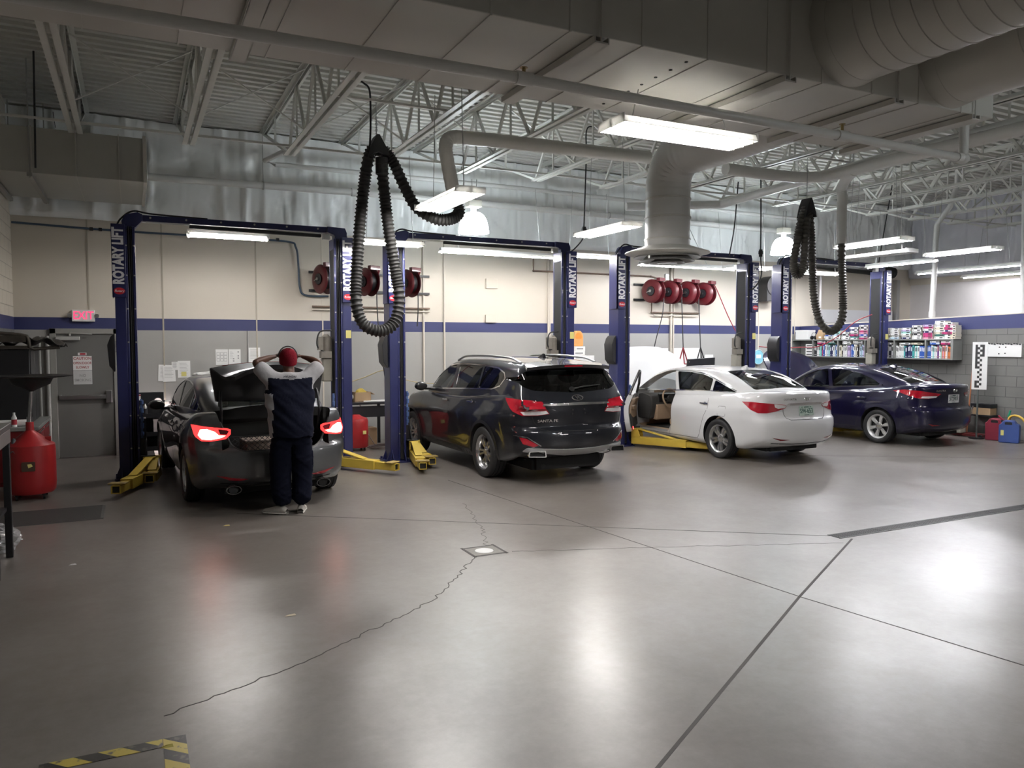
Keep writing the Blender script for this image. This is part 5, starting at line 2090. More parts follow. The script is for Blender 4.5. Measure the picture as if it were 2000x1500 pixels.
for y, z in op[8:-8]:
    p, n = g_skin.hit(g_skin.rear(), (y, z), 0.0)
    pts.append(p + Vector((0.02, 0, 0)))
mb.tube(pts, 0.013, 8)
mb.build('trunk_seal', M_BLACK, g_root, smooth=60)
# cargo net and pale parcel in the trunk
mb = MB()
for k in range(15):
    y0 = -0.42 + k * 0.06
    mb.tube([(-2.30, y0, 0.675), (-2.27, y0 + 0.06, 0.73), (-2.25, y0, 0.78), (-2.23, y0 + 0.06, 0.83)], 0.004, 5)
    mb.tube([(-2.30, y0 + 0.06, 0.675), (-2.27, y0, 0.73), (-2.25, y0 + 0.06, 0.78), (-2.23, y0, 0.83)], 0.004, 5)
mb.tube([(-2.23, -0.45, 0.83), (-2.23, 0.5, 0.83)], 0.008, 6)
mb.build('cargo_net', M_BLACK, g_root)
gM = Matrix.Translation(loc) @ Matrix.Rotation(h, 4, 'Z')
t = thing('cardboard_parcel', 'pale box lying in the open trunk behind the cargo net', 'box', gM @ Vector((-2.08, 0.12, 0.425)), h)
mb = MB()
mb.bx(-0.14, 0.3, -0.42, 0.2, 0.0, 0.34)
mb.build('box', pm('pale_cardboard', (0.46, 0.36, 0.29), 0.7), t, bevel=0.01)
mb = MB()
mb.bx(-0.15, 0.31, -0.43, 0.21, 0.34, 0.352)
mb.build('lid', pm('pink_beige_card', (0.52, 0.42, 0.36), 0.7), t)

# --- white sedan, driver door and hood open
P_WHITE = car_paint('white_car_paint', (0.58, 0.585, 0.59), rough=0.3)
loc, h = car_at(9.46, 9.72, 1.3975, 0.0)
w_root, w_skin, WS = make_sonata('sedan', 'white sedan with its front door and hood open', loc, h, P_WHITE, M_TAN,
                                 [M_GLASSM, M_GLASSD, M_GLASSD, M_GLASSL, M_GLASSM], 'twin5', door_open=True, seatmat=M_TAN)


def open_hood(root, S, paint, ang):
    k = S.get('k', 1.0)
    HM = Matrix.Translation((1.16 * k, 0, S['belt'] - 0.02)) @ Matrix.Rotation(R(-ang), 4, 'Y') @ Matrix.Translation((-1.16 * k, 0, -(S['belt'] - 0.02)))

    def hp(u, v, off):
        x = lerp(1.10, 2.26, v) * k
        hw = table([(0, 0.78), (0.3, 0.82), (0.7, 0.76), (0.9, 0.60), (1, 0.40)], v)
        z = table(S['ztop'], x) + 0.02 + 0.05 * (1 - u * u) * (1 - 0.5 * v) + 0.018 * math.exp(-((abs(u) - 0.55) / 0.12) ** 2) * (1 - v)
        return (x - 0.08 * u * u * (1 - v) * k, u * hw, z - off)
    mb = MB()
    mb.grid(lambda u, v: hp(2 * u - 1, v, 0), 26, 18)
    mb.grid(lambda u, v: hp(2 * u - 1, v, 0.03), 26, 18, 1)
    for fu, fv in ((lambda t: 0, lambda t: t), (lambda t: 1, lambda t: t), (lambda t: t, lambda t: 0), (lambda t: t, lambda t: 1)):
        mb.grid(lambda a, b: hp(2 * fu(a) - 1, fv(a), 0.03 * b), 18, 1)
    mb.build('hood', [paint, M_WELL], root, smooth=40, M=HM)
    mb = MB()
    mb.bar((2.0 * k, 0.55, 0.78), (1.62 * k, 0.5, 1.42), 0.012, 0.012)
    mb.build('hood_prop', M_BLACKM, root)


def open_door(root, skin, S, paint, ang, card):
    k = S.get('k', 1.0)
    # front left door swung out about its leading edge
    out = roundpoly([(1.0, 0.29), (1.05, 0.6), (1.01, 0.95), (-0.19, 0.99), (-0.155, 0.45), (-0.06, 0.29)], 0.05)
    hinge = Vector((1.03, 0.86, 0))
    T = Matrix.Translation(hinge) @ Matrix.Rotation(R(-ang), 4, 'Z') @ Matrix.Translation(-hinge)
    mb = MB()
    skin.patch(mb, out, skin.side(1), off=0.002, step=0.07, depth=0.085)
    d = mb.build('front_door', paint, root, smooth=40, M=T)
    mb = MB()
    inn = roundpoly([(0.95, 0.50), (0.98, 0.90), (-0.12, 0.94), (-0.10, 0.62), (0.2, 0.52)], 0.06)
    skin.patch(mb, inn, skin.side(1), off=-0.088, step=0.08, depth=0.03)
    mb.build('door_card', card, d, smooth=40, M=T)
    mb = MB()
    inn = roundpoly([(0.93, 0.34), (0.95, 0.52), (0.2, 0.54), (-0.09, 0.62), (-0.02, 0.35)], 0.05)
    skin.patch(mb, inn, skin.side(1), off=-0.088, step=0.08, depth=0.02)
    mb.build('map_pocket', M_INT, d, smooth=40, M=T)
    mb = MB()
    inn = roundpoly([(0.5, 0.66), (0.55, 0.78), (-0.02, 0.80), (-0.02, 0.70)], 0.04)
    skin.patch(mb, inn, skin.side(1), off=-0.11, step=0.08, depth=0.05)
    mb.build('armrest', card, d, smooth=40, M=T)
    mb = MB()
    w = S['win'][0]
    fr = [(1.01, 0.96), (0.78, 1.15), (0.5, 1.29), (0.22, 1.38), (-0.02, 1.41), (-0.20, 0.98)]
    P = []
    for p in fr:
        q, n = skin.hit(skin.side(1), p, -0.02)
        P.append(q)
    dense = []
    for a, b in zip(P, P[1:]):
        dense += [a.lerp(b, j / 5) for j in range(5)]
    dense.append(P[-1])
    mb.tube(dense, 0.024, 8)
    mb.build('window_frame', M_TRIMB, d, smooth=60, M=T)
    mb = MB()
    skin.patch(mb, roundpoly([(0.0, 0.33), (0.03, 0.33), (0.03, 0.38), (0.0, 0.38)], 0.01), skin.side(1), off=-0.11, step=0.03, depth=0.01)
    mb.build('door_lamp', pm('lit_door_lamp', (0.8, 0.02, 0.02), 0.3, emit=4, emit_rgb=(1, 0.05, 0.05), noise=0), d, M=T)
    # the mirror rides on this door
    mirrors(d, 0.82, 0.90, 1.0, paint, (1,))
    for c in d.children:
        if c.name.startswith('side_mirror'):
            c.data.transform(T)
            for g in list(c.children):
                m = g.data
                c2 = MB()
                bpy.data.objects.remove(g)
    return d


for c in list(w_root.children):
    if c.name.startswith('side_mirror') and c.data.vertices[0].co.y > 0:
        for g in list(c.children):
            bpy.data.objects.remove(g)
        bpy.data.objects.remove(c)
    elif c.name.startswith('door_handle') and c.data.vertices[0].co.y > 0 and c.data.vertices[0].co.x > -0.5:
        for g in list(c.children):
            bpy.data.objects.remove(g)
        bpy.data.objects.remove(c)
open_door(w_root, w_skin, WS, P_WHITE, 41, M_TAN)
open_hood(w_root, WS, P_WHITE, 60)

# --- navy sedan, hood open
P_NAVY = car_paint('navy_metallic_paint', (0.0045, 0.0035, 0.020), metal=0.1, rough=0.3)
ELS = scaled(SONATA, 0.945, 0.967, 0.978, axles=(-1.35, 1.35), Rt=0.318, Rr=0.222, track=0.775, k=0.945, cabin=(-1.65, 0.96), flare=0.03)
ELS['roof'] = [(-2.02, 1.03), (-1.9, 1.10), (-1.6, 1.205), (-1.3, 1.30), (-0.95, 1.38), (-0.55, 1.42), (-0.15, 1.425), (0.2, 1.385), (0.5, 1.295), (0.85, 1.14), (1.15, 0.985), (1.24, 0.93)]
ELS['ztop'] = [(-2.34, 1.075), (-2.2, 1.115), (-1.8, 1.10), (-1.3, 1.04), (-0.6, 0.985), (0.6, 0.935), (1.1, 0.925), (1.5, 0.86), (1.9, 0.77), (2.22, 0.64)]
ELS['win'] = [
    [(0.95, 0.965), (0.74, 1.085), (0.48, 1.225), (0.22, 1.325), (-0.04, 1.36), (-0.18, 1.01), (0.4, 0.985)],
    [(-0.12, 1.36), (-0.45, 1.355), (-0.80, 1.295), (-1.10, 1.20), (-1.28, 1.11), (-1.22, 1.07), (-0.26, 1.015)],
    [(-1.31, 1.105), (-1.34, 1.095), (-1.35, 1.085), (-1.33, 1.08), (-1.31, 1.083)]]
loc, h = car_at(13.41, 9.88, 1.35, 1.5)
b_root = thing('sedan', 'navy blue sedan with its hood open beside the bookshelf wall', 'car', loc, h)
b_skin, _ = car_body(b_root, ELS, P_NAVY, M_GREYI, {})
windows(b_root, b_skin, ELS, [M_GLASSL, M_GLASSM, M_GLASSM, M_GLASSL, M_GLASSM])
for s in (1, -1):
    mb = MB()
    b_skin.ribbon(mb, [(-1.22, 1.07), (-0.26, 1.012), (0.4, 0.982), (0.95, 0.963)], b_skin.side(s), 0.016, 0.003)
    mb.build('window_moulding', M_TRIMB, b_root)
underbody(b_root, ELS)
handles(b_root, b_skin, [(-0.10, 0.80), (-1.0, 0.83)], P_NAVY)
mirrors(b_root, 0.78, 0.83, 0.97, P_NAVY)
door_seams(b_root, b_skin, [[(0.98, 0.9), (1.0, 0.58), (0.93, 0.27)], [(-0.18, 0.97), (-0.15, 0.45), (-0.08, 0.27)], [(-1.26, 1.0), (-1.1, 0.8), (-0.98, 0.6), (-0.85, 0.3)], [(-0.85, 0.28), (0.93, 0.26)]])
tail(b_root, b_skin, [(-1.62, 0.835, 1.005), (-1.85, 0.81, 1.035), (-2.08, 0.70, 1.02), (-2.22, 0.56, 0.99), (-2.27, 0.34, 0.965), (-2.26, 0.45, 0.895), (-2.20, 0.62, 0.875), (-2.06, 0.745, 0.885), (-1.9, 0.805, 0.935), (-1.78, 0.825, 0.975)],
     [(-2.13, 0.70, 0.92), (-2.22, 0.58, 0.925), (-2.25, 0.42, 0.925), (-2.255, 0.45, 0.897), (-2.2, 0.60, 0.884), (-2.1, 0.71, 0.888)])
reflectors(b_root, b_skin, [(-2.27, 0.40, 0.40), (-2.25, 0.54, 0.41), (-2.21, 0.64, 0.43), (-2.24, 0.55, 0.385)], M_LENSD)
mb = MB()
b_skin.ribbon(mb, [(-0.34, 1.1), (-0.35, 0.93), (-0.34, 0.80), (-0.28, 0.745), (0, 0.735), (0.28, 0.745), (0.34, 0.80), (0.35, 0.93), (0.34, 1.1)], b_skin.rear(), 0.008, 0.0015)
mb.build('trunk_gap', M_GAP, b_root)
mb = MB()
p, n = b_skin.hit(b_skin.rear(), (0, 1.02), 0.004)
emblem(mb, Matrix.Translation(p) @ Matrix.Rotation(math.asin(n.z), 4, 'Y'))
mb.build('emblem', M_CHROME, b_root)
mb = MB()
rear_text(b_skin, mb, 'ELANTRA', 0.36, 1.02, 0.042, ext=0.002, bold=0.0006, sx=1.2)
mb.build('model_badge', M_CHROME, b_root, recalc=False)
plate(b_root, b_skin, 0.0, 0.87, '572903', M_PLATEW)
for x in ELS['axles']:
    for s in (1, -1):
        wheel(b_root, x, s * ELS['track'], ELS['Rt'], ELS['Rr'], 0.205, 'six')
interior(b_root, ELS, M_GREYI, xs=(-0.05, -0.95), dash=0.62)
antenna(b_root, b_skin, -1.0).build('roof_antenna', P_NAVY, b_root)
open_hood(b_root, ELS, P_NAVY, 58)

# --- dark grey SUV
SUV = dict(
    rear=-2.50, front=2.38, axles=(-1.40, 1.40), belt=1.12, tumble=0.27, rr=0.10, crown=0.03, flare=0.03, rplan=0.13, gplan=0.10,
    ztop=[(-2.5, 1.20), (-2.3, 1.21), (-1.4, 1.17), (-0.4, 1.12), (0.6, 1.09), (1.1, 1.08), (1.6, 1.02), (2.05, 0.94), (2.38, 0.80)],
    zbot=[(-2.5, 0.42), (-2.25, 0.33), (-1.9, 0.28), (-1.0, 0.245), (1.0, 0.245), (1.9, 0.25), (2.2, 0.27), (2.38, 0.32)],
    hw=[(-2.5, 0.875), (-2.0, 0.915), (-1.4, 0.935), (-0.4, 0.93), (0.5, 0.93), (1.4, 0.935), (2.0, 0.905), (2.38, 0.86)],
    sec=[(0, 0.93), (0.12, 0.965), (0.30, 0.975), (0.50, 0.99), (0.66, 1.0), (0.76, 0.985), (0.88, 0.95), (1.0, 0.925)],
    rprof=[(0.3, 0.10), (0.42, 0.02), (0.60, -0.01), (0.72, 0.0), (0.79, 0.05), (0.90, 0.045), (1.08, 0.055), (1.16, 0.075), (1.24, 0.10)],
    fprof=[(0.3, 0.1), (0.5, 0.0), (0.75, 0.02), (0.9, 0.12)],
    roof=[(-2.43, 1.12), (-2.39, 1.20), (-2.30, 1.345), (-2.22, 1.47), (-2.14, 1.565), (-1.95, 1.60), (-1.5, 1.63), (-0.9, 1.645), (-0.3, 1.635), (0.1, 1.595), (0.45, 1.48), (0.8, 1.29), (1.15, 1.10), (1.22, 1.04)],
    hhw=[(-2.43, 0.80), (-2.2, 0.825), (-1.6, 0.845), (-0.6, 0.85), (0.3, 0.845), (0.9, 0.82), (1.22, 0.76)],
    win=[
        [(0.93, 1.14), (0.70, 1.28), (0.45, 1.42), (0.20, 1.515), (-0.06, 1.545), (-0.14, 1.185), (0.4, 1.16)],
        [(-0.17, 1.545), (-0.55, 1.555), (-1.00, 1.55), (-1.02, 1.225), (-0.24, 1.19)],
        [(-1.06, 1.55), (-1.50, 1.525), (-1.72, 1.46), (-1.78, 1.39), (-1.70, 1.30), (-1.48, 1.245), (-1.06, 1.228)]],
    wtop=[(1.08, 0.62), (0.30, 0.52), (0.30, -0.52), (1.08, -0.62)],
    rtop=[(-0.66, 1.515), (-0.77, 1.40), (-0.74, 1.31), (-0.60, 1.255), (0, 1.225), (0.60, 1.255), (0.74, 1.31), (0.77, 1.40), (0.66, 1.515)],
    rear_axis='x', Rt=0.36, Rr=0.235, track=0.815, cabin=(-2.2, 0.95))
P_SUV = car_paint('dark_slate_metallic_paint', (0.009, 0.010, 0.014), metal=0.2, rough=0.35)
loc, h = car_at(5.31, 9.84, 1.40, 1.5)
s_root = thing('suv', 'dark slate SUV with silver roof rails parked at the second lift', 'car', loc, h)
s_skin, _ = car_body(s_root, SUV, P_SUV, M_INT, {})
windows(s_root, s_skin, SUV, [M_GLASSL, M_GLASSM, M_GLASSD, M_GLASSL, M_GLASSD])
dlo_trim(s_root, s_skin, SUV, M_CHROME, 0.018)
underbody(s_root, SUV)
handles(s_root, s_skin, [(-0.02, 1.0), (-0.95, 1.03)], M_CHROME)
mirrors(s_root, 0.78, 0.88, 1.18, P_SUV)
door_seams(s_root, s_skin, [[(0.98, 1.05), (1.02, 0.7), (0.95, 0.35)], [(-0.16, 1.09), (-0.14, 0.5), (-0.1, 0.34)], [(-1.05, 1.1), (-1.08, 0.85), (-0.98, 0.62), (-0.85, 0.36)], [(-0.85, 0.345), (0.95, 0.335)]])
tail(s_root, s_skin, [(-1.98, 0.89, 1.155), (-2.25, 0.81, 1.15), (-2.38, 0.68, 1.135), (-2.43, 0.54, 1.115), (-2.435, 0.44, 0.955), (-2.40, 0.60, 0.935), (-2.30, 0.77, 0.935), (-2.18, 0.84, 0.985), (-2.06, 0.88, 1.08)],
     [(-2.28, 0.79, 0.985), (-2.37, 0.66, 0.99), (-2.43, 0.49, 1.0), (-2.435, 0.45, 0.96), (-2.40, 0.60, 0.942), (-2.31, 0.76, 0.943)])
# rear hatch details
mb = MB()
s_skin.ribbon(mb, [(-0.665, 0.925), (-0.64, 0.85), (-0.56, 0.76), (-0.45, 0.73), (0, 0.72), (0.45, 0.73), (0.56, 0.76), (0.64, 0.85), (0.665, 0.925)], s_skin.rear(), 0.009, 0.0015)
mb.build('hatch_gap', M_GAP, s_root)
mb = MB()
s_skin.patch(mb, roundpoly([(-0.53, 1.06), (0.53, 1.06), (0.51, 1.085), (0, 1.095), (-0.51, 1.085)], 0.008), s_skin.rear(), off=0.012, step=0.06, depth=0.016)
mb.build('chrome_garnish', M_CHROME, s_root, smooth=40)
mb = MB()
p, n = s_skin.hit(s_skin.rear(), (0, 1.155), 0.004)
emblem(mb, Matrix.Translation(p) @ Matrix.Rotation(math.asin(n.z), 4, 'Y'), 0.09, 0.046)
mb.build('emblem', M_CHROME, s_root)
mb = MB()
rear_text(s_skin, mb, 'SANTA FE', 0.46, 0.865, 0.048, off=0.008, ext=0.002, bold=0.0007, sx=1.35)
mb.build('model_badge', M_CHROME, s_root, recalc=False)
for y, z in ((-0.09, 1.0), (0.09, 1.0), (-0.1, 0.95), (0.1, 0.95)):
    p, n = s_skin.hit(s_skin.rear(), (y, z), 0.0)
    mb = MB()
    mb.cyl(p, p + n * 0.008, 0.012, seg=10)
    mb.build('plate_screw', M_TRIMB, s_root)
mb = MB()
p0, n = s_skin.hit(s_skin.rear(), (0.06, 1.265), 0.02)
p1, n = s_skin.hit(s_skin.rear(), (-0.42, 1.31), 0.02)
mb.tube([p0, p0.lerp(p1, 0.3) + Vector((-0.012, 0, 0.01)), p1], lambda i, n: 0.012 - 0.003 * i, 8)
mb.cyl(p0 + Vector((0.03, 0, 0)), p0 + Vector((-0.01, 0, 0)), 0.03, seg=14)
mb.build('rear_wiper', M_TRIMB, s_root, smooth=50)
# roof spoiler with brake lamp
mb = MB()
mb.grid(lambda u, v: (lerp(-2.02, -2.33, v) + 0.10 * (2 * u - 1) ** 2 * v, (2 * u - 1) * lerp(0.60, 0.66, v), lerp(1.645, 1.60, v) - 0.035 * (2 * u - 1) ** 2), 16, 4)
mb.grid(lambda u, v: (lerp(-2.02, -2.30, v) + 0.10 * (2 * u - 1) ** 2 * v, (2 * u - 1) * lerp(0.60, 0.655, v), lerp(1.59, 1.555, v) - 0.035 * (2 * u - 1) ** 2), 16, 4)
mb.grid(lambda u, v: (lerp(-2.33, -2.30, v) + 0.10 * (2 * u - 1) ** 2, (2 * u - 1) * lerp(0.66, 0.655, v), lerp(1.60, 1.555, v) - 0.035 * (2 * u - 1) ** 2), 16, 1)
for s in (0, 1):
    mb.grid(lambda u, v: (lerp(-2.02, -2.33 + 0.03 * u, v) + 0.10 * v, (2 * s - 1) * lerp(0.60, 0.66, v), lerp(lerp(1.645, 1.60, v), lerp(1.59, 1.555, v), u) - 0.035), 1, 4)
sp = mb.build('roof_spoiler', P_SUV, s_root, smooth=40)
mb = MB()
mb.box((-2.322, 0, 1.578), (0.012, 0.28, 0.018))
mb.build('red_lens_strip', M_LENSR, sp)
# bumper: silver skid panel, twin square exhausts, reflectors
mb = MB()
s_skin.patch(mb, roundpoly([(-0.78, 0.47), (-0.40, 0.43), (-0.2, 0.40), (0.2, 0.40), (0.40, 0.43), (0.78, 0.47), (0.74, 0.52), (0.45, 0.50), (0.2, 0.485), (-0.2, 0.485), (-0.45, 0.50), (-0.74, 0.52)], 0.02), s_skin.rear(), off=0.015, step=0.05, depth=0.03)
mb.build('skid_panel', pm('silver_skid_paint', (0.36, 0.36, 0.36), 0.4, metal=0.4), s_root, smooth=40)
for s in (1, -1):
    mb = MB()
    T = Matrix.Translation((-2.43, s * 0.63, 0.435)) @ Matrix.Rotation(-s * 0.12, 4, 'Z')
    o, i = roundpoly([(-0.13, -0.045), (0.13, -0.03), (0.12, 0.045), (-0.12, 0.045)], 0.02), roundpoly([(-0.115, -0.033), (0.115, -0.02), (0.105, 0.034), (-0.105, 0.034)], 0.016)
    nn = len(o)
    vs = [(0, a, b) for a, b in o] + [(-0.03, a, b) for a, b in o] + [(-0.03, a, b) for a, b in i] + [(0.06, a, b) for a, b in i]
    fs = [(k + q * nn, (k + 1) % nn + q * nn, (k + 1) % nn + (q + 1) * nn, k + (q + 1) * nn) for q in range(3) for k in range(nn)]
    mb.add(vs, fs, 0, T)
    e = mb.build('exhaust_tip', M_CHROME, s_root, smooth=30)
    mb = MB()
    mb.add([(0.02, a, b) for a, b in i], [tuple(range(nn))], 0, T)
    mb.build('pipe_mouth', M_DARK, e)
reflectors(s_root, s_skin, [(-2.42, 0.60, 0.55), (-2.36, 0.74, 0.64), (-2.29, 0.81, 0.655), (-2.33, 0.78, 0.57), (-2.40, 0.66, 0.53)], M_LENSR)
for s in (1, -1):
    mb = MB()
    s_skin.ribbon(mb, [(s_skin.ang(-2.44, 0.57), 0.54), (s_skin.ang(-2.37, 0.745), 0.66), (s_skin.ang(-2.22, 0.87), 0.675)], s_skin.corner(s), 0.012, 0.005)
    mb.build('reflector_trim', M_CHROME, s_root)
# black sill and arch cladding
for s in (1, -1):
    mb = MB()
    s_skin.patch(mb, [(-0.98, 0.25), (0.98, 0.25), (0.98, 0.33), (0.4, 0.34), (-0.98, 0.34)], s_skin.side(s), off=0.01, step=0.1, depth=0.02)
    mb.build('sill_cladding', M_TRIMB, s_root, smooth=40)
    for wx in SUV['axles']:
        mb = MB()
        arc = [(wx + 0.43 * math.cos(a), 0.36 + 0.43 * math.sin(a)) for a in [R(-8 + 196 * k / 24) for k in range(25)]]
        s_skin.ribbon(mb, arc, s_skin.side(s), 0.045, 0.008)
        mb.build('arch_cladding', M_TRIMB, s_root, smooth=60)
# roof rails
for s in (1, -1):
    P = []
    for x in [0.15 - 0.11 * k for k in range(20)]:
        p, n = s_skin.hit(s_skin.top(), (x, s * 0.60), 0)
        f = min(1, min(0.15 - x, x + 1.94) / 0.25)
        P.append(p + Vector((0, 0, 0.012 + 0.035 * max(0, f))))
    mb = MB()
    mb.tube(P, 0.016, 8)
    r = mb.build('roof_rail', M_STEEL, s_root, smooth=60)
for x in SUV['axles']:
    for s in (1, -1):
        wheel(s_root, x, s * SUV['track'], SUV['Rt'], SUV['Rr'], 0.235, 'ten')
interior(s_root, SUV, M_GREYI, xs=(-0.05, -0.95), dash=0.62)
antenna(s_root, s_skin, -1.45).build('roof_antenna', P_SUV, s_root)
# ------------------------------------------------------------------ the mechanic
def skin_mesh(chains, sub=2):
    """Grow one smooth surface over joint chains; equal points are shared joints. Points are (x, y, z, rx[, ry])."""
    bm = bmesh.new()
    lay = bm.verts.layers.skin.verify()
    seen = {}
    first = None
    for ch in chains:
        prev = None
        for p in ch:
            key = tuple(round(c, 4) for c in p[:3])
            if key not in seen:
                v = bm.verts.new(p[:3])
                v[lay].radius = (p[3], p[4] if len(p) > 4 else p[3])
                seen[key] = v
                if first is None:
                    v[lay].use_root = True
                    first = v
            v = seen[key]
            if prev is not None and prev is not v and bm.edges.get((prev, v)) is None:
                bm.edges.new((prev, v))
            prev = v
    me = bpy.data.meshes.new('skin')
    bm.to_mesh(me)
    bm.free()
    o = bpy.data.objects.new('skin', me)
    COL.objects.link(o)
    md = o.modifiers.new('s', 'SKIN')
    md.use_smooth_shade = True
    md.branch_smoothing = 0.6
    m2 = o.modifiers.new('u', 'SUBSURF')
    m2.levels = m2.render_levels = sub
    r = bpy.data.meshes.new_from_object(o.evaluated_get(bpy.context.evaluated_depsgraph_get()))
    bpy.data.objects.remove(o)
    bpy.data.meshes.remove(me)
    return r


M_SKIN = pm('brown_skin', (0.060, 0.027, 0.017), 0.5, spec=0.3, noise=0.08)
M_NAVYC = pm('navy_work_cloth', (0.005, 0.006, 0.013), 0.95, spec=0.08, noise=0.2, nscale=30, bump=0.25, bscale=18)
M_GREYC = pm('light_grey_cloth', (0.29, 0.29, 0.30), 0.9, spec=0.1, noise=0.08, nscale=20, bump=0.3, bscale=14)
M_CAP = pm('dark_red_knit', (0.10, 0.004, 0.009), 0.9, spec=0.1, noise=0.15, nscale=40, bump=0.2, bscale=80)
M_SHOE = pm('pale_grey_shoe', (0.42, 0.40, 0.37), 0.7, noise=0.2, nscale=25)

man = thing('person', 'person in red cap and navy grey work shirt leaning under the open trunk lid', 'person', (1.55, 8.62, 0), R(-4))


def hand(sx, wr, tip):
    """Palm and five curled finger chains from the wrist towards tip, gripping an edge."""
    wr, tip = Vector(wr), Vector(tip)
    d = (tip - wr).normalized()
    side = d.cross(Vector((0, 0, 1))).normalized()
    up = side.cross(d)
    palm = wr + d * 0.075
    ch = [[(*wr, 0.030, 0.024), (*palm, 0.040, 0.018)]]
    for k, (o, L) in enumerate(((-0.030, 0.066), (-0.010, 0.076), (0.011, 0.071), (0.030, 0.055))):
        b = palm + side * o + d * 0.022
        m = b + d * L * 0.5 + up * 0.012
        e = m + d * L * 0.35 - up * 0.020
        f = e + d * L * 0.1 - up * 0.028
        ch.append([(*palm, 0.040, 0.018), (*b, 0.0105), (*m, 0.0095), (*e, 0.0088), (*f, 0.0075)])
    tb = wr + d * 0.035 + side * (-sx) * 0.036
    ch.append([(*wr, 0.030, 0.024), (*tb, 0.013), (*(tb + d * 0.035 - side * sx * 0.014 - up * 0.01), 0.011), (*(tb + d * 0.06 - side * sx * 0.008 - up * 0.026), 0.009)])
    return ch


pel = (0, 0.02, 0.93, 0.15, 0.11)
wst = (0, 0.03, 1.10, 0.135, 0.10)
chs = (0, 0.07, 1.32, 0.16, 0.11)
upc = (0, 0.10, 1.47, 0.11, 0.085)
nck = (-0.005, 0.125, 1.585, 0.055, 0.055)
hd1 = (-0.005, 0.15, 1.655, 0.07, 0.078)
hd2 = (-0.005, 0.16, 1.735, 0.078, 0.092)
hd3 = (-0.005, 0.155, 1.80, 0.055, 0.065)
chains = [[pel, wst, chs, upc, nck, hd1, hd2, hd3]]
EL = {-1: (-0.365, 0.135, 1.675, 0.044), 1: (0.345, 0.14, 1.66, 0.044)}
WR = {-1: Vector((-0.135, 0.30, 1.745)), 1: Vector((0.185, 0.31, 1.735))}
for s in (-1, 1):
    chains.append([upc, (s * 0.17, 0.095, 1.51, 0.065), (s * 0.26, 0.115, 1.59, 0.052), EL[s], (*EL[s][:1], EL[s][1] + 0.0, EL[s][2], 0.044)][:4] + [tuple(Vector(EL[s][:3]).lerp(WR[s], 0.35)) + (0.046,), (*WR[s], 0.030, 0.024)])
    chains += hand(s, WR[s], WR[s] + Vector((s * -0.10, 0.16, 0.012)))
    chains.append([pel, (s * 0.095, 0.02, 0.86, 0.10), (s * 0.09, 0.06, 0.50, 0.065), (s * 0.085 + 0.0, 0.05, 0.28, 0.055), (s * 0.085, 0.04, 0.09, 0.04)])
body_me = skin_mesh(chains)
bo = mkobj('body', body_me, M_SKIN, man, smooth=180, recalc=True)
# face: nose, brow, ears and mouth moulded as small raised forms in one face part
mb = MB()
mb.ball((-0.005, 0.252, 1.70), 0.016, 10, 8, s=(0.9, 1.2, 1.5))
mb.build('nose', M_SKIN, man, smooth=180)
for s in (-1, 1):
    mb = MB()
    mb.ball((-0.005 + s * 0.085, 0.14, 1.70), 0.03, 10, 8, s=(0.35, 0.7, 1.15))
    mb.build('ear', M_SKIN, man, smooth=180)
    mb = MB()
    mb.ball((-0.005 + s * 0.032, 0.243, 1.725), 0.011, 10, 8)
    mb.build('eye', pm('eye_white', (0.6, 0.58, 0.55), 0.3), man, smooth=180)
mb = MB()
mb.ball((-0.005, 0.238, 1.655), 0.022, 10, 6, s=(1.2, 0.5, 0.4))
mb.build('mouth', pm('dark_lips', (0.10, 0.035, 0.03), 0.5), man, smooth=180)

# shirt: navy back panel, light grey yoke, sleeves and side panels
sc = [[(0, 0.0, 0.83, 0.255, 0.185), (0, 0.01, 0.98, 0.265, 0.18), (0, 0.03, 1.12, 0.262, 0.17), (0, 0.06, 1.30, 0.272, 0.16), (0, 0.095, 1.46, 0.205, 0.125), (-0.002, 0.115, 1.545, 0.082, 0.078)]]
for s in (-1, 1):
    sc.append([(0, 0.095, 1.46, 0.205, 0.125), (s * 0.20, 0.095, 1.51, 0.115, 0.11), (s * 0.285, 0.115, 1.595, 0.108, 0.10), (s * 0.355, 0.13, 1.655, 0.095, 0.085)])
me = skin_mesh(sc, 4)
for v in me.vertices:                       # round the boxy trunk section
    x, y, z = v.co
    if z < 1.44 and abs(x) < 0.30:
        a = table([(0.78, 0.215), (0.95, 0.228), (1.12, 0.235), (1.3, 0.258), (1.44, 0.25)], z)
        b = table([(0.78, 0.165), (0.95, 0.17), (1.12, 0.165), (1.3, 0.155), (1.44, 0.13)], z)
        yc = table([(0.78, 0.0), (0.98, 0.01), (1.12, 0.03), (1.3, 0.06), (1.46, 0.095)], z)
        q = max(abs(x) / a, abs(y - yc) / b)
        e = math.hypot(x / a, (y - yc) / b)
        if q > 0.6 and e > 0:
            f = 1.04 / e
            k = min(1, (1.44 - z) / 0.10)
            v.co.x, v.co.y = lerp(x, x * f, k), lerp(y, yc + (y - yc) * f, k)
rn = random.Random(4)
fold = [(rn.uniform(-0.2, 0.2), rn.uniform(0.9, 1.5), rn.uniform(0.5, 1.1), rn.uniform(0.018, 0.035)) for _ in range(16)]
for v in me.vertices:
    d = 0
    for fx, fz, sl, w in fold:
        q = ((v.co.z - fz) + sl * (v.co.x - fx)) / w
        if abs(q) < 3 and abs(v.co.x - fx) < 0.25:
            d += 0.006 * math.exp(-q * q)
    n = v.normal
    v.co += n * (d - 0.002)
for p in me.polygons:
    c = p.center
    yoke = c.z > 1.49 + 0.10 * abs(c.x)
    sleeve = abs(c.x) > 0.235 and c.z > 1.38
    sidep = c.x < -0.19 and c.z < 1.34 and c.y > -0.08
    p.material_index = 1 if (yoke or sleeve or sidep) else 0
mkobj('shirt', me, [M_NAVYC, M_GREYC], man, smooth=180)
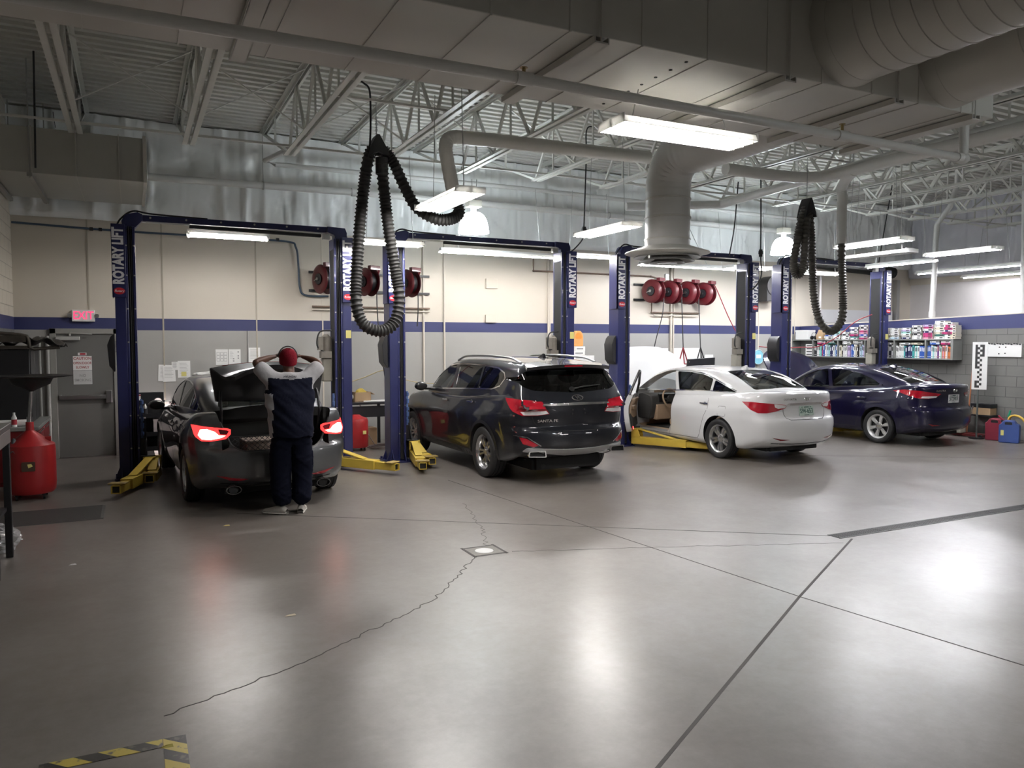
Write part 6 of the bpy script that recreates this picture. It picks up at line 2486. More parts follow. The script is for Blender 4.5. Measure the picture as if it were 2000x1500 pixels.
mb = MB()
mb.text('HYUNDAI', 0.030, Matrix.Translation((-0.01, -0.037, 1.522)) @ Matrix.Rotation(-0.35, 4, 'X') @ FRONT, 0.0015, bold=0.0008, shear=0.15)
mb.build('shirt_lettering', M_NAVYC, man, recalc=False)

# trousers with a cargo pocket
tc = [[(0, 0.02, 1.10, 0.20, 0.13), (0, 0.01, 0.90, 0.225, 0.16)]]
for s in (-1, 1):
    tc.append([(0, 0.01, 0.90, 0.225, 0.16), (s * 0.113, 0.015, 0.80, 0.14, 0.15), (s * 0.118, 0.05, 0.50, 0.122, 0.125), (s * 0.11, 0.045, 0.28, 0.114, 0.115), (s * 0.105, 0.03, 0.075, 0.105, 0.115)])
me = skin_mesh(tc, 4)
fold = [(rn.uniform(-0.2, 0.2), rn.uniform(0.1, 0.85), rn.uniform(-0.9, 0.9), rn.uniform(0.012, 0.025)) for _ in range(26)]
for v in me.vertices:
    d = 0
    for fx, fz, sl, w in fold:
        q = ((v.co.z - fz) + sl * (v.co.x - fx)) / w
        if abs(q) < 3 and abs(v.co.x - fx) < 0.13:
            d += 0.007 * math.exp(-q * q)
    v.co += v.normal * (d - 0.002)
tr = mkobj('trousers', me, M_NAVYC, man, smooth=180)
mb = MB()
mb.box((0.215, 0.03, 0.62), (0.03, 0.13, 0.17))
mb.build('cargo_pocket', M_NAVYC, tr, bevel=0.012)


def shoe(x, y, rz, name='shoe'):
    M = place(x, y, 0, rz)
    mb = MB()
    def pt(u, v):
        # u heel to toe 0..1, v around 0..1
        L = lerp(-0.09, 0.21, u)
        w = table([(0, 0.03), (0.1, 0.038), (0.4, 0.042), (0.7, 0.05), (0.9, 0.042), (1, 0.012)], u)
        hh = table([(0, 0.06), (0.08, 0.09), (0.3, 0.10), (0.5, 0.085), (0.75, 0.06), (0.92, 0.05), (1, 0.03)], u)
        a = 2 * PI * v
        return (w * math.cos(a), L, max(0.006, 0.5 * hh + 0.5 * hh * math.sin(a)))
    mb.grid(pt, 18, 18)
    s = mb.build(name, M_SHOE, man, smooth=60, M=M)
    mb = MB()
    mb.grid(lambda u, v: (pt(u, 0)[0] * 1.08 * math.cos(2 * PI * v), pt(u, 0)[1] * 1.02, 0.012 + 0.011 * math.sin(2 * PI * v)), 18, 10)
    mb.build('sole', pm('white_rubber_sole', (0.55, 0.54, 0.51), 0.6), s, smooth=60, M=M)


shoe(-0.13, 0.05, R(52))
shoe(0.10, 0.06, R(-12))

# cap: knitted dome, band and dark peak showing over the top
CM = Matrix.Translation((-0.005, 0.155, 1.715)) @ Matrix.Rotation(R(16), 4, 'X')
mb = MB()
mb.lathe([(0.101, -0.055), (0.106, -0.02), (0.105, 0.02), (0.096, 0.065), (0.072, 0.098), (0.038, 0.114), (0.0005, 0.119)], 28, M=CM @ Matrix.Diagonal((0.92, 1.06, 1, 1)))
cp = mb.build('cap', M_CAP, man, smooth=180)
mb = MB()
for k in range(6):
    a = PI * k / 6
    mb.tube([(0.098 * math.cos(a) * math.cos(t), 0.112 * math.sin(a) * math.cos(t), 0.118 * math.sin(t) + 0.002) for t in [R(12 + 156 * j / 14) for j in range(15)]], 0.0022, 5, M=CM)
mb.build('cap_seam', M_CAP, cp)
mb = MB()
mb.tube([(0.103 * math.cos(t), 0.03 + 0.02 * math.sin(t), 0.012 + 0.117 * math.sin(t)) for t in [R(5 + 170 * j / 20) for j in range(21)]], 0.007, 8, M=CM)
mb.build('headband', M_BLACK, cp, smooth=60)
mb = MB()
mb.grid(lambda u, v: ((2 * u - 1) * 0.085, 0.09 + 0.085 * v * (1 - 0.35 * (2 * u - 1) ** 2), 0.03 + 0.03 * v - 0.02 * (2 * u - 1) ** 2), 10, 4)
mb.build('cap_peak', M_BLACK, cp, smooth=60, M=CM, solid=0.006)
# ------------------------------------------------------------------ left end of the shop
def sign(name, label, x, z, w, hgt, mat=None, y=YB, cat='sign', group=None, rz=0):
    mb = MB()
    mb.box((0, 0, 0), (w, 0.006, hgt), ry=rz)
    o = mb.build(name, mat or M_WHITE)
    o.location = (x, y - 0.0028, z)
    return tag(o, label, cat, group)


def lettering(parent, lines, mat, y=-0.0045):
    mb = MB()
    for s, x, z, size, sx in lines:
        mb.text(s, size, Matrix.Translation((x, y, z)) @ FRONT, 0.0006, bold=size * 0.012, sx=sx)
    return mb.build('lettering', mat, parent, recalc=False)


M_INKR = pm('red_ink', (0.36, 0.02, 0.03), 0.6)
M_INKK = pm('black_ink', (0.03, 0.03, 0.03), 0.6)
s1 = sign('door_sign', 'white caution sign with red lettering on the grey door', -0.735, 1.555, 0.27, 0.235, y=YB - 0.031)
lettering(s1, [('CAUTION', 0, 0.075, 0.062, 0.92), ('OPEN DOOR', 0, 0.0, 0.056, 0.80), ('SLOWLY', 0, -0.07, 0.056, 0.88)], M_INKR)
s2 = sign('door_sign', 'faded white no smoking sign under the caution sign', -0.735, 1.32, 0.27, 0.225, pm('faded_sign', (0.55, 0.55, 0.54), 0.4), y=YB - 0.031)
lettering(s2, [('NO', 0, 0.03, 0.06, 1.0), ('SMOKING', 0, -0.045, 0.062, 0.86)], pm('faded_ink', (0.30, 0.30, 0.30), 0.6))
s3 = sign('door_sign', 'small white and red sticker above the caution sign', -0.735, 1.705, 0.125, 0.045, y=YB - 0.031)
mb = MB()
mb.prism(roundpoly([(-0.035, -0.014), (0.05, -0.014), (0.05, 0.014), (-0.035, 0.014)], 0.013), -0.005, -0.0035, axis='y')
mb.build('red_oval', M_INKR, s3)

t = thing('exit_sign', 'white exit sign with red letters and two lamp heads above the door', 'sign', (-0.70, YB - 0.03, 2.33))
mb = MB()
mb.bx(-0.165, 0.165, -0.04, 0.03, -0.095, 0.095)
mb.build('sign_box', M_WHITE, t, bevel=0.008)
mb = MB()
mb.text('EXIT', 0.185, Matrix.Translation((0, -0.0415, 0.0)) @ FRONT, 0.001, bold=0.0012, sx=0.78)
mb.build('lettering', pm('lit_exit_red', (0.8, 0.03, 0.12), 0.5, emit=0.7, emit_rgb=(1.0, 0.05, 0.16), noise=0), t, recalc=False)
for s in (-1, 1):
    mb = MB()
    mb.lathe([(0.0005, -0.03), (0.02, -0.03), (0.035, 0.02), (0.033, 0.03), (0.0005, 0.03)], 18, M=place(s * 0.195, -0.03, 0.0, rx=PI / 2))
    mb.build('lamp_head', M_STEEL, t, smooth=40)

# red tool cabinet with grey top
M_REDC = pm('red_cabinet_paint', (0.16, 0.008, 0.010), 0.4, noise=0.08)
M_TOP = pm('grey_bench_top', (0.24, 0.245, 0.235), 0.25, noise=0.1)
t = thing('tool_cabinet', 'red tool cabinet with grey top in the left corner', 'cabinet', (XL + 0.01, 11.85, 0))
mb = MB()
mb.bx(0.0, 0.50, 0.03, 1.60, 0.06, 0.73)
mb.bx(0.02, 0.46, 0.06, 1.57, 0.0, 0.07)
mb.build('carcass', M_REDC, t, bevel=0.006)
mb = MB()
mb.bx(0.0, 0.53, 0.0, 1.63, 0.73, 0.78)
mb.build('top', M_TOP, t, bevel=0.006)
for k in range(3):
    for c in range(2):
        mb = MB()
        y0 = 0.08 + c * 0.77
        mb.bx(0.495, 0.515, y0, y0 + 0.71, 0.10 + k * 0.21, 0.29 + k * 0.21)
        d = mb.build('drawer', M_REDC, t, bevel=0.004)
        mb = MB()
        mb.bx(0.515, 0.53, y0 + 0.1, y0 + 0.61, 0.26 + k * 0.21, 0.275 + k * 0.21)
        mb.build('drawer_pull', M_STEEL, d)

t = thing('tall_cabinet', 'tall black metal cabinet standing on the red tool cabinet', 'cabinet', (XL + 0.01, 12.35, 0.78))
mb = MB()
mb.bx(0, 0.40, 0, 1.0, 0, 1.02)
mb.build('carcass', M_BLACKM, t, bevel=0.01)
for k in range(2):
    mb = MB()
    mb.bx(0.40, 0.412, 0.02 + k * 0.49, 0.49 + k * 0.49, 0.02, 1.0)
    d = mb.build('door', M_BLACKM, t, bevel=0.004)
    mb = MB()
    mb.bx(0.412, 0.43, 0.42 + k * 0.12, 0.44 + k * 0.12, 0.45, 0.58)
    mb.build('handle', M_STEEL, d)

# grimy engine undertray and cross member lying across the tall cabinet
M_GRIME = pm('oily_grey_plastic', (0.030, 0.029, 0.026), 0.55, noise=0.6, nscale=14, bump=0.4, bscale=12)
t = thing('engine_cradle', 'greasy car cross member and undertray lying on the black cabinet', 'car part', (XL + 0.05, 12.3, 1.80))
rn = random.Random(8)
mb = MB()
mb.grid(lambda u, v: (lerp(0.02, 0.78, u), lerp(0.0, 0.85, v), 0.06 + 0.09 * math.sin(PI * u) * (0.6 + 0.4 * math.sin(7 * v + 2 * u)) + 0.03 * math.sin(19 * u + 5 * v)), 26, 14)
mb.build('undertray', M_GRIME, t, smooth=60, solid=0.012)
mb = MB()
mb.tube([(0.02, 0.0, 0.22), (0.26, 0.0, 0.20), (0.34, 0.0, 0.18), (0.36, 0.0, 0.12), (0.37, 0.02, 0.03), (0.42, 0.04, 0.005), (0.72, 0.06, 0.03)], 0.024, 8)
mb.bx(0.02, 0.33, -0.02, 0.02, 0.10, 0.19)
mb.bx(0.02, 0.33, 0.0, 0.4, 0.005, 0.05)
mb.build('cross_member', pm('rusty_grey_steel', (0.075, 0.065, 0.052), 0.5, metal=0.4, noise=0.5, nscale=10), t, smooth=40)
mb = MB()
for k in range(6):
    y = 0.1 + 0.12 * k
    mb.tube([(0.35, y, 0.02), (0.5, y + 0.03, 0.0 + 0.02 * (k % 2)), (0.68 + 0.03 * (k % 3), y, 0.04)], 0.010, 6)
mb.build('bracket', M_BLACKM, t)

o = thing('paper_roll', 'white paper roll lying on the red cabinet top', 'paper roll', (-1.44, 12.05, 0.825), R(0))
mb = MB()
mb.cyl((-0.19, 0, 0), (0.17, 0, 0), 0.043, seg=20)
mb.build('roll', M_WHITE, o, smooth=40)
mb = MB()
mb.cyl((-0.192, 0, 0), (0.172, 0, 0), 0.018, seg=12)
mb.build('core', pm('brown_card', (0.25, 0.18, 0.12), 0.8), o)
t = thing('spray_bottle', 'small white labelled bottle standing on the red cabinet', 'bottle', (-1.42, 11.98, 0.78))

mb = MB()
mb.lathe([(0.0005, 0), (0.03, 0), (0.032, 0.01), (0.032, 0.12), (0.014, 0.16), (0.014, 0.19), (0.0005, 0.19)], 18)
mb.build('bottle', M_WHITE, t, smooth=40)
mb = MB()
mb.lathe([(0.0325, 0.03), (0.0325, 0.10)], 18)
mb.build('bottle_label', M_INKR, t, smooth=40)

# conduit run and extinguisher tag beside the door
for x, r in ((-1.33, 0.018), (-1.22, 0.03)):
    mb = MB()
    mb.cyl((x, YB - 0.05, 0.0), (x, YB - 0.05, 2.0), r, seg=12)
    tag(mb.build('conduit', M_GREY, smooth=40), 'grey vertical conduit left of the exit door, %s' % ('thin' if r < 0.02 else 'thick'), 'conduit')
o = sign('tag_sign', 'red and white striped tag sheet left of the exit door', -1.47, 1.42, 0.10, 0.36)
mb = MB()
for k in range(4):
    mb.bx(-0.045, 0.045, -0.0045, -0.0032, -0.14 + k * 0.085, -0.10 + k * 0.085)
mb.build('red_band', M_INKR, o)

# red oil drain
M_REDD = pm('red_drum_plastic', (0.30, 0.012, 0.014), 0.42, noise=0.15, nscale=6)
t = thing('oil_drain', 'red rolling oil drain drum with wide black funnel on a steel pole', 'oil drain', (-1.14, 10.95, 0))
mb = MB()
mb.lathe([(0.0005, 0.07), (0.235, 0.07), (0.26, 0.10), (0.268, 0.2), (0.266, 0.60), (0.262, 0.655), (0.245, 0.67), (0.20, 0.70), (0.06, 0.815), (0.045, 0.83), (0.042, 0.93), (0.0005, 0.93)], 40)
mb.box((0.19, -0.02, 0.70), (0.06, 0.06, 0.09))
d = mb.build('drum', M_REDD, t, smooth=40)
mb = MB()
mb.prism(roundpoly([(-0.07, 0.36), (0.07, 0.36), (0.07, 0.475), (-0.07, 0.475)], 0.015), -0.2705, -0.262, axis='y')
lb = mb.build('drum_label', pm('brown_label', (0.06, 0.035, 0.02), 0.5), d)
mb = MB()
mb.prism([(0.0, 0.40), (0.045, 0.42), (0.03, 0.45), (-0.01, 0.445)], -0.2725, -0.2706, axis='y')
mb.build('yellow_flash', M_YLAB, lb)
mb = MB()
mb.cyl((0, 0, 0.92), (0.03, 0.0, 1.32), 0.024, seg=16)
mb.cyl((0, 0, 0.93), (0.003, 0, 0.99), 0.032, seg=16)
mb.build('pole', M_STEEL, t, smooth=40)
mb = MB()
FM = place(0.03, 0, 1.30)
mb.lathe([(0.025, 0.0), (0.035, 0.01), (0.20, 0.09), (0.23, 0.15), (0.235, 0.16), (0.44, 0.185), (0.445, 0.195), (0.42, 0.197), (0.22, 0.172), (0.19, 0.10), (0.02, 0.02)], 44, M=FM)
mb.build('funnel', M_BLACK, t, smooth=40)
for k in range(4):
    a = PI / 4 + PI / 2 * k
    mb = MB()
    mb.cyl((0.2 * math.cos(a) - 0.012, 0.2 * math.sin(a), 0.032), (0.2 * math.cos(a) + 0.012, 0.2 * math.sin(a), 0.032), 0.032, seg=16)
    mb.bx(0.2 * math.cos(a) - 0.02, 0.2 * math.cos(a) + 0.02, 0.2 * math.sin(a) - 0.02, 0.2 * math.sin(a) + 0.02, 0.05, 0.08)
    mb.build('caster', M_BLACK, t, smooth=40)
mb = MB()
mb.grid(lambda u, v: (lerp(-0.16, -0.04, u), -0.2 + 0.12 * v - 0.03 * math.sin(PI * u), 0.63 + 0.10 * v + 0.02 * math.sin(9 * u) - (0.05 * (1 - v))), 12, 10)
tag(mb.build('shop_rag', pm('grey_rag', (0.12, 0.13, 0.14), 0.9, bump=0.3), smooth=60, solid=0.006), 'grey rag draped over the shoulder of the red drum', 'rag').location = (-1.16, 10.95, 0)

# near bench at the left edge: black leg, steel top, plastic bundle at its foot
t = thing('work_stand', 'black legged steel topped stand cut by the left edge', 'stand', (-1.42, 7.95, 0))
for x in (0.38, -0.3):
    for y in (0, -0.75):
        mb = MB()
        mb.bx(x, x + 0.055, y, y + 0.05, 0, 1.14)
        mb.build('leg', M_BLACKM, t, bevel=0.004)
mb = MB()
mb.bx(-0.34, 0.445, -0.78, 0.07, 1.14, 1.19)
mb.build('top', M_STEEL, t, bevel=0.005)
mb = MB()
mb.bx(-0.34, 0.44, -0.76, 0.055, 1.02, 1.14)
mb.build('apron', M_GALV, t, bevel=0.005)
mb = MB()
mb.bx(-0.28, 0.40, -0.72, 0.03, 0.42, 0.45)
mb.build('shelf', M_BLACKM, t)
rn = random.Random(21)
pts = {}


def crinkle(u, v):
    key = (round(u, 3), round(v, 3))
    a, b = 2 * PI * u, PI * v
    k = (round(u % 1.0, 3), round(v, 3))
    if k not in pts:
        pts[k] = 1 + rn.uniform(-0.16, 0.16)
    r = pts[k]
    return (0.20 * r * math.sin(b) * math.cos(a), 0.17 * r * math.sin(b) * math.sin(a), max(0.004, 0.11 + 0.13 * r * math.cos(b)))


mb = MB()
mb.grid(crinkle, 26, 16)
o = mb.build('plastic_bundle', pm('silvery_plastic_wrap', (0.55, 0.55, 0.56), 0.12, metal=0.5, noise=0.3, nscale=30))
o.location = (-1.16, 8.24, 0)
tag(o, 'crumpled silvery plastic bundle on the floor at the left edge', 'bundle')

# black mat
t = thing('rubber_mat', 'flat black rubber mat on the floor at left', 'mat', (-0.85, 9.66, 0))
mb = MB()
mb.bx(-0.55, 0.50, -0.37, 0.38, 0.0005, 0.010)
mb.build('mat', pm('dull_black_mat', (0.028, 0.026, 0.024), 0.6, bump=0.3, bscale=90), t)
mb = MB()
mb.prism([(0.50, 0.0005), (0.53, 0.0005), (0.50, 0.010)], -0.37, 0.38, axis='y')
mb.prism([(-0.37, 0.0005), (-0.39, 0.0005), (-0.37, 0.010)], -0.55, 0.53, axis='x')
mb.build('bevelled_edge', pm('worn_mat_edge', (0.05, 0.047, 0.044), 0.5), t)

# hazard tape laid on the floor
M_TAPE = bpy.data.materials.new('hazard_tape')
M_TAPE.use_nodes = True
nt = M_TAPE.node_tree
b = nt.nodes['Principled BSDF']
tc = nt.nodes.new('ShaderNodeTexCoord')
wv = nt.nodes.new('ShaderNodeTexWave')
wv.inputs['Scale'].default_value = 3.2
wv.bands_direction = 'DIAGONAL'
mp = nt.nodes.new('ShaderNodeMapping')
mp.inputs['Scale'].default_value = (1, 1, 0)
nt.links.new(tc.outputs['Object'], mp.inputs[0])
nt.links.new(mp.outputs[0], wv.inputs['Vector'])
rp = nt.nodes.new('ShaderNodeValToRGB')
rp.color_ramp.interpolation = 'CONSTANT'
rp.color_ramp.elements[0].color = (0.035, 0.033, 0.03, 1)
rp.color_ramp.elements[1].color = (0.50, 0.40, 0.075, 1)
rp.color_ramp.elements[1].position = 0.5
ns = nt.nodes.new('ShaderNodeTexNoise')
ns.inputs['Scale'].default_value = 18
ns.inputs['Detail'].default_value = 8
nt.links.new(tc.outputs['Object'], ns.inputs[0])
mxx = nt.nodes.new('ShaderNodeMix')
mxx.data_type = 'RGBA'
mxx.inputs[7].default_value = (0.12, 0.105, 0.09, 1)
r2 = nt.nodes.new('ShaderNodeValToRGB')
r2.color_ramp.elements[0].position = 0.56
r2.color_ramp.elements[1].position = 0.66
nt.links.new(ns.outputs[0], r2.inputs[0])
nt.links.new(wv.outputs['Fac'], rp.inputs[0])
nt.links.new(rp.outputs[0], mxx.inputs[6])
nt.links.new(r2.outputs[0], mxx.inputs[0])
nt.links.new(mxx.outputs[2], b.inputs['Base Color'])
b.inputs['Roughness'].default_value = 0.35
mb = MB()
mb.bx(-0.42, 0.085, -0.04, 0.04, 0, 0.0016)
o = mb.build('hazard_tape', M_TAPE)
o.location = (0.0, 3.91, 0.0006)
tag(o, 'worn yellow and black hazard tape strip running left along the floor', 'tape')
mb = MB()
mb.bx(-0.05, 0.05, -0.6, 0.0, 0, 0.0016)
o = mb.build('hazard_tape', M_TAPE)
o.location = (0.138, 3.95, 0.0006)
tag(o, 'yellow and black hazard tape strip running towards the camera', 'tape')
# scraps on the floor
for (x, y, c, lab, sz) in ((0.83, 8.35, (0.6, 0.5, 0.2), 'small yellow scrap on the floor behind the grey sedan', 0.035), (0.94, 5.38, (0.55, 0.48, 0.36), 'pale paper scrap on the floor near the long crack', 0.04), (0.10, 3.86, (0.4, 0.34, 0.06), 'crumpled bit of yellow tape on the hazard tape corner', 0.03), (-0.50, 7.45, (0.6, 0.6, 0.6), 'white paper scrap on the floor near the left edge', 0.03)):
    mb = MB()
    mb.add([(-sz, 0, 0), (sz, -sz * 0.3, 0), (sz * 0.9, sz * 0.5, 0.004), (-sz * 0.1, sz * 0.35, 0.006)], [(0, 1, 2, 3)])
    o = mb.build('floor_scrap', pm('scrap_%s' % lab[:5].strip(), c, 0.7), solid=0.001)
    o.location = (x, y, 0.0025)
    tag(o, lab, 'scrap')

# floor clean-out and trench drain
t = thing('floor_cleanout', 'square floor clean-out with round white cap in the concrete', 'floor cover', (2.835, 6.31, 0))
mb = MB()
for s in (-1, 1):
    mb.bx(s * 0.155 - 0.012, s * 0.155 + 0.012, -0.165, 0.165, 0, 0.002)
    mb.bx(-0.165, 0.165, s * 0.14 - 0.012, s * 0.14 + 0.012, 0, 0.002)
mb.build('rim', M_JOINT, t)
mb = MB()
mb.bx(-0.143, 0.143, -0.128, 0.128, 0, 0.0015)
mb.build('patch', pm('rough_patch_concrete', (0.16, 0.15, 0.135), 0.6, noise=0.4, nscale=30), t)
mb = MB()
mb.lathe([(0.0005, 0.004), (0.078, 0.004), (0.085, 0.0015)], 28)
mb.build('cap', pm('white_cap', (0.6, 0.6, 0.6), 0.45), t)
t = thing('trench_drain', 'long dark trench drain grate set in the floor at right', 'drain', (6.1, 5.25, 0))
mb = MB()
mb.bx(0, 9.2, -0.075, 0.075, -0.003, 0.0012)
mb.build('channel', M_DARK, t)
for s in (-1, 1):
    mb = MB()
    mb.bx(0, 9.2, s * 0.072 - 0.006, s * 0.072 + 0.006, 0, 0.004)
    mb.build('edge_rail', pm('dark_cast_iron', (0.05, 0.05, 0.05), 0.5, metal=0.5), t)
for g in range(15):
    mb = MB()
    x0 = 0.01 + g * 0.613
    for k in range(24):
        for yy in (-0.045, 0.0, 0.045):
            mb.bx(x0 + k * 0.025, x0 + k * 0.025 + 0.011, yy - 0.016, yy + 0.016, 0.0, 0.0035)
    for yy in (-0.0225, 0.0225, -0.064, 0.064):
        mb.bx(x0, x0 + 0.6, yy - 0.003, yy + 0.003, 0, 0.0036)
    mb.build('grate', pm('dark_cast_iron', (0.05, 0.05, 0.05), 0.5, metal=0.5), t)

# black tool cart by the left lift, with bottles, lamp and boxes
t = thing('tool_cart', 'black tool cart against the wall behind the leftmost lift post', 'cart', (0.16, 14.05, 0))
mb = MB()
mb.bx(-0.27, 0.30, 0.15, 0.19, 0.12, 1.06)
mb.build('back_panel', M_BLACKM, t)
for k, z in enumerate((0.12, 0.36, 0.66)):
    mb = MB()
    mb.bx(-0.27, 0.30, -0.22, 0.19, z, z + 0.03)
    mb.bx(-0.27, 0.30, -0.22, -0.20, z + 0.03, z + 0.07)
    mb.build('tray', M_BLACKM, t)
for x in (-0.26, 0.29):
    mb = MB()
    mb.bx(x - 0.012, x + 0.012, -0.21, -0.18, 0.08, 0.95)
    mb.build('upright', M_BLACKM, t)
for x in (-0.22, 0.26):
    for y in (-0.18, 0.15):
        mb = MB()
        mb.cyl((x - 0.012, y, 0.04), (x + 0.012, y, 0.04), 0.04, seg=16)
        mb.build('caster', M_STEEL, t, smooth=40)
mb = MB()
mb.bx(-0.25, -0.05, 0.142, 0.15, 0.93, 1.03)
mb.bx(-0.25, -0.05, 0.140, 0.142, 1.005, 1.025, 1)
mb.build('instruction_label', [M_WHITE, M_INKR], t)
M_CAN = pm('steel_can', (0.5, 0.48, 0.46), 0.25, metal=0.8)
for k, x in enumerate((0.06, 0.17)):
    c = thing('aerosol_can', 'silver aerosol can on the black tool cart, %s of two' % ('left' if k == 0 else 'right'), 'can', (x, 13.95, 0.69), 0, 'aerosol cans on the black cart')
    mb = MB()
    mb.lathe([(0.0005, 0), (0.032, 0), (0.033, 0.005), (0.033, 0.15), (0.02, 0.175), (0.012, 0.185), (0.012, 0.20), (0.0005, 0.20)], 20)
    mb.build('can', M_CAN, c, smooth=40)
    mb = MB()
    mb.lathe([(0.0336, 0.03), (0.0336, 0.12)], 20)
    mb.build('can_label', M_BLACKM, c, smooth=40)
for k, (x, w) in enumerate(((0.06, 0.19), (0.35, 0.13))):
    c = thing('carton', 'pale carton on the lower tray of the black cart, %s' % ('wider one' if k == 0 else 'narrower one'), 'box', (x, 13.95, 0.39))
    mb = MB()
    mb.bx(-w / 2, w / 2, -0.1, 0.1, 0.0, 0.22)
    mb.build('box', pm('pinkish_carton', (0.42, 0.37, 0.36), 0.7), c, bevel=0.004)
    mb = MB()
    mb.bx(-w / 2 - 0.003, w / 2 + 0.003, -0.103, 0.103, 0.215, 0.25)
    mb.build('lid', pm('pinkish_carton', (0.42, 0.37, 0.36), 0.7), c)
c = thing('work_lamp', 'round work lamp clipped to the black tool cart', 'lamp', (0.36, 13.8, 0.93))
mb = MB()
mb.lathe([(0.0005, -0.05), (0.04, -0.05), (0.07, 0.02), (0.072, 0.035), (0.06, 0.035)], 28, M=place(0, 0, 0, rx=PI / 2))
mb.build('reflector', M_CHROME, c, smooth=40)
mb = MB()
mb.lathe([(0.0005, 0.032), (0.06, 0.028)], 28, M=place(0, 0, 0, rx=PI / 2))
mb.build('lens', pm('lamp_lens', (0.6, 0.52, 0.48), 0.2, emit=0.4, emit_rgb=(1, 0.85, 0.8)), c)
c = thing('inspection_lamp', 'lit upright inspection light tube beside the front of the grey sedan', 'lamp', (0.43, 14.3, 0.02))
mb = MB()
mb.cyl((0, 0, 0.05), (0, 0, 0.80), 0.026, seg=14)
mb.build('tube', pm('lit_inspection_tube', (1, 0.9, 0.9), 0.4, emit=28, emit_rgb=(1.0, 0.86, 0.88), noise=0), c, smooth=40)
mb = MB()
mb.cyl((0, 0, 0.0), (0, 0, 0.05), 0.06, seg=16)
mb.cyl((0, 0, 0.80), (0, 0, 0.84), 0.032, seg=14)
mb.build('end_cap', M_BLACKM, c, smooth=40)

# wall bench behind the grey sedan
t = thing('wall_bench', 'black wall bench behind the roof of the grey sedan', 'bench', (1.3, 14.0, 0))
mb = MB()
mb.bx(-0.75, 0.75, -0.05, 0.42, 0.86, 0.90)
mb.build('top', M_BLACKM, t)
for x in (-0.7, 0.7):
    mb = MB()
    mb.bx(x - 0.02, x + 0.02, 0.0, 0.38, 0, 0.86)
    mb.build('leg', M_BLACKM, t)
t = thing('file_tray', 'black tray holding white papers on the bench behind the grey sedan', 'tray', (1.08, 14.15, 0.90))
mb = MB()
mb.bx(-0.17, 0.17, -0.14, 0.14, 0, 0.44)
mb.build('tray_box', M_BLACKM, t, bevel=0.008)
mb = MB()
mb.box((0.02, -0.03, 0.455), (0.27, 0.22, 0.02), rz=0.12, ry=0.06)
mb.box((-0.02, 0.0, 0.475), (0.24, 0.2, 0.02), rz=-0.15, ry=-0.1)
mb.build('paper_stack', M_WHITE, t)
o = thing('parts_carton', 'small blue and white parts carton on the bench left of the file tray', 'box', (0.73, 14.05, 0.90))
mb = MB()
mb.bx(-0.055, 0.055, -0.05, 0.05, 0, 0.10)
mb.build('box', M_WHITE, o, bevel=0.003)
mb = MB()
mb.bx(-0.0555, 0.0555, -0.0505, 0.0505, 0.06, 0.095)
mb.build('blue_band', M_LIFTL, o)
o = thing('magazine', 'open white magazine lying at the left end of the bench', 'magazine', (0.62, 13.98, 0.90))
mb = MB()
mb.grid(lambda u, v: ((u - 0.5) * 0.34, (v - 0.5) * 0.24, 0.012 + 0.015 * abs(math.sin(2 * PI * u)) * (1 if abs(u - .5) < .5 else 0)), 12, 2)
mb.build('pages', M_WHITE, o, solid=0.006)

# papers pinned to the wall
PAP = [(0.50, 1.37, 0.215, 0.28, 0.05, 'slanted white sheet pinned lowest and farthest left on the wall'), (0.56, 1.36, 0.20, 0.28, -0.03, 'white sheet overlapping the slanted one on the wall'), (0.655, 1.49, 0.10, 0.14, 0.0, 'small white note between two larger sheets on the wall'),
       (0.80, 1.43, 0.20, 0.29, 0.0, 'white sheet with a yellow note stuck on it'), (1.42, 1.635, 0.205, 0.275, 0.0, 'white sheet printed with a grid of boxes'), (1.635, 1.635, 0.20, 0.275, 0.0, 'white sheet printed with black blocks, right of the grid sheet'), (1.97, 1.67, 0.20, 0.26, 0.0, 'white sheet partly behind the mechanic’s arm')]
for k, (x, z, w, hh, rz, lab) in enumerate(PAP):
    o = sign('paper_sheet', lab, x, z, w, hh, y=YB - 0.001 - 0.004 * (k in (1,)) - 0.003 * (k == 2), cat='paper', group='papers pinned to the back wall', rz=rz)
    mb = MB()
    if k == 4:
        for a in range(3):
            for b_ in range(3):
                x0, z0 = -0.06 + a * 0.06, -0.05 + b_ * 0.055
                for q in (-1, 1):
                    mb.bx(x0 + q * 0.024 - 0.002, x0 + q * 0.024 + 0.002, -0.0045, -0.003, z0 - 0.024, z0 + 0.024)
                    mb.bx(x0 - 0.026, x0 + 0.026, -0.0045, -0.003, z0 + q * 0.022 - 0.002, z0 + q * 0.022 + 0.002)
    elif k == 5:
        for x0, z0 in ((-0.02, -0.03), (-0.02, -0.07), (0.06, 0.09), (0.06, 0.02), (0.06, -0.02)):
            mb.bx(x0 - 0.012, x0 + 0.012, -0.0045, -0.003, z0 - 0.01, z0 + 0.01)
        for q in range(7):
            mb.bx(-0.08, -0.04 + 0.01 * (q % 3), -0.0045, -0.003, 0.1 - q * 0.02, 0.103 - q * 0.02)
    else:
        for q in range(8):
            mb.bx(-w * 0.36, w * (0.2 + 0.14 * ((q * 7) % 3) / 2), -0.0045, -0.003, hh * (0.36 - 0.085 * q), hh * (0.36 - 0.085 * q) + 0.004)
    mb.build('print', pm('grey_print', (0.28, 0.28, 0.28), 0.7), o)
    if k == 3:
        mb = MB()
        mb.bx(-0.045, 0.035, -0.006, -0.003, -0.12, -0.045)
        mb.build('yellow_note', M_YLAB, o)

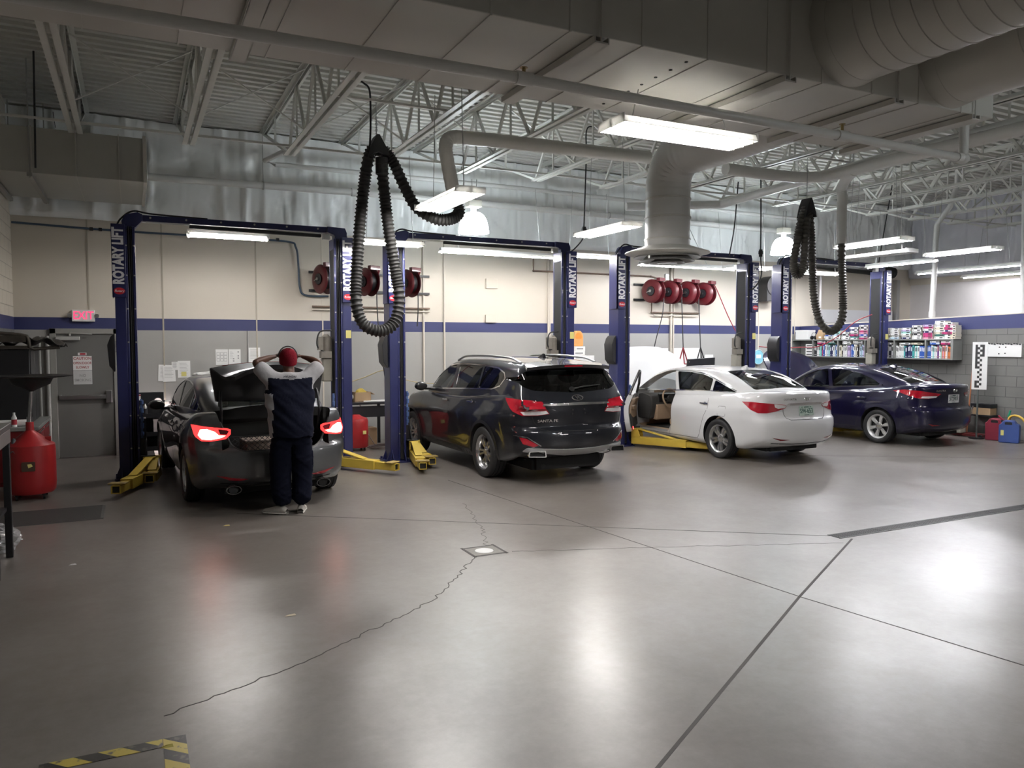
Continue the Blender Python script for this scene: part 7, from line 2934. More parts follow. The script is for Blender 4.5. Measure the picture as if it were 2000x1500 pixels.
# blue air line along the top of the wall
mb = MB()
mb.tube(catmull([(XL + 0.02, YB - 0.06, 3.78), (-0.2, YB - 0.06, 3.74), (1.5, YB - 0.06, 3.73), (2.55, YB - 0.06, 3.72), (2.72, YB - 0.06, 3.62), (2.76, YB - 0.06, 3.3), (2.78, YB - 0.06, 2.9), (2.88, YB - 0.06, 2.76), (3.3, YB - 0.06, 2.75)], 8), 0.018, 10)
o = tag(mb.build('air_line', pm('teal_air_line', (0.05, 0.08, 0.12), 0.4), smooth=60), 'dark blue air line along the top of the cream wall, bending down to the reels', 'pipe')
for x in (-0.55, -0.42, 0.95, 2.4):
    mb = MB()
    mb.box((x, YB - 0.05, 3.745), (0.05, 0.06, 0.05))
    mb.build('clamp', M_BLACKM, o)
# ------------------------------------------------------------------ hose reels on the back wall
M_REEL = pm('dark_red_reel_paint', (0.085, 0.006, 0.010), 0.35, noise=0.08, coat=0.3)
M_RUST = pm('rusty_pipe', (0.17, 0.12, 0.09), 0.5, metal=0.3, noise=0.3, nscale=20)


def reel(x, z, label, hose_pts, hcol, yaw=R(-70)):
    t = thing('hose_reel', label, 'hose reel', (x, 14.12, z), yaw, 'red hose reels on the back wall')
    S = Matrix.Rotation(PI / 2, 4, 'X')
    for s in (-1, 1):
        mb = MB()
        mb.lathe([(0.05, 0.0), (0.10, 0.012), (0.11, 0.03), (0.20, 0.034), (0.255, 0.016), (0.265, 0.006), (0.255, 0.0), (0.20, 0.018), (0.12, 0.014)], 36, M=Matrix.Translation((0, s * 0.075, 0)) @ S @ Matrix.Diagonal((1, 1, 1 if s < 0 else -1, 1)))
        mb.build('flange', M_REEL, t, smooth=40)
    mb = MB()
    mb.cyl((0, -0.075, 0), (0, 0.075, 0), 0.17, seg=30)
    mb.build('wound_hose', M_BLACK, t, smooth=40)
    mb = MB()
    mb.cyl((0, -0.13, 0), (0, 0.13, 0), 0.035, seg=16)
    mb.cyl((0, -0.125, 0), (0, -0.09, 0), 0.10, 0.085, seg=20)
    mb.build('hub', M_BLACKM, t, smooth=40)
    mb = MB()
    mb.cyl((0, -0.15, 0), (0, -0.12, 0), 0.03, seg=14)
    mb.bar((0, -0.14, 0), (-0.09, -0.14, -0.03), 0.028, 0.016)
    mb.build('swivel', M_STEEL, t, smooth=40)
    wy = Matrix.Rotation(-yaw, 3, 'Z') @ Vector((0, 1, 0))
    mb = MB()
    mb.bar(Vector((0, 0.1, 0.1)), Vector((0, 0.1, 0.1)) + wy * 0.23, 0.05, 0.03)
    mb.build('bracket', M_BLACKM, t)
    mb = MB()
    mb.bar((0.0, 0.13, -0.05), (0.17, 0.13, 0.22), 0.05, 0.012)
    mb.box((0.19, 0.0, 0.25), (0.09, 0.22, 0.08))
    mb.build('guide_arm', M_REEL, t, bevel=0.005)
    mb = MB()
    mb.tube(catmull(hose_pts, 8), 0.011, 8)
    o = mb.build('reel_hose', hcol, None, smooth=60)
    o.parent = t
    o.matrix_parent_inverse = (Matrix.Translation((x, 14.12, z)) @ Matrix.Rotation(yaw, 4, 'Z')).inverted()
    return t


def rail(x0, x1, z):
    mb = MB()
    for dz in (0.17, -0.17):
        mb.bx(x0, x1, YB - 0.05, YB - 0.01, z + dz - 0.022, z + dz + 0.022)
    return mb


for k, (x0, x1, z, lab) in enumerate(((2.95, 5.3, 3.02, 'black steel rail carrying the reels at the left'), (10.2, 12.3, 3.03, 'black steel rail carrying the four reels at right'))):
    tag(rail(x0, x1, z).build('reel_rail', M_BLACKM), lab, 'rail')
M_HRED = pm('red_air_hose', (0.26, 0.02, 0.03), 0.45)
reel(3.16, 3.04, 'dark red hose reel left of the leftmost lift right post', [(3.3, 14.05, 3.25), (3.3, 14.0, 2.4), (3.28, 14.0, 1.6), (3.22, 13.9, 0.9)], M_HRED)
reel(3.98, 3.02, 'dark red hose reel inside the loop of the nearer exhaust hose', [(4.13, 14.05, 3.2), (4.12, 14.0, 2.4), (4.2, 13.98, 1.6), (4.3, 13.95, 0.82)], M_BLACK)
reel(4.78, 3.02, 'dark red hose reel peeking out behind the second lift left post', [(4.93, 14.05, 3.2), (4.92, 14.0, 2.6), (4.9, 14.0, 2.2)], M_BLACK)
reel(10.52, 3.04, 'first of four red hose reels in a row on the wall', [(10.7, 14.0, 3.2), (10.66, 13.95, 2.6), (10.45, 13.9, 2.0), (10.32, 13.85, 1.65)], M_BLACK)
reel(11.0, 3.03, 'second of four red hose reels in a row on the wall', [(11.2, 14.0, 3.2), (11.2, 13.95, 2.5), (11.2, 13.9, 1.72)], M_BLACK)
reel(11.5, 3.03, 'third of four red hose reels in a row on the wall', [(11.68, 14.0, 3.2), (11.69, 13.95, 2.5), (11.7, 13.9, 1.70)], M_BLACK)
reel(11.98, 3.02, 'last of four red hose reels, its red hose slanting right', [(12.14, 14.0, 3.25), (12.25, 14.0, 3.1), (12.55, 13.95, 2.5), (12.85, 13.9, 2.0), (12.95, 13.9, 1.9)], M_HRED)

# triangular handles at the ends of two hoses
for x, m, lab in ((11.2, M_HRED, 'red and black triangular hanger at the end of a reel hose'), (11.7, M_BLACK, 'black triangular hanger at the end of a reel hose')):
    mb = MB()
    P = [(x - 0.02, 13.88, 1.78), (x - 0.14, 13.88, 1.42), (x + 0.13, 13.88, 1.40)]
    for a, b_ in ((0, 1), (1, 2), (2, 0)):
        mb.cyl(P[a], P[b_], 0.014, seg=8)
    mb.cyl((x, 13.9, 1.72), (x + 0.02, 13.88, 1.40), 0.014, seg=8)
    tag(mb.build('hose_hanger', m, smooth=40), lab, 'hanger', 'triangular hose hangers')


def wallpipe(pts, r, mat, label, name='wall_pipe'):
    mb = MB()
    mb.tube(pts, r, 10)
    for p in pts[1:-1]:
        mb.ball(p, r * 1.35, 10, 6)
    return tag(mb.build(name, mat, smooth=50), label, 'pipe')


Yp = YB - 0.05
wallpipe([(7.62, Yp, 3.75), (7.62, Yp, 3.40), (8.6, Yp, 3.40), (9.6, Yp, 3.40), (10.65, Yp, 3.40), (10.85, Yp, 3.36), (10.92, Yp, 3.1)], 0.018, M_RUST, 'rusty brown pipe running along the wall to the four reels')
wallpipe([(10.68, Yp, 2.80), (10.68, Yp, 2.58), (12.06, Yp, 2.58), (12.06, Yp, 2.80)], 0.018, M_RUST, 'rusty pipe loop under the four reels')
wallpipe([(10.72, Yp - .02, 2.52), (12.0, Yp - .02, 2.52)], 0.014, M_CREAM, 'cream pipe just under the rusty loop below the four reels')
wallpipe([(3.0, Yp, 2.56), (5.3, Yp, 2.56)], 0.018, M_RUST, 'rusty pipe across the wall below the reels at left')
wallpipe([(3.0, Yp, 2.50), (5.3, Yp, 2.50)], 0.014, M_CREAM, 'cream pipe just under the rusty one below the left reels')
for k, (x, z0, z1, r) in enumerate(((4.42, 0.0, 3.86, 0.02), (5.18, 0.9, 3.88, 0.022), (5.62, 0.9, 3.88, 0.02), (8.0, 0.0, 3.88, 0.025), (9.85, 0.0, 3.9, 0.02), (11.25, 1.0, 3.9, 0.03), (11.33, 1.0, 3.9, 0.02), (15.08, 0.0, 3.9, 0.02), (1.86, 1.55, 2.1, 0.012))):
    wallpipe([(x, YB - r * 0.98, z0), (x, YB - r * 0.98, z1)], r, M_CREAM if k != 8 else M_GALV, 'thin vertical conduit on the back wall, %s from the left' % ORD[k if k < 8 else 0].replace('first', 'first') if k != 8 else 'short steel conduit above the grey sedan trunk', 'conduit')


def jbox(x, z, w, hh, label, mat=None, d=0.05, name='junction_box'):
    mb = MB()
    mb.bx(-w / 2, w / 2, -d, 0, -hh / 2, hh / 2)
    o = mb.build(name, mat or M_CREAM, bevel=0.005)
    o.location = (x, YB, z)
    return tag(o, label, 'electrical box')


jbox(6.66, 3.10, 0.26, 0.20, 'cream junction box high on the wall above the SUV')
jbox(6.64, 2.38, 0.24, 0.16, 'cream junction box just above the blue stripe over the SUV')
jbox(11.12, 3.40, 0.10, 0.14, 'small grey switch box above the four reels', M_GALV)
jbox(3.65, 3.40, 0.09, 0.14, 'small grey switch box between the two left reels', M_GALV)

# ------------------------------------------------------------------ bench between the first two lifts
t = thing('work_table', 'black steel work table behind the gap between the grey sedan and SUV', 'table', (3.72, 13.75, 0))
mb = MB()
mb.bx(-0.42, 0.48, -0.28, 0.38, 0.78, 0.82)
mb.build('top', M_BLACKM, t, bevel=0.005)
for x in (-0.38, 0.43):
    for y in (-0.24, 0.34):
        mb = MB()
        mb.bx(x - 0.025, x + 0.025, y - 0.025, y + 0.025, 0, 0.78)
        mb.build('leg', M_BLACKM, t)
mb = MB()
mb.bx(-0.38, 0.43, -0.25, -0.23, 0.55, 0.75)
mb.build('apron', M_BLACKM, t)
t = thing('cardboard_box', 'open cardboard box with yellow contents on the work table', 'box', (3.72, 13.8, 0.82), 0.2)
M_CARD = pm('brown_cardboard', (0.34, 0.23, 0.13), 0.8)
mb = MB()
for a in ((-0.16, -0.145, -0.12, 0.12), (0.145, 0.16, -0.12, 0.12), (-0.16, 0.16, -0.12, -0.105), (-0.16, 0.16, 0.105, 0.12)):
    mb.bx(a[0], a[1], a[2], a[3], 0, 0.17)
mb.bx(-0.16, 0.16, -0.12, 0.12, 0, 0.01)
mb.build('box', M_CARD, t)
for s in (-1, 1):
    mb = MB()
    mb.bar((s * 0.155, 0, 0.17), (s * 0.24, 0, 0.20 - 0.08 * (s > 0)), 0.22, 0.006)
    mb.build('flap', M_CARD, t)
mb = MB()
mb.prism([(-0.10, 0.05), (0.12, 0.05), (0.10, 0.18), (0.02, 0.24), (-0.06, 0.20)], -0.06, 0.05, axis='y')
mb.build('contents', pm('yellow_packet', (0.62, 0.46, 0.08), 0.6), t, bevel=0.01)
rn = random.Random(31)
mb = MB()
mb.grid(lambda u, v: (0.17 * math.cos(2 * PI * u) * math.sin(PI * v) * (1 + 0.3 * math.sin(11 * u + 5 * v)), 0.13 * math.sin(2 * PI * u) * math.sin(PI * v), 0.10 + 0.10 * math.cos(PI * v) * (1 + 0.25 * math.sin(17 * u))), 24, 14)
o = mb.build('plastic_bag', pm('milky_plastic', (0.55, 0.55, 0.56), 0.3, noise=0.2, nscale=20), smooth=60)
o.location = (3.40, 13.75, 0.825)
tag(o, 'crumpled milky plastic bag left of the cardboard box', 'bag')
o = MB().prism([(-0.22, -0.1), (0.2, -0.13), (0.24, 0.1), (-0.16, 0.14)], 0, 0.014).build('paper_pile', M_WHITE)
o.location = (3.95, 13.7, 0.821)
tag(o, 'loose white papers at the right of the work table', 'papers')
t = thing('waste_tank', 'red rolling oil tank on the floor under the work table', 'tank', (3.50, 13.25, 0))
mb = MB()
mb.lathe([(0.0005, 0.06), (0.19, 0.06), (0.205, 0.09), (0.205, 0.52), (0.19, 0.56), (0.08, 0.61), (0.06, 0.63), (0.0005, 0.63)], 32)
mb.build('tank_body', M_REDD, t, smooth=40)
mb = MB()
mb.bx(0.06, 0.12, -0.205, -0.185, 0.30, 0.36)
mb.build('tank_label', M_YLAB, t)
for k in range(4):
    a = PI / 4 + PI / 2 * k
    mb = MB()
    mb.cyl((0.16 * math.cos(a) - 0.012, 0.16 * math.sin(a), 0.03), (0.16 * math.cos(a) + 0.012, 0.16 * math.sin(a), 0.03), 0.03, seg=14)
    mb.build('caster', M_BLACK, t, smooth=40)
mb = MB()
P = []
for k in range(70):
    a = 2 * PI * k / 22
    P.append((4.05 + (0.30 + 0.03 * math.sin(k)) * math.cos(a), 13.35 + 0.22 * math.sin(a), 0.012 + 0.012 * (k // 22) + 0.003 * math.sin(3 * a)))
P += [(3.9, 13.5, 0.05), (3.7, 13.6, 0.4), (3.68, 13.62, 0.70), (3.66, 13.62, 0.83)]
mb.tube(P, 0.009, 6)
tag(mb.build('cable_coil', pm('pinkish_cable', (0.22, 0.17, 0.16), 0.5), smooth=60), 'coiled pale cable on the floor beside the red oil tank', 'cable')
t = thing('brown_carton', 'brown carton on the floor under the right of the work table', 'box', (3.85, 13.75, 0))
mb = MB()
mb.bx(-0.13, 0.13, -0.13, 0.13, 0.0, 0.34)
mb.build('box', M_CARD, t, bevel=0.006)
mb = MB()
mb.bx(-0.131, 0.131, -0.02, 0.02, 0.0, 0.342)
mb.build('packing_tape', pm('tan_tape', (0.40, 0.29, 0.17), 0.3), t)
mb = MB()
mb.tube(catmull([(3.35, 14.3, 1.05), (3.9, 14.3, 1.22), (4.33, 14.3, 1.36), (4.6, 14.3, 1.22), (5.1, 14.3, 1.10), (6.0, 14.3, 1.05)], 8), 0.008, 6)
tag(mb.build('yellow_rope', pm('straw_rope', (0.45, 0.36, 0.18), 0.8), smooth=60), 'straw coloured rope strung along the grey wall behind the SUV', 'rope')
o = sign('paper_sheet', 'white sheet half behind the black cover of the second lift', 4.62, 1.45, 0.20, 0.28, cat='paper')
mb = MB()
mb.prism([(-0.3, 0.0), (0.5, 0.0), (0.1, 0.28), (-0.3, 0.24)], -0.05, 0.05, axis='y')
o = mb.build('floor_ramp', M_BLACKM, bevel=0.01)
o.location = (4.55, 13.9, 0.0)
tag(o, 'low black wedge ramp against the wall left of the SUV', 'ramp')

# stacked boxes with an orange basket behind the second lift
t = thing('shelf_unit', 'narrow grey shelf unit behind the right post of the second lift', 'shelf', (8.52, 14.15, 0))
mb = MB()
for z in (0.0, 0.5, 1.0, 1.40):
    mb.bx(-0.28, 0.28, -0.18, 0.18, z, z + 0.03)
for x in (-0.27, 0.27):
    mb.bx(x - 0.012, x + 0.012, -0.18, 0.18, 0, 1.43)
mb.build('shelving', M_GALV, t)
for k in range(4):
    w = (0.34, 0.30, 0.27, 0.24)[k]
    o = thing('white_carton', 'white carton on the shelf unit, %s of four stacked' % ['lowest', 'second from the bottom', 'third from the bottom', 'topmost'][k], 'box', (8.52 + 0.02 * (k % 2), 14.12, 1.43 + 0.095 * k), 0, 'white cartons behind the second lift')
    mb = MB()
    mb.bx(-w / 2, w / 2, -0.12, 0.12, 0, 0.092)
    mb.build('box', M_WHITE, o, bevel=0.004)
    mb = MB()
    mb.bx(-w / 2 + 0.03, w / 2 - 0.05, -0.1215, -0.12, 0.03, 0.06)
    mb.build('carton_label', pm('grey_print', (0.28, 0.28, 0.28), 0.7), o)
t = thing('wall_holder', 'orange wooden holder on top of the white cartons', 'holder', (8.53, 14.12, 1.81))
mb = MB()
mb.prism(roundpoly([(-0.12, 0.0), (0.12, 0.0), (0.12, 0.24), (0.06, 0.33), (-0.06, 0.33), (-0.12, 0.24)], 0.04), -0.06, 0.06, axis='y')
mb.build('holder_body', pm('orange_wood', (0.60, 0.30, 0.10), 0.5), t, bevel=0.008)
mb = MB()
mb.prism(roundpoly([(-0.08, 0.16), (0.08, 0.16), (0.08, 0.23), (0.04, 0.29), (-0.04, 0.29), (-0.08, 0.23)], 0.03), -0.064, -0.06, axis='y')
mb.build('opening', pm('bright_orange', (0.75, 0.22, 0.03), 0.5), t)
sign('paper_sheet', 'small white sheet on the wall behind the SUV roof', 9.05, 1.52, 0.24, 0.17, cat='paper')

# danger sign, white boards, monitor and clock behind the white sedan
o = sign('danger_sign', 'white sign with black and red danger panel above the white hood', 10.55, 1.63, 0.32, 0.24)
mb = MB()
mb.prism(roundpoly([(-0.13, 0.01), (0.13, 0.01), (0.13, 0.10), (-0.13, 0.10)], 0.012), -0.0045, -0.003, axis='y')
p = mb.build('black_panel', M_INKK, o)
mb = MB()
mb.prism(roundpoly([(-0.11, 0.02), (0.11, 0.02), (0.11, 0.09), (-0.11, 0.09)], 0.035), -0.006, -0.0045, axis='y')
mb.build('red_oval', M_INKR, p)
mb = MB()
mb.text('DANGER', 0.05, Matrix.Translation((0, -0.0065, 0.055)) @ FRONT, 0.0006, bold=0.0008, sx=0.8)
mb.build('lettering', M_WHITE, p, recalc=False)
sign('white_board', 'narrow white board on the wall behind the white hood', 11.12, 1.55, 0.16, 0.42, cat='board')
sign('white_board', 'wide white board on the wall behind the triangular hangers', 11.72, 1.55, 0.86, 0.42, cat='board')
sign('white_board', 'small white card right of the wide white board', 12.42, 1.5, 0.25, 0.2, cat='board')
t = thing('diagnostic_monitor', 'black monitor seen from behind over the white sedan roof', 'monitor', (10.95, 13.0, 1.36), R(6))
mb = MB()
mb.prism([(-0.42, -0.08), (0.40, -0.06), (0.42, 0.21), (-0.38, 0.18)], -0.02, 0.03, axis='y')
mb.build('screen_back', M_BLACKM, t, bevel=0.01)
mb = MB()
mb.box((-0.36, -0.021, 0.12), (0.012, 0.004, 0.012))
mb.build('indicator', M_WHITE, t)
mb = MB()
mb.bx(-0.05, 0.05, 0.0, 0.05, -1.36, -0.05)
mb.bx(-0.3, 0.3, -0.2, 0.25, -1.36, -1.30)
mb.bx(-0.3, 0.3, -0.18, 0.2, -0.5, -0.46)
mb.build('cart_stand', M_BLACKM, t)
t = thing('wall_clock', 'round pale blue wall clock between the two right lifts', 'clock', (13.94, YB - 0.03, 1.53))
mb = MB()
mb.lathe([(0.0005, 0.0), (0.165, 0.0), (0.185, 0.01), (0.19, 0.03), (0.175, 0.04), (0.168, 0.03), (0.0005, 0.028)], 40, M=Matrix.Rotation(PI / 2, 4, 'X') @ Matrix.Translation((0, 0, -0.005)))
mb.build('rim', pm('pale_clock_rim', (0.45, 0.58, 0.62), 0.4), t, smooth=40)
mb = MB()
mb.lathe([(0.0005, 0.030), (0.167, 0.030)], 40, M=Matrix.Rotation(PI / 2, 4, 'X') @ Matrix.Translation((0, 0, -0.005)))
mb.build('face', pm('sky_blue_face', (0.25, 0.58, 0.70), 0.5, noise=0.2, nscale=14), t)
mb = MB()
mb.box((0, -0.033, 0.015), (0.16, 0.003, 0.09))
mb.build('face_print', M_WHITE, t)

# ------------------------------------------------------------------ wall shelf and books
M_SHELF = pm('grey_shelf_paint', (0.20, 0.205, 0.195), 0.45)
YA, YZ = 14.42, 10.12                      # far and near end
t = thing('wall_shelf', 'long grey compartment shelf full of books on the low block wall', 'shelf', (15.08, 0, 0))
zs = lambda y: 0.0
mb = MB()
for z in (1.56, 1.965):
    mb.bx(0, 0.305, YZ, YA, z - 0.028, z)
mb.build('shelf_board', M_SHELF, t)
for y in (YZ, 10.72, 11.47, 12.22, 12.98, 13.73, YA - 0.03):
    mb = MB()
    mb.bx(0, 0.305, y, y + 0.03 if y != YZ else y + 0.05, 1.56, 1.937)
    mb.build('divider', M_SHELF, t)
mb = MB()
mb.bx(0.295, 0.305, YZ, YA, 1.56, 1.937)
mb.build('back_panel', M_SHELF, t)

BC = {'white': (0.72, 0.72, 0.70), 'cream': (0.62, 0.57, 0.44), 'teal': (0.05, 0.34, 0.32), 'navy': (0.015, 0.02, 0.08), 'blue': (0.02, 0.08, 0.34), 'magenta': (0.40, 0.02, 0.13), 'black': (0.02, 0.02, 0.022), 'lilac': (0.48, 0.38, 0.58), 'pale blue': (0.42, 0.55, 0.66), 'orange': (0.55, 0.16, 0.05), 'brown': (0.16, 0.08, 0.05), 'purple': (0.10, 0.02, 0.16), 'aqua': (0.32, 0.60, 0.55), 'grey': (0.30, 0.30, 0.30), 'pink': (0.62, 0.30, 0.38), 'dark green': (0.02, 0.12, 0.10)}
BM = {k: pm('book_%s' % k.replace(' ', '_'), v, 0.45, noise=0.06) for k, v in BC.items()}
M_PAGE = pm('book_pages', (0.66, 0.63, 0.56), 0.8, noise=0.05)
rb = random.Random(12)
BAYS = ['first', 'second', 'third', 'fourth', 'fifth', 'sixth']


def book(M, thick, high, deep, col, label, group):
    """Spine faces -x, thickness along y, standing on z = 0."""
    mb = MB()
    mb.bx(0.0, 0.004, 0, thick, 0, high, 0)
    mb.bx(0.004, deep, 0, 0.003, 0, high, 0)
    mb.bx(0.004, deep, thick - 0.003, thick, 0, high, 0)
    mb.bx(0.004, deep - 0.004, 0.003, thick - 0.003, 0.003, high - 0.003, 1)
    inv = {'black': M_WHITE, 'navy': M_WHITE, 'purple': BM['orange'], 'blue': M_WHITE, 'brown': M_WHITE}.get(col, M_INKK)
    mb.bx(-0.0006, 0.0, thick * 0.25, thick * 0.75, high * 0.55, high * 0.88, 2)
    mb.bx(-0.0006, 0.0, thick * 0.2, thick * 0.8, high * 0.10, high * 0.15, 2)
    o = mb.build('book', [BM[col], M_PAGE, inv])
    o.matrix_world = M
    return tag(o, label, 'book', group)


SEQ = [['black', 'black', 'white', 'white', 'aqua', 'teal', 'magenta', 'blue', 'white', 'white', 'pale blue', 'aqua', 'navy', 'navy', 'white', 'pale blue', 'blue'],
       ['white', 'cream', 'black', 'white', 'white', 'white', 'lilac', 'lilac', 'lilac', 'blue', 'blue', 'white', 'cream', 'black', 'white', 'pale blue', 'pale blue', 'lilac'],
       ['cream', 'cream', 'white', 'grey', 'black', 'white', 'grey', 'white', 'cream', 'grey', 'black', 'white'],
       ['white', 'white', 'white', 'white', 'white', 'teal', 'navy', 'navy', 'navy', 'navy', 'teal', 'white', 'aqua', 'white', 'blue', 'blue', 'blue'],
       ['blue', 'blue', 'blue', 'white', 'aqua', 'white', 'white', 'purple', 'white', 'aqua', 'orange', 'pink', 'orange', 'white', 'orange', 'orange']]
edges = [13.73, 12.98, 12.22, 11.47, 10.72, 10.15]
for bay in range(5):
    ytop, ybot = edges[bay] - 0.01, edges[bay + 1] + 0.045
    seq = SEQ[bay]
    n = len(seq)
    avail = ytop - ybot
    base = avail / n
    y = ytop
    cnt = {}
    for c in seq:
        cnt[c] = cnt.get(c, 0) + 1
    for k, c in enumerate(seq):
        th = base * rb.uniform(0.86, 0.995)
        hgt = rb.uniform(0.235, 0.285)
        lab = '%s book standing %s from left in the %s bay of the wall shelf' % (c, (ORD + ['fourteenth', 'fifteenth', 'sixteenth', 'seventeenth', 'eighteenth'])[k], ['second', 'third', 'fourth', 'fifth', 'last'][bay])
        book(Matrix.Translation((15.08 + rb.uniform(0.015, 0.05), y - th, 1.5601)), th, hgt, 0.2, c, lab, 'books standing in the wall shelf')
        y -= base
    # books lying across the tops of the standing ones
    for k, (f, col) in enumerate(((0.2, ['magenta', 'white', 'white', 'white', 'blue'][bay]), (0.62, ['dark green', 'grey', 'white', 'cream', 'magenta'][bay]))):
        for q in range(2 if bay in (0, 1, 4) else 1):
            L = rb.uniform(0.2, 0.26)
            yc = ytop - avail * f - 0.1
            M = Matrix.Translation((15.10, yc + 0.14, 1.849 + q * 0.040)) @ Matrix.Rotation(PI / 2, 4, 'X')
            lab = '%s book lying over the %s half of the %s bay, %s' % (['white', col][q == 0], ['left', 'right'][k], ['second', 'third', 'fourth', 'fifth', 'last'][bay], ['under', 'upper'][q] if (bay in (0, 1, 4)) else 'alone')
            book(M, 0.036, L, 0.19, [col, 'white'][q], lab, 'books lying over the standing ones')
# first bay: stack of white document boxes
for k in range(4):
    o = thing('document_box', 'white and black document box stacked in the first shelf bay, %s' % ['lowest', 'second from bottom', 'third from bottom', 'topmost'][k], 'box', (15.2, 13.86, 1.5605 + 0.072 * k), 0, 'document boxes in the first bay')
    mb = MB()
    mb.bx(-0.09, 0.09, -0.1, 0.13, 0, 0.07)
    mb.build('box', M_WHITE, o, bevel=0.003)
    mb = MB()
    mb.bx(-0.0915, -0.09, -0.07, 0.1, 0.02, 0.045)
    mb.build('box_label', M_INKK, o)
# stacks on top of the shelf
STK = [(13.30, ['white', 'white', 'blue']), (13.06, ['white', 'white', 'pale blue', 'aqua', 'aqua']), (12.80, ['white', 'white', 'black', 'white']), (12.56, ['white', 'teal', 'magenta', 'grey', 'white', 'navy', 'white']), (12.30, ['magenta', 'white', 'blue', 'pink', 'magenta', 'white', 'black', 'white']),
       (12.04, ['black', 'magenta', 'magenta', 'white', 'cream', 'white', 'magenta']), (11.78, ['cream', 'orange', 'white', 'white', 'navy', 'white']), (11.50, ['pale blue', 'white', 'white', 'white', 'white', 'white']), (11.22, ['navy', 'white', 'white', 'aqua', 'lilac', 'white']), (10.96, ['white', 'white', 'black', 'grey', 'white', 'black', 'white']),
       (10.70, ['pink', 'magenta', 'magenta', 'navy', 'white', 'magenta', 'lilac']), (10.44, ['white', 'dark green', 'cream', 'white', 'cream', 'white', 'white', 'white']), (10.27, ['white', 'white', 'magenta', 'navy', 'magenta', 'magenta', 'white']), (10.15, ['cream', 'cream', 'cream', 'white', 'cream', 'white'])]
LV = ['bottom', 'second', 'third', 'fourth', 'fifth', 'sixth', 'seventh', 'eighth']
for k, (yc, cols) in enumerate(STK):
    z = 1.9655
    for q, c in enumerate(cols):
        th = rb.uniform(0.034, 0.046) if k < 11 else rb.uniform(0.042, 0.052)
        L = rb.uniform(0.20, 0.235) if k != 13 else 0.115
        a = rb.uniform(-0.05, 0.05)
        M = Matrix.Translation((15.09 + rb.uniform(0, 0.02), yc + L / 2 - 0.005 * (q % 2), z)) @ Matrix.Rotation(a * 0.3, 4, 'Z') @ Matrix.Rotation(PI / 2, 4, 'X')
        book(M, th, L, 0.2, c, '%s book, %s up in the %s stack from left on top of the shelf' % (c, LV[q], (ORD + ['fourteenth'])[k]), 'books stacked on top of the wall shelf')
        z += th + 0.0006
o = thing('bankers_box', 'pale lidded box at the far left on top of the wall shelf', 'box', (15.22, 14.08, 1.9655))
mb = MB()
mb.bx(-0.12, 0.12, -0.17, 0.24, 0, 0.22)
mb.build('box', M_WHITE, o, bevel=0.005)
mb = MB()
mb.bx(-0.125, 0.125, -0.175, 0.245, 0.19, 0.235)
mb.build('lid', M_WHITE, o, bevel=0.004)
o = thing('magazine_file', 'small brown carton beside the pale box on the shelf top', 'box', (15.2, 13.56, 1.9655))
mb = MB()
mb.prism([(-0.1, 0), (0.1, 0), (0.1, 0.22), (-0.02, 0.24), (-0.1, 0.10)], -0.09, 0.10, axis='y')
mb.build('carton', M_CARD, o, bevel=0.004)
mb = MB()
mb.bx(-0.102, -0.1, -0.05, 0.02, 0.03, 0.07)
mb.build('carton_label', M_WHITE, o)
o = thing('headphones', 'black headphones lying between the pale box and brown carton', 'headphones', (15.15, 13.78, 1.9655))
mb = MB()
mb.tube([(0, 0.07 * math.cos(a), 0.08 + 0.09 * math.sin(a)) for a in [R(-20 + 220 * k / 16) for k in range(17)]], 0.008, 8)
mb.build('band', M_GALV, o, smooth=60)
for s in (-1, 1):
    mb = MB()
    mb.cyl((0, s * 0.07, 0.045), (0, s * 0.035, 0.045), 0.045, seg=18)
    mb.build('ear_cup', M_BLACK, o, smooth=40)

# ------------------------------------------------------------------ calibration target, board, cans
t = thing('calibration_target', 'tall white board with black square pattern on a pole stand', 'target board', (14.9, 9.44, 0))
TM = Matrix.Rotation(R(-62), 4, 'Z')
mb = MB()
mb.bx(-0.128, 0.128, -0.012, 0.012, 0.97, 1.90, M=TM)
bd = mb.build('board', M_WHITE, t, bevel=0.003)
mb = MB()
cell = 0.047
x0, z0 = -0.078, 1.850
rows = ["X.XX", "XX.X", "X.XX", "XX.X", "X.XX", "XX..", "X.X.", "XX..", "X.X.", "XX..", "..X.", ".X..", "..X.", ".X..", "..X.", "XX..", "X.X.", "XX.."]
for r, row in enumerate(rows):
    for c, ch in enumerate(row):
        if ch == 'X':
            xx = x0 + c * cell * 0.83
            zz = z0 - r * cell
            mb.bx(xx, xx + cell * 0.84, -0.0135, -0.012, zz - cell, zz, M=TM)
mb.build('black_squares', M_INKK, bd)
mb = MB()
mb.cyl((0, 0.02, 0.02), (0, 0.02, 0.98), 0.016, seg=12)
mb.build('pole', pm('green_grey_pole', (0.13, 0.15, 0.14), 0.4, metal=0.4), t, smooth=40)
mb = MB()
mb.cyl((0, 0.02, 0.0), (0, 0.02, 0.025), 0.14, seg=24)
mb.build('base', M_BLACKM, t, smooth=40)

t = thing('white_board', 'white marker board with black clips on the low block wall', 'board', (XP - 0.02, 9.26, 1.74))
mb = MB()
mb.bx(-0.012, 0.018, -0.33, 0.33, -0.13, 0.13)
mb.build('board', M_WHITE, t)
mb = MB()
for k in range(12):
    mb.box((-0.018, -0.3 + 0.054 * k, 0.118 + 0.006 * (k % 3)), (0.014, 0.036, 0.022), rx=0.3 * (k % 2))
mb.build('clips', M_BLACKM, t)
mb = MB()
for y, z in ((0.10, -0.07), (-0.02, -0.06), (0.09, 0.06), (-0.03, 0.06)):
    mb.cyl((-0.012, y, z), (-0.018, y, z), 0.013, seg=10)
mb.build('magnet', M_BLACKM, t)

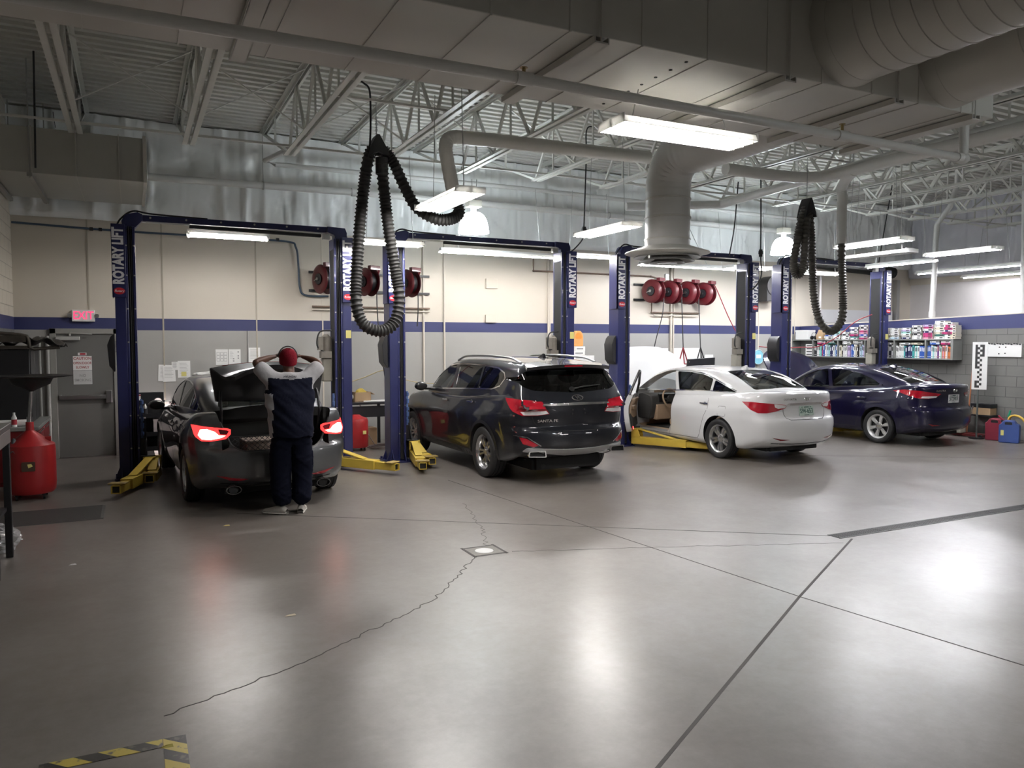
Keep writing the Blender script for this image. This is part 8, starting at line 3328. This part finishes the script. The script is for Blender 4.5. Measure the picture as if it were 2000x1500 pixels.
mb = MB()
mb.cyl((0, 0.04, 0), (0, -0.06, 1.6), 0.013, seg=10)
o = mb.build('broom_handle', pm('orange_wood_handle', (0.42, 0.16, 0.07), 0.5), smooth=40)
o.location = (15.30, 9.88, 0.0)
tag(o, 'orange broom handle leaning on the block wall behind the navy sedan', 'broom')
t = thing('floor_jack', 'red floor jack base lying along the foot of the block wall', 'jack', (15.1, 9.7, 0))
M_JACK = pm('grimy_red_steel', (0.13, 0.015, 0.015), 0.5, noise=0.5, nscale=12)
mb = MB()
mb.bx(-0.12, -0.08, -0.32, 0.6, 0.015, 0.07)
mb.bx(0.1, 0.14, -0.32, 0.6, 0.015, 0.07)
mb.bx(-0.12, 0.14, 0.3, 0.36, 0.02, 0.06)
mb.build('frame', M_JACK, t, bevel=0.006)
mb = MB()
mb.tube([(0.0, 0.18, 0.12), (0.0, 0.1, 0.3), (0.02, -0.02, 0.62)], 0.016, 8)
mb.build('handle', M_STEEL, t, smooth=40)
for y in (-0.28, 0.5):
    mb = MB()
    mb.cyl((-0.15, y, 0.035), (0.17, y, 0.035), 0.034, seg=14)
    mb.build('wheel', M_BLACKM, t, smooth=40)
t = thing('red_cabinet', 'low red metal cart behind the navy sedan tail', 'cart', (15.22, 9.98, 0.09))
mb = MB()
mb.bx(-0.1, 0.12, -0.02, 0.42, 0, 0.42)
mb.build('carcass', M_JACK, t, bevel=0.006)
mb = MB()
mb.bx(-0.11, 0.13, -0.03, 0.43, 0.42, 0.44)
mb.build('top', M_JACK, t)
o = thing('wash_bucket', 'dirty white square bucket on the jack by the navy sedan', 'bucket', (14.99, 9.88, 0.075))
mb = MB()
mb.prism(roundpoly([(-0.10, -0.09), (0.10, -0.09), (0.10, 0.09), (-0.10, 0.09)], 0.03), 0.0, 0.20)
mb.build('bucket', pm('dirty_white_plastic', (0.42, 0.40, 0.34), 0.6, noise=0.4, nscale=14), o, bevel=0.008)
mb = MB()
mb.tube([(-0.1, 0, 0.2), (-0.06, 0, 0.30), (0, 0, 0.33), (0.06, 0, 0.30), (0.1, 0, 0.2)], 0.006, 8)
mb.build('bail', M_STEEL, o, smooth=60)
o = thing('wall_carton', 'brown carton on a dark bracket low on the block wall', 'box', (15.27, 9.55, 0.42))
mb = MB()
mb.bx(-0.11, 0.12, -0.2, 0.24, 0, 0.03)
mb.build('bracket_tray', M_BLACKM, o)
mb = MB()
mb.bx(-0.1, 0.1, -0.18, 0.18, 0.03, 0.17)
mb.bx(-0.10, 0.11, -0.19, 0.22, 0.17, 0.25, 1)
mb.build('carton', [M_CARD, M_BLACKM], o, bevel=0.004)


def jerry(name, label, x, y, rz, mat, spout):
    t = thing(name, label, 'fuel can', (x, y, 0), rz)
    mb = MB()
    prof = roundpoly([(-0.165, 0.0), (0.165, 0.0), (0.17, 0.30), (0.155, 0.345), (0.11, 0.36), (0.08, 0.42), (-0.10, 0.42), (-0.13, 0.36), (-0.165, 0.34)], 0.03)
    mb.prism(prof, -0.11, 0.11, axis='y')
    b = mb.build('can', mat, t, bevel=0.014, seg=3)
    mb = MB()
    mb.prism(roundpoly([(-0.07, 0.345), (0.055, 0.345), (0.045, 0.395), (-0.065, 0.395)], 0.02), -0.113, 0.113, axis='y')
    mb.build('handle_opening', M_DARK, b)
    mb = MB()
    if spout == 'red':
        mb.cyl((0.12, 0, 0.34), (0.20, 0, 0.30), 0.028, seg=14)
        mb.tube([(0.20, 0, 0.33), (0.08, 0, 0.43), (0.03, 0, 0.48)], 0.016, 10)
    else:
        mb.cyl((-0.10, 0, 0.36), (-0.13, 0, 0.42), 0.03, 0.022, seg=14)
    mb.build('spout', mat if spout == 'red' else M_BLACK, b, smooth=40)
    return t


c1 = jerry('fuel_can', 'red plastic fuel can on the floor beside the blue one', 15.0, 9.14, R(-70), pm('faded_red_plastic', (0.26, 0.022, 0.045), 0.45, noise=0.1), 'red')
c2 = jerry('fuel_can', 'blue plastic fuel can in front of the red one', 14.86, 8.80, R(-66), pm('blue_plastic', (0.035, 0.07, 0.24), 0.45, noise=0.1), 'blue')
mb = MB()
mb.bx(-0.13, -0.08, -0.112, -0.110, 0.14, 0.24)
mb.build('can_label', M_YLAB, c2)
mb = MB()
mb.tube(catmull([(15.12, 9.0, 0.30), (15.08, 8.93, 0.46), (15.06, 8.8, 0.50), (15.06, 8.68, 0.44), (15.08, 8.6, 0.30), (15.1, 8.55, 0.1), (15.1, 8.5, 0.03)], 8), 0.022, 8)
tag(mb.build('yellow_hose', pm('yellow_plastic_hose', (0.60, 0.38, 0.06), 0.5), smooth=60), 'thick yellow hose arching behind the blue fuel can', 'hose')
t = thing('funnel_bottle', 'green capped bottle standing between the red and blue cans', 'bottle', (15.2, 9.02, 0))
mb = MB()
mb.lathe([(0.0005, 0), (0.055, 0), (0.055, 0.34), (0.025, 0.42), (0.025, 0.45), (0.0005, 0.45)], 18)
mb.build('bottle', M_GREYI, t, smooth=40)
mb = MB()
mb.cyl((0, 0, 0.45), (0, 0, 0.50), 0.03, seg=14)
mb.cyl((0, 0, 0.50), (0.0, -0.02, 0.58), 0.018, seg=10)
mb.build('cap', pm('green_cap', (0.02, 0.28, 0.16), 0.4), t, smooth=40)
# red air hose slung between the right lifts
mb = MB()
mb.tube(catmull([(12.8, 13.2, 1.80), (13.3, 13.1, 1.76), (13.9, 13.0, 1.78), (14.0, 12.6, 1.80), (14.1, 12.2, 2.0), (14.35, 11.9, 2.35), (14.5, 11.6, 2.5)], 8), 0.011, 8)
tag(mb.build('air_hose', M_HRED, smooth=60), 'red air hose slung between the posts of the two right lifts', 'hose')
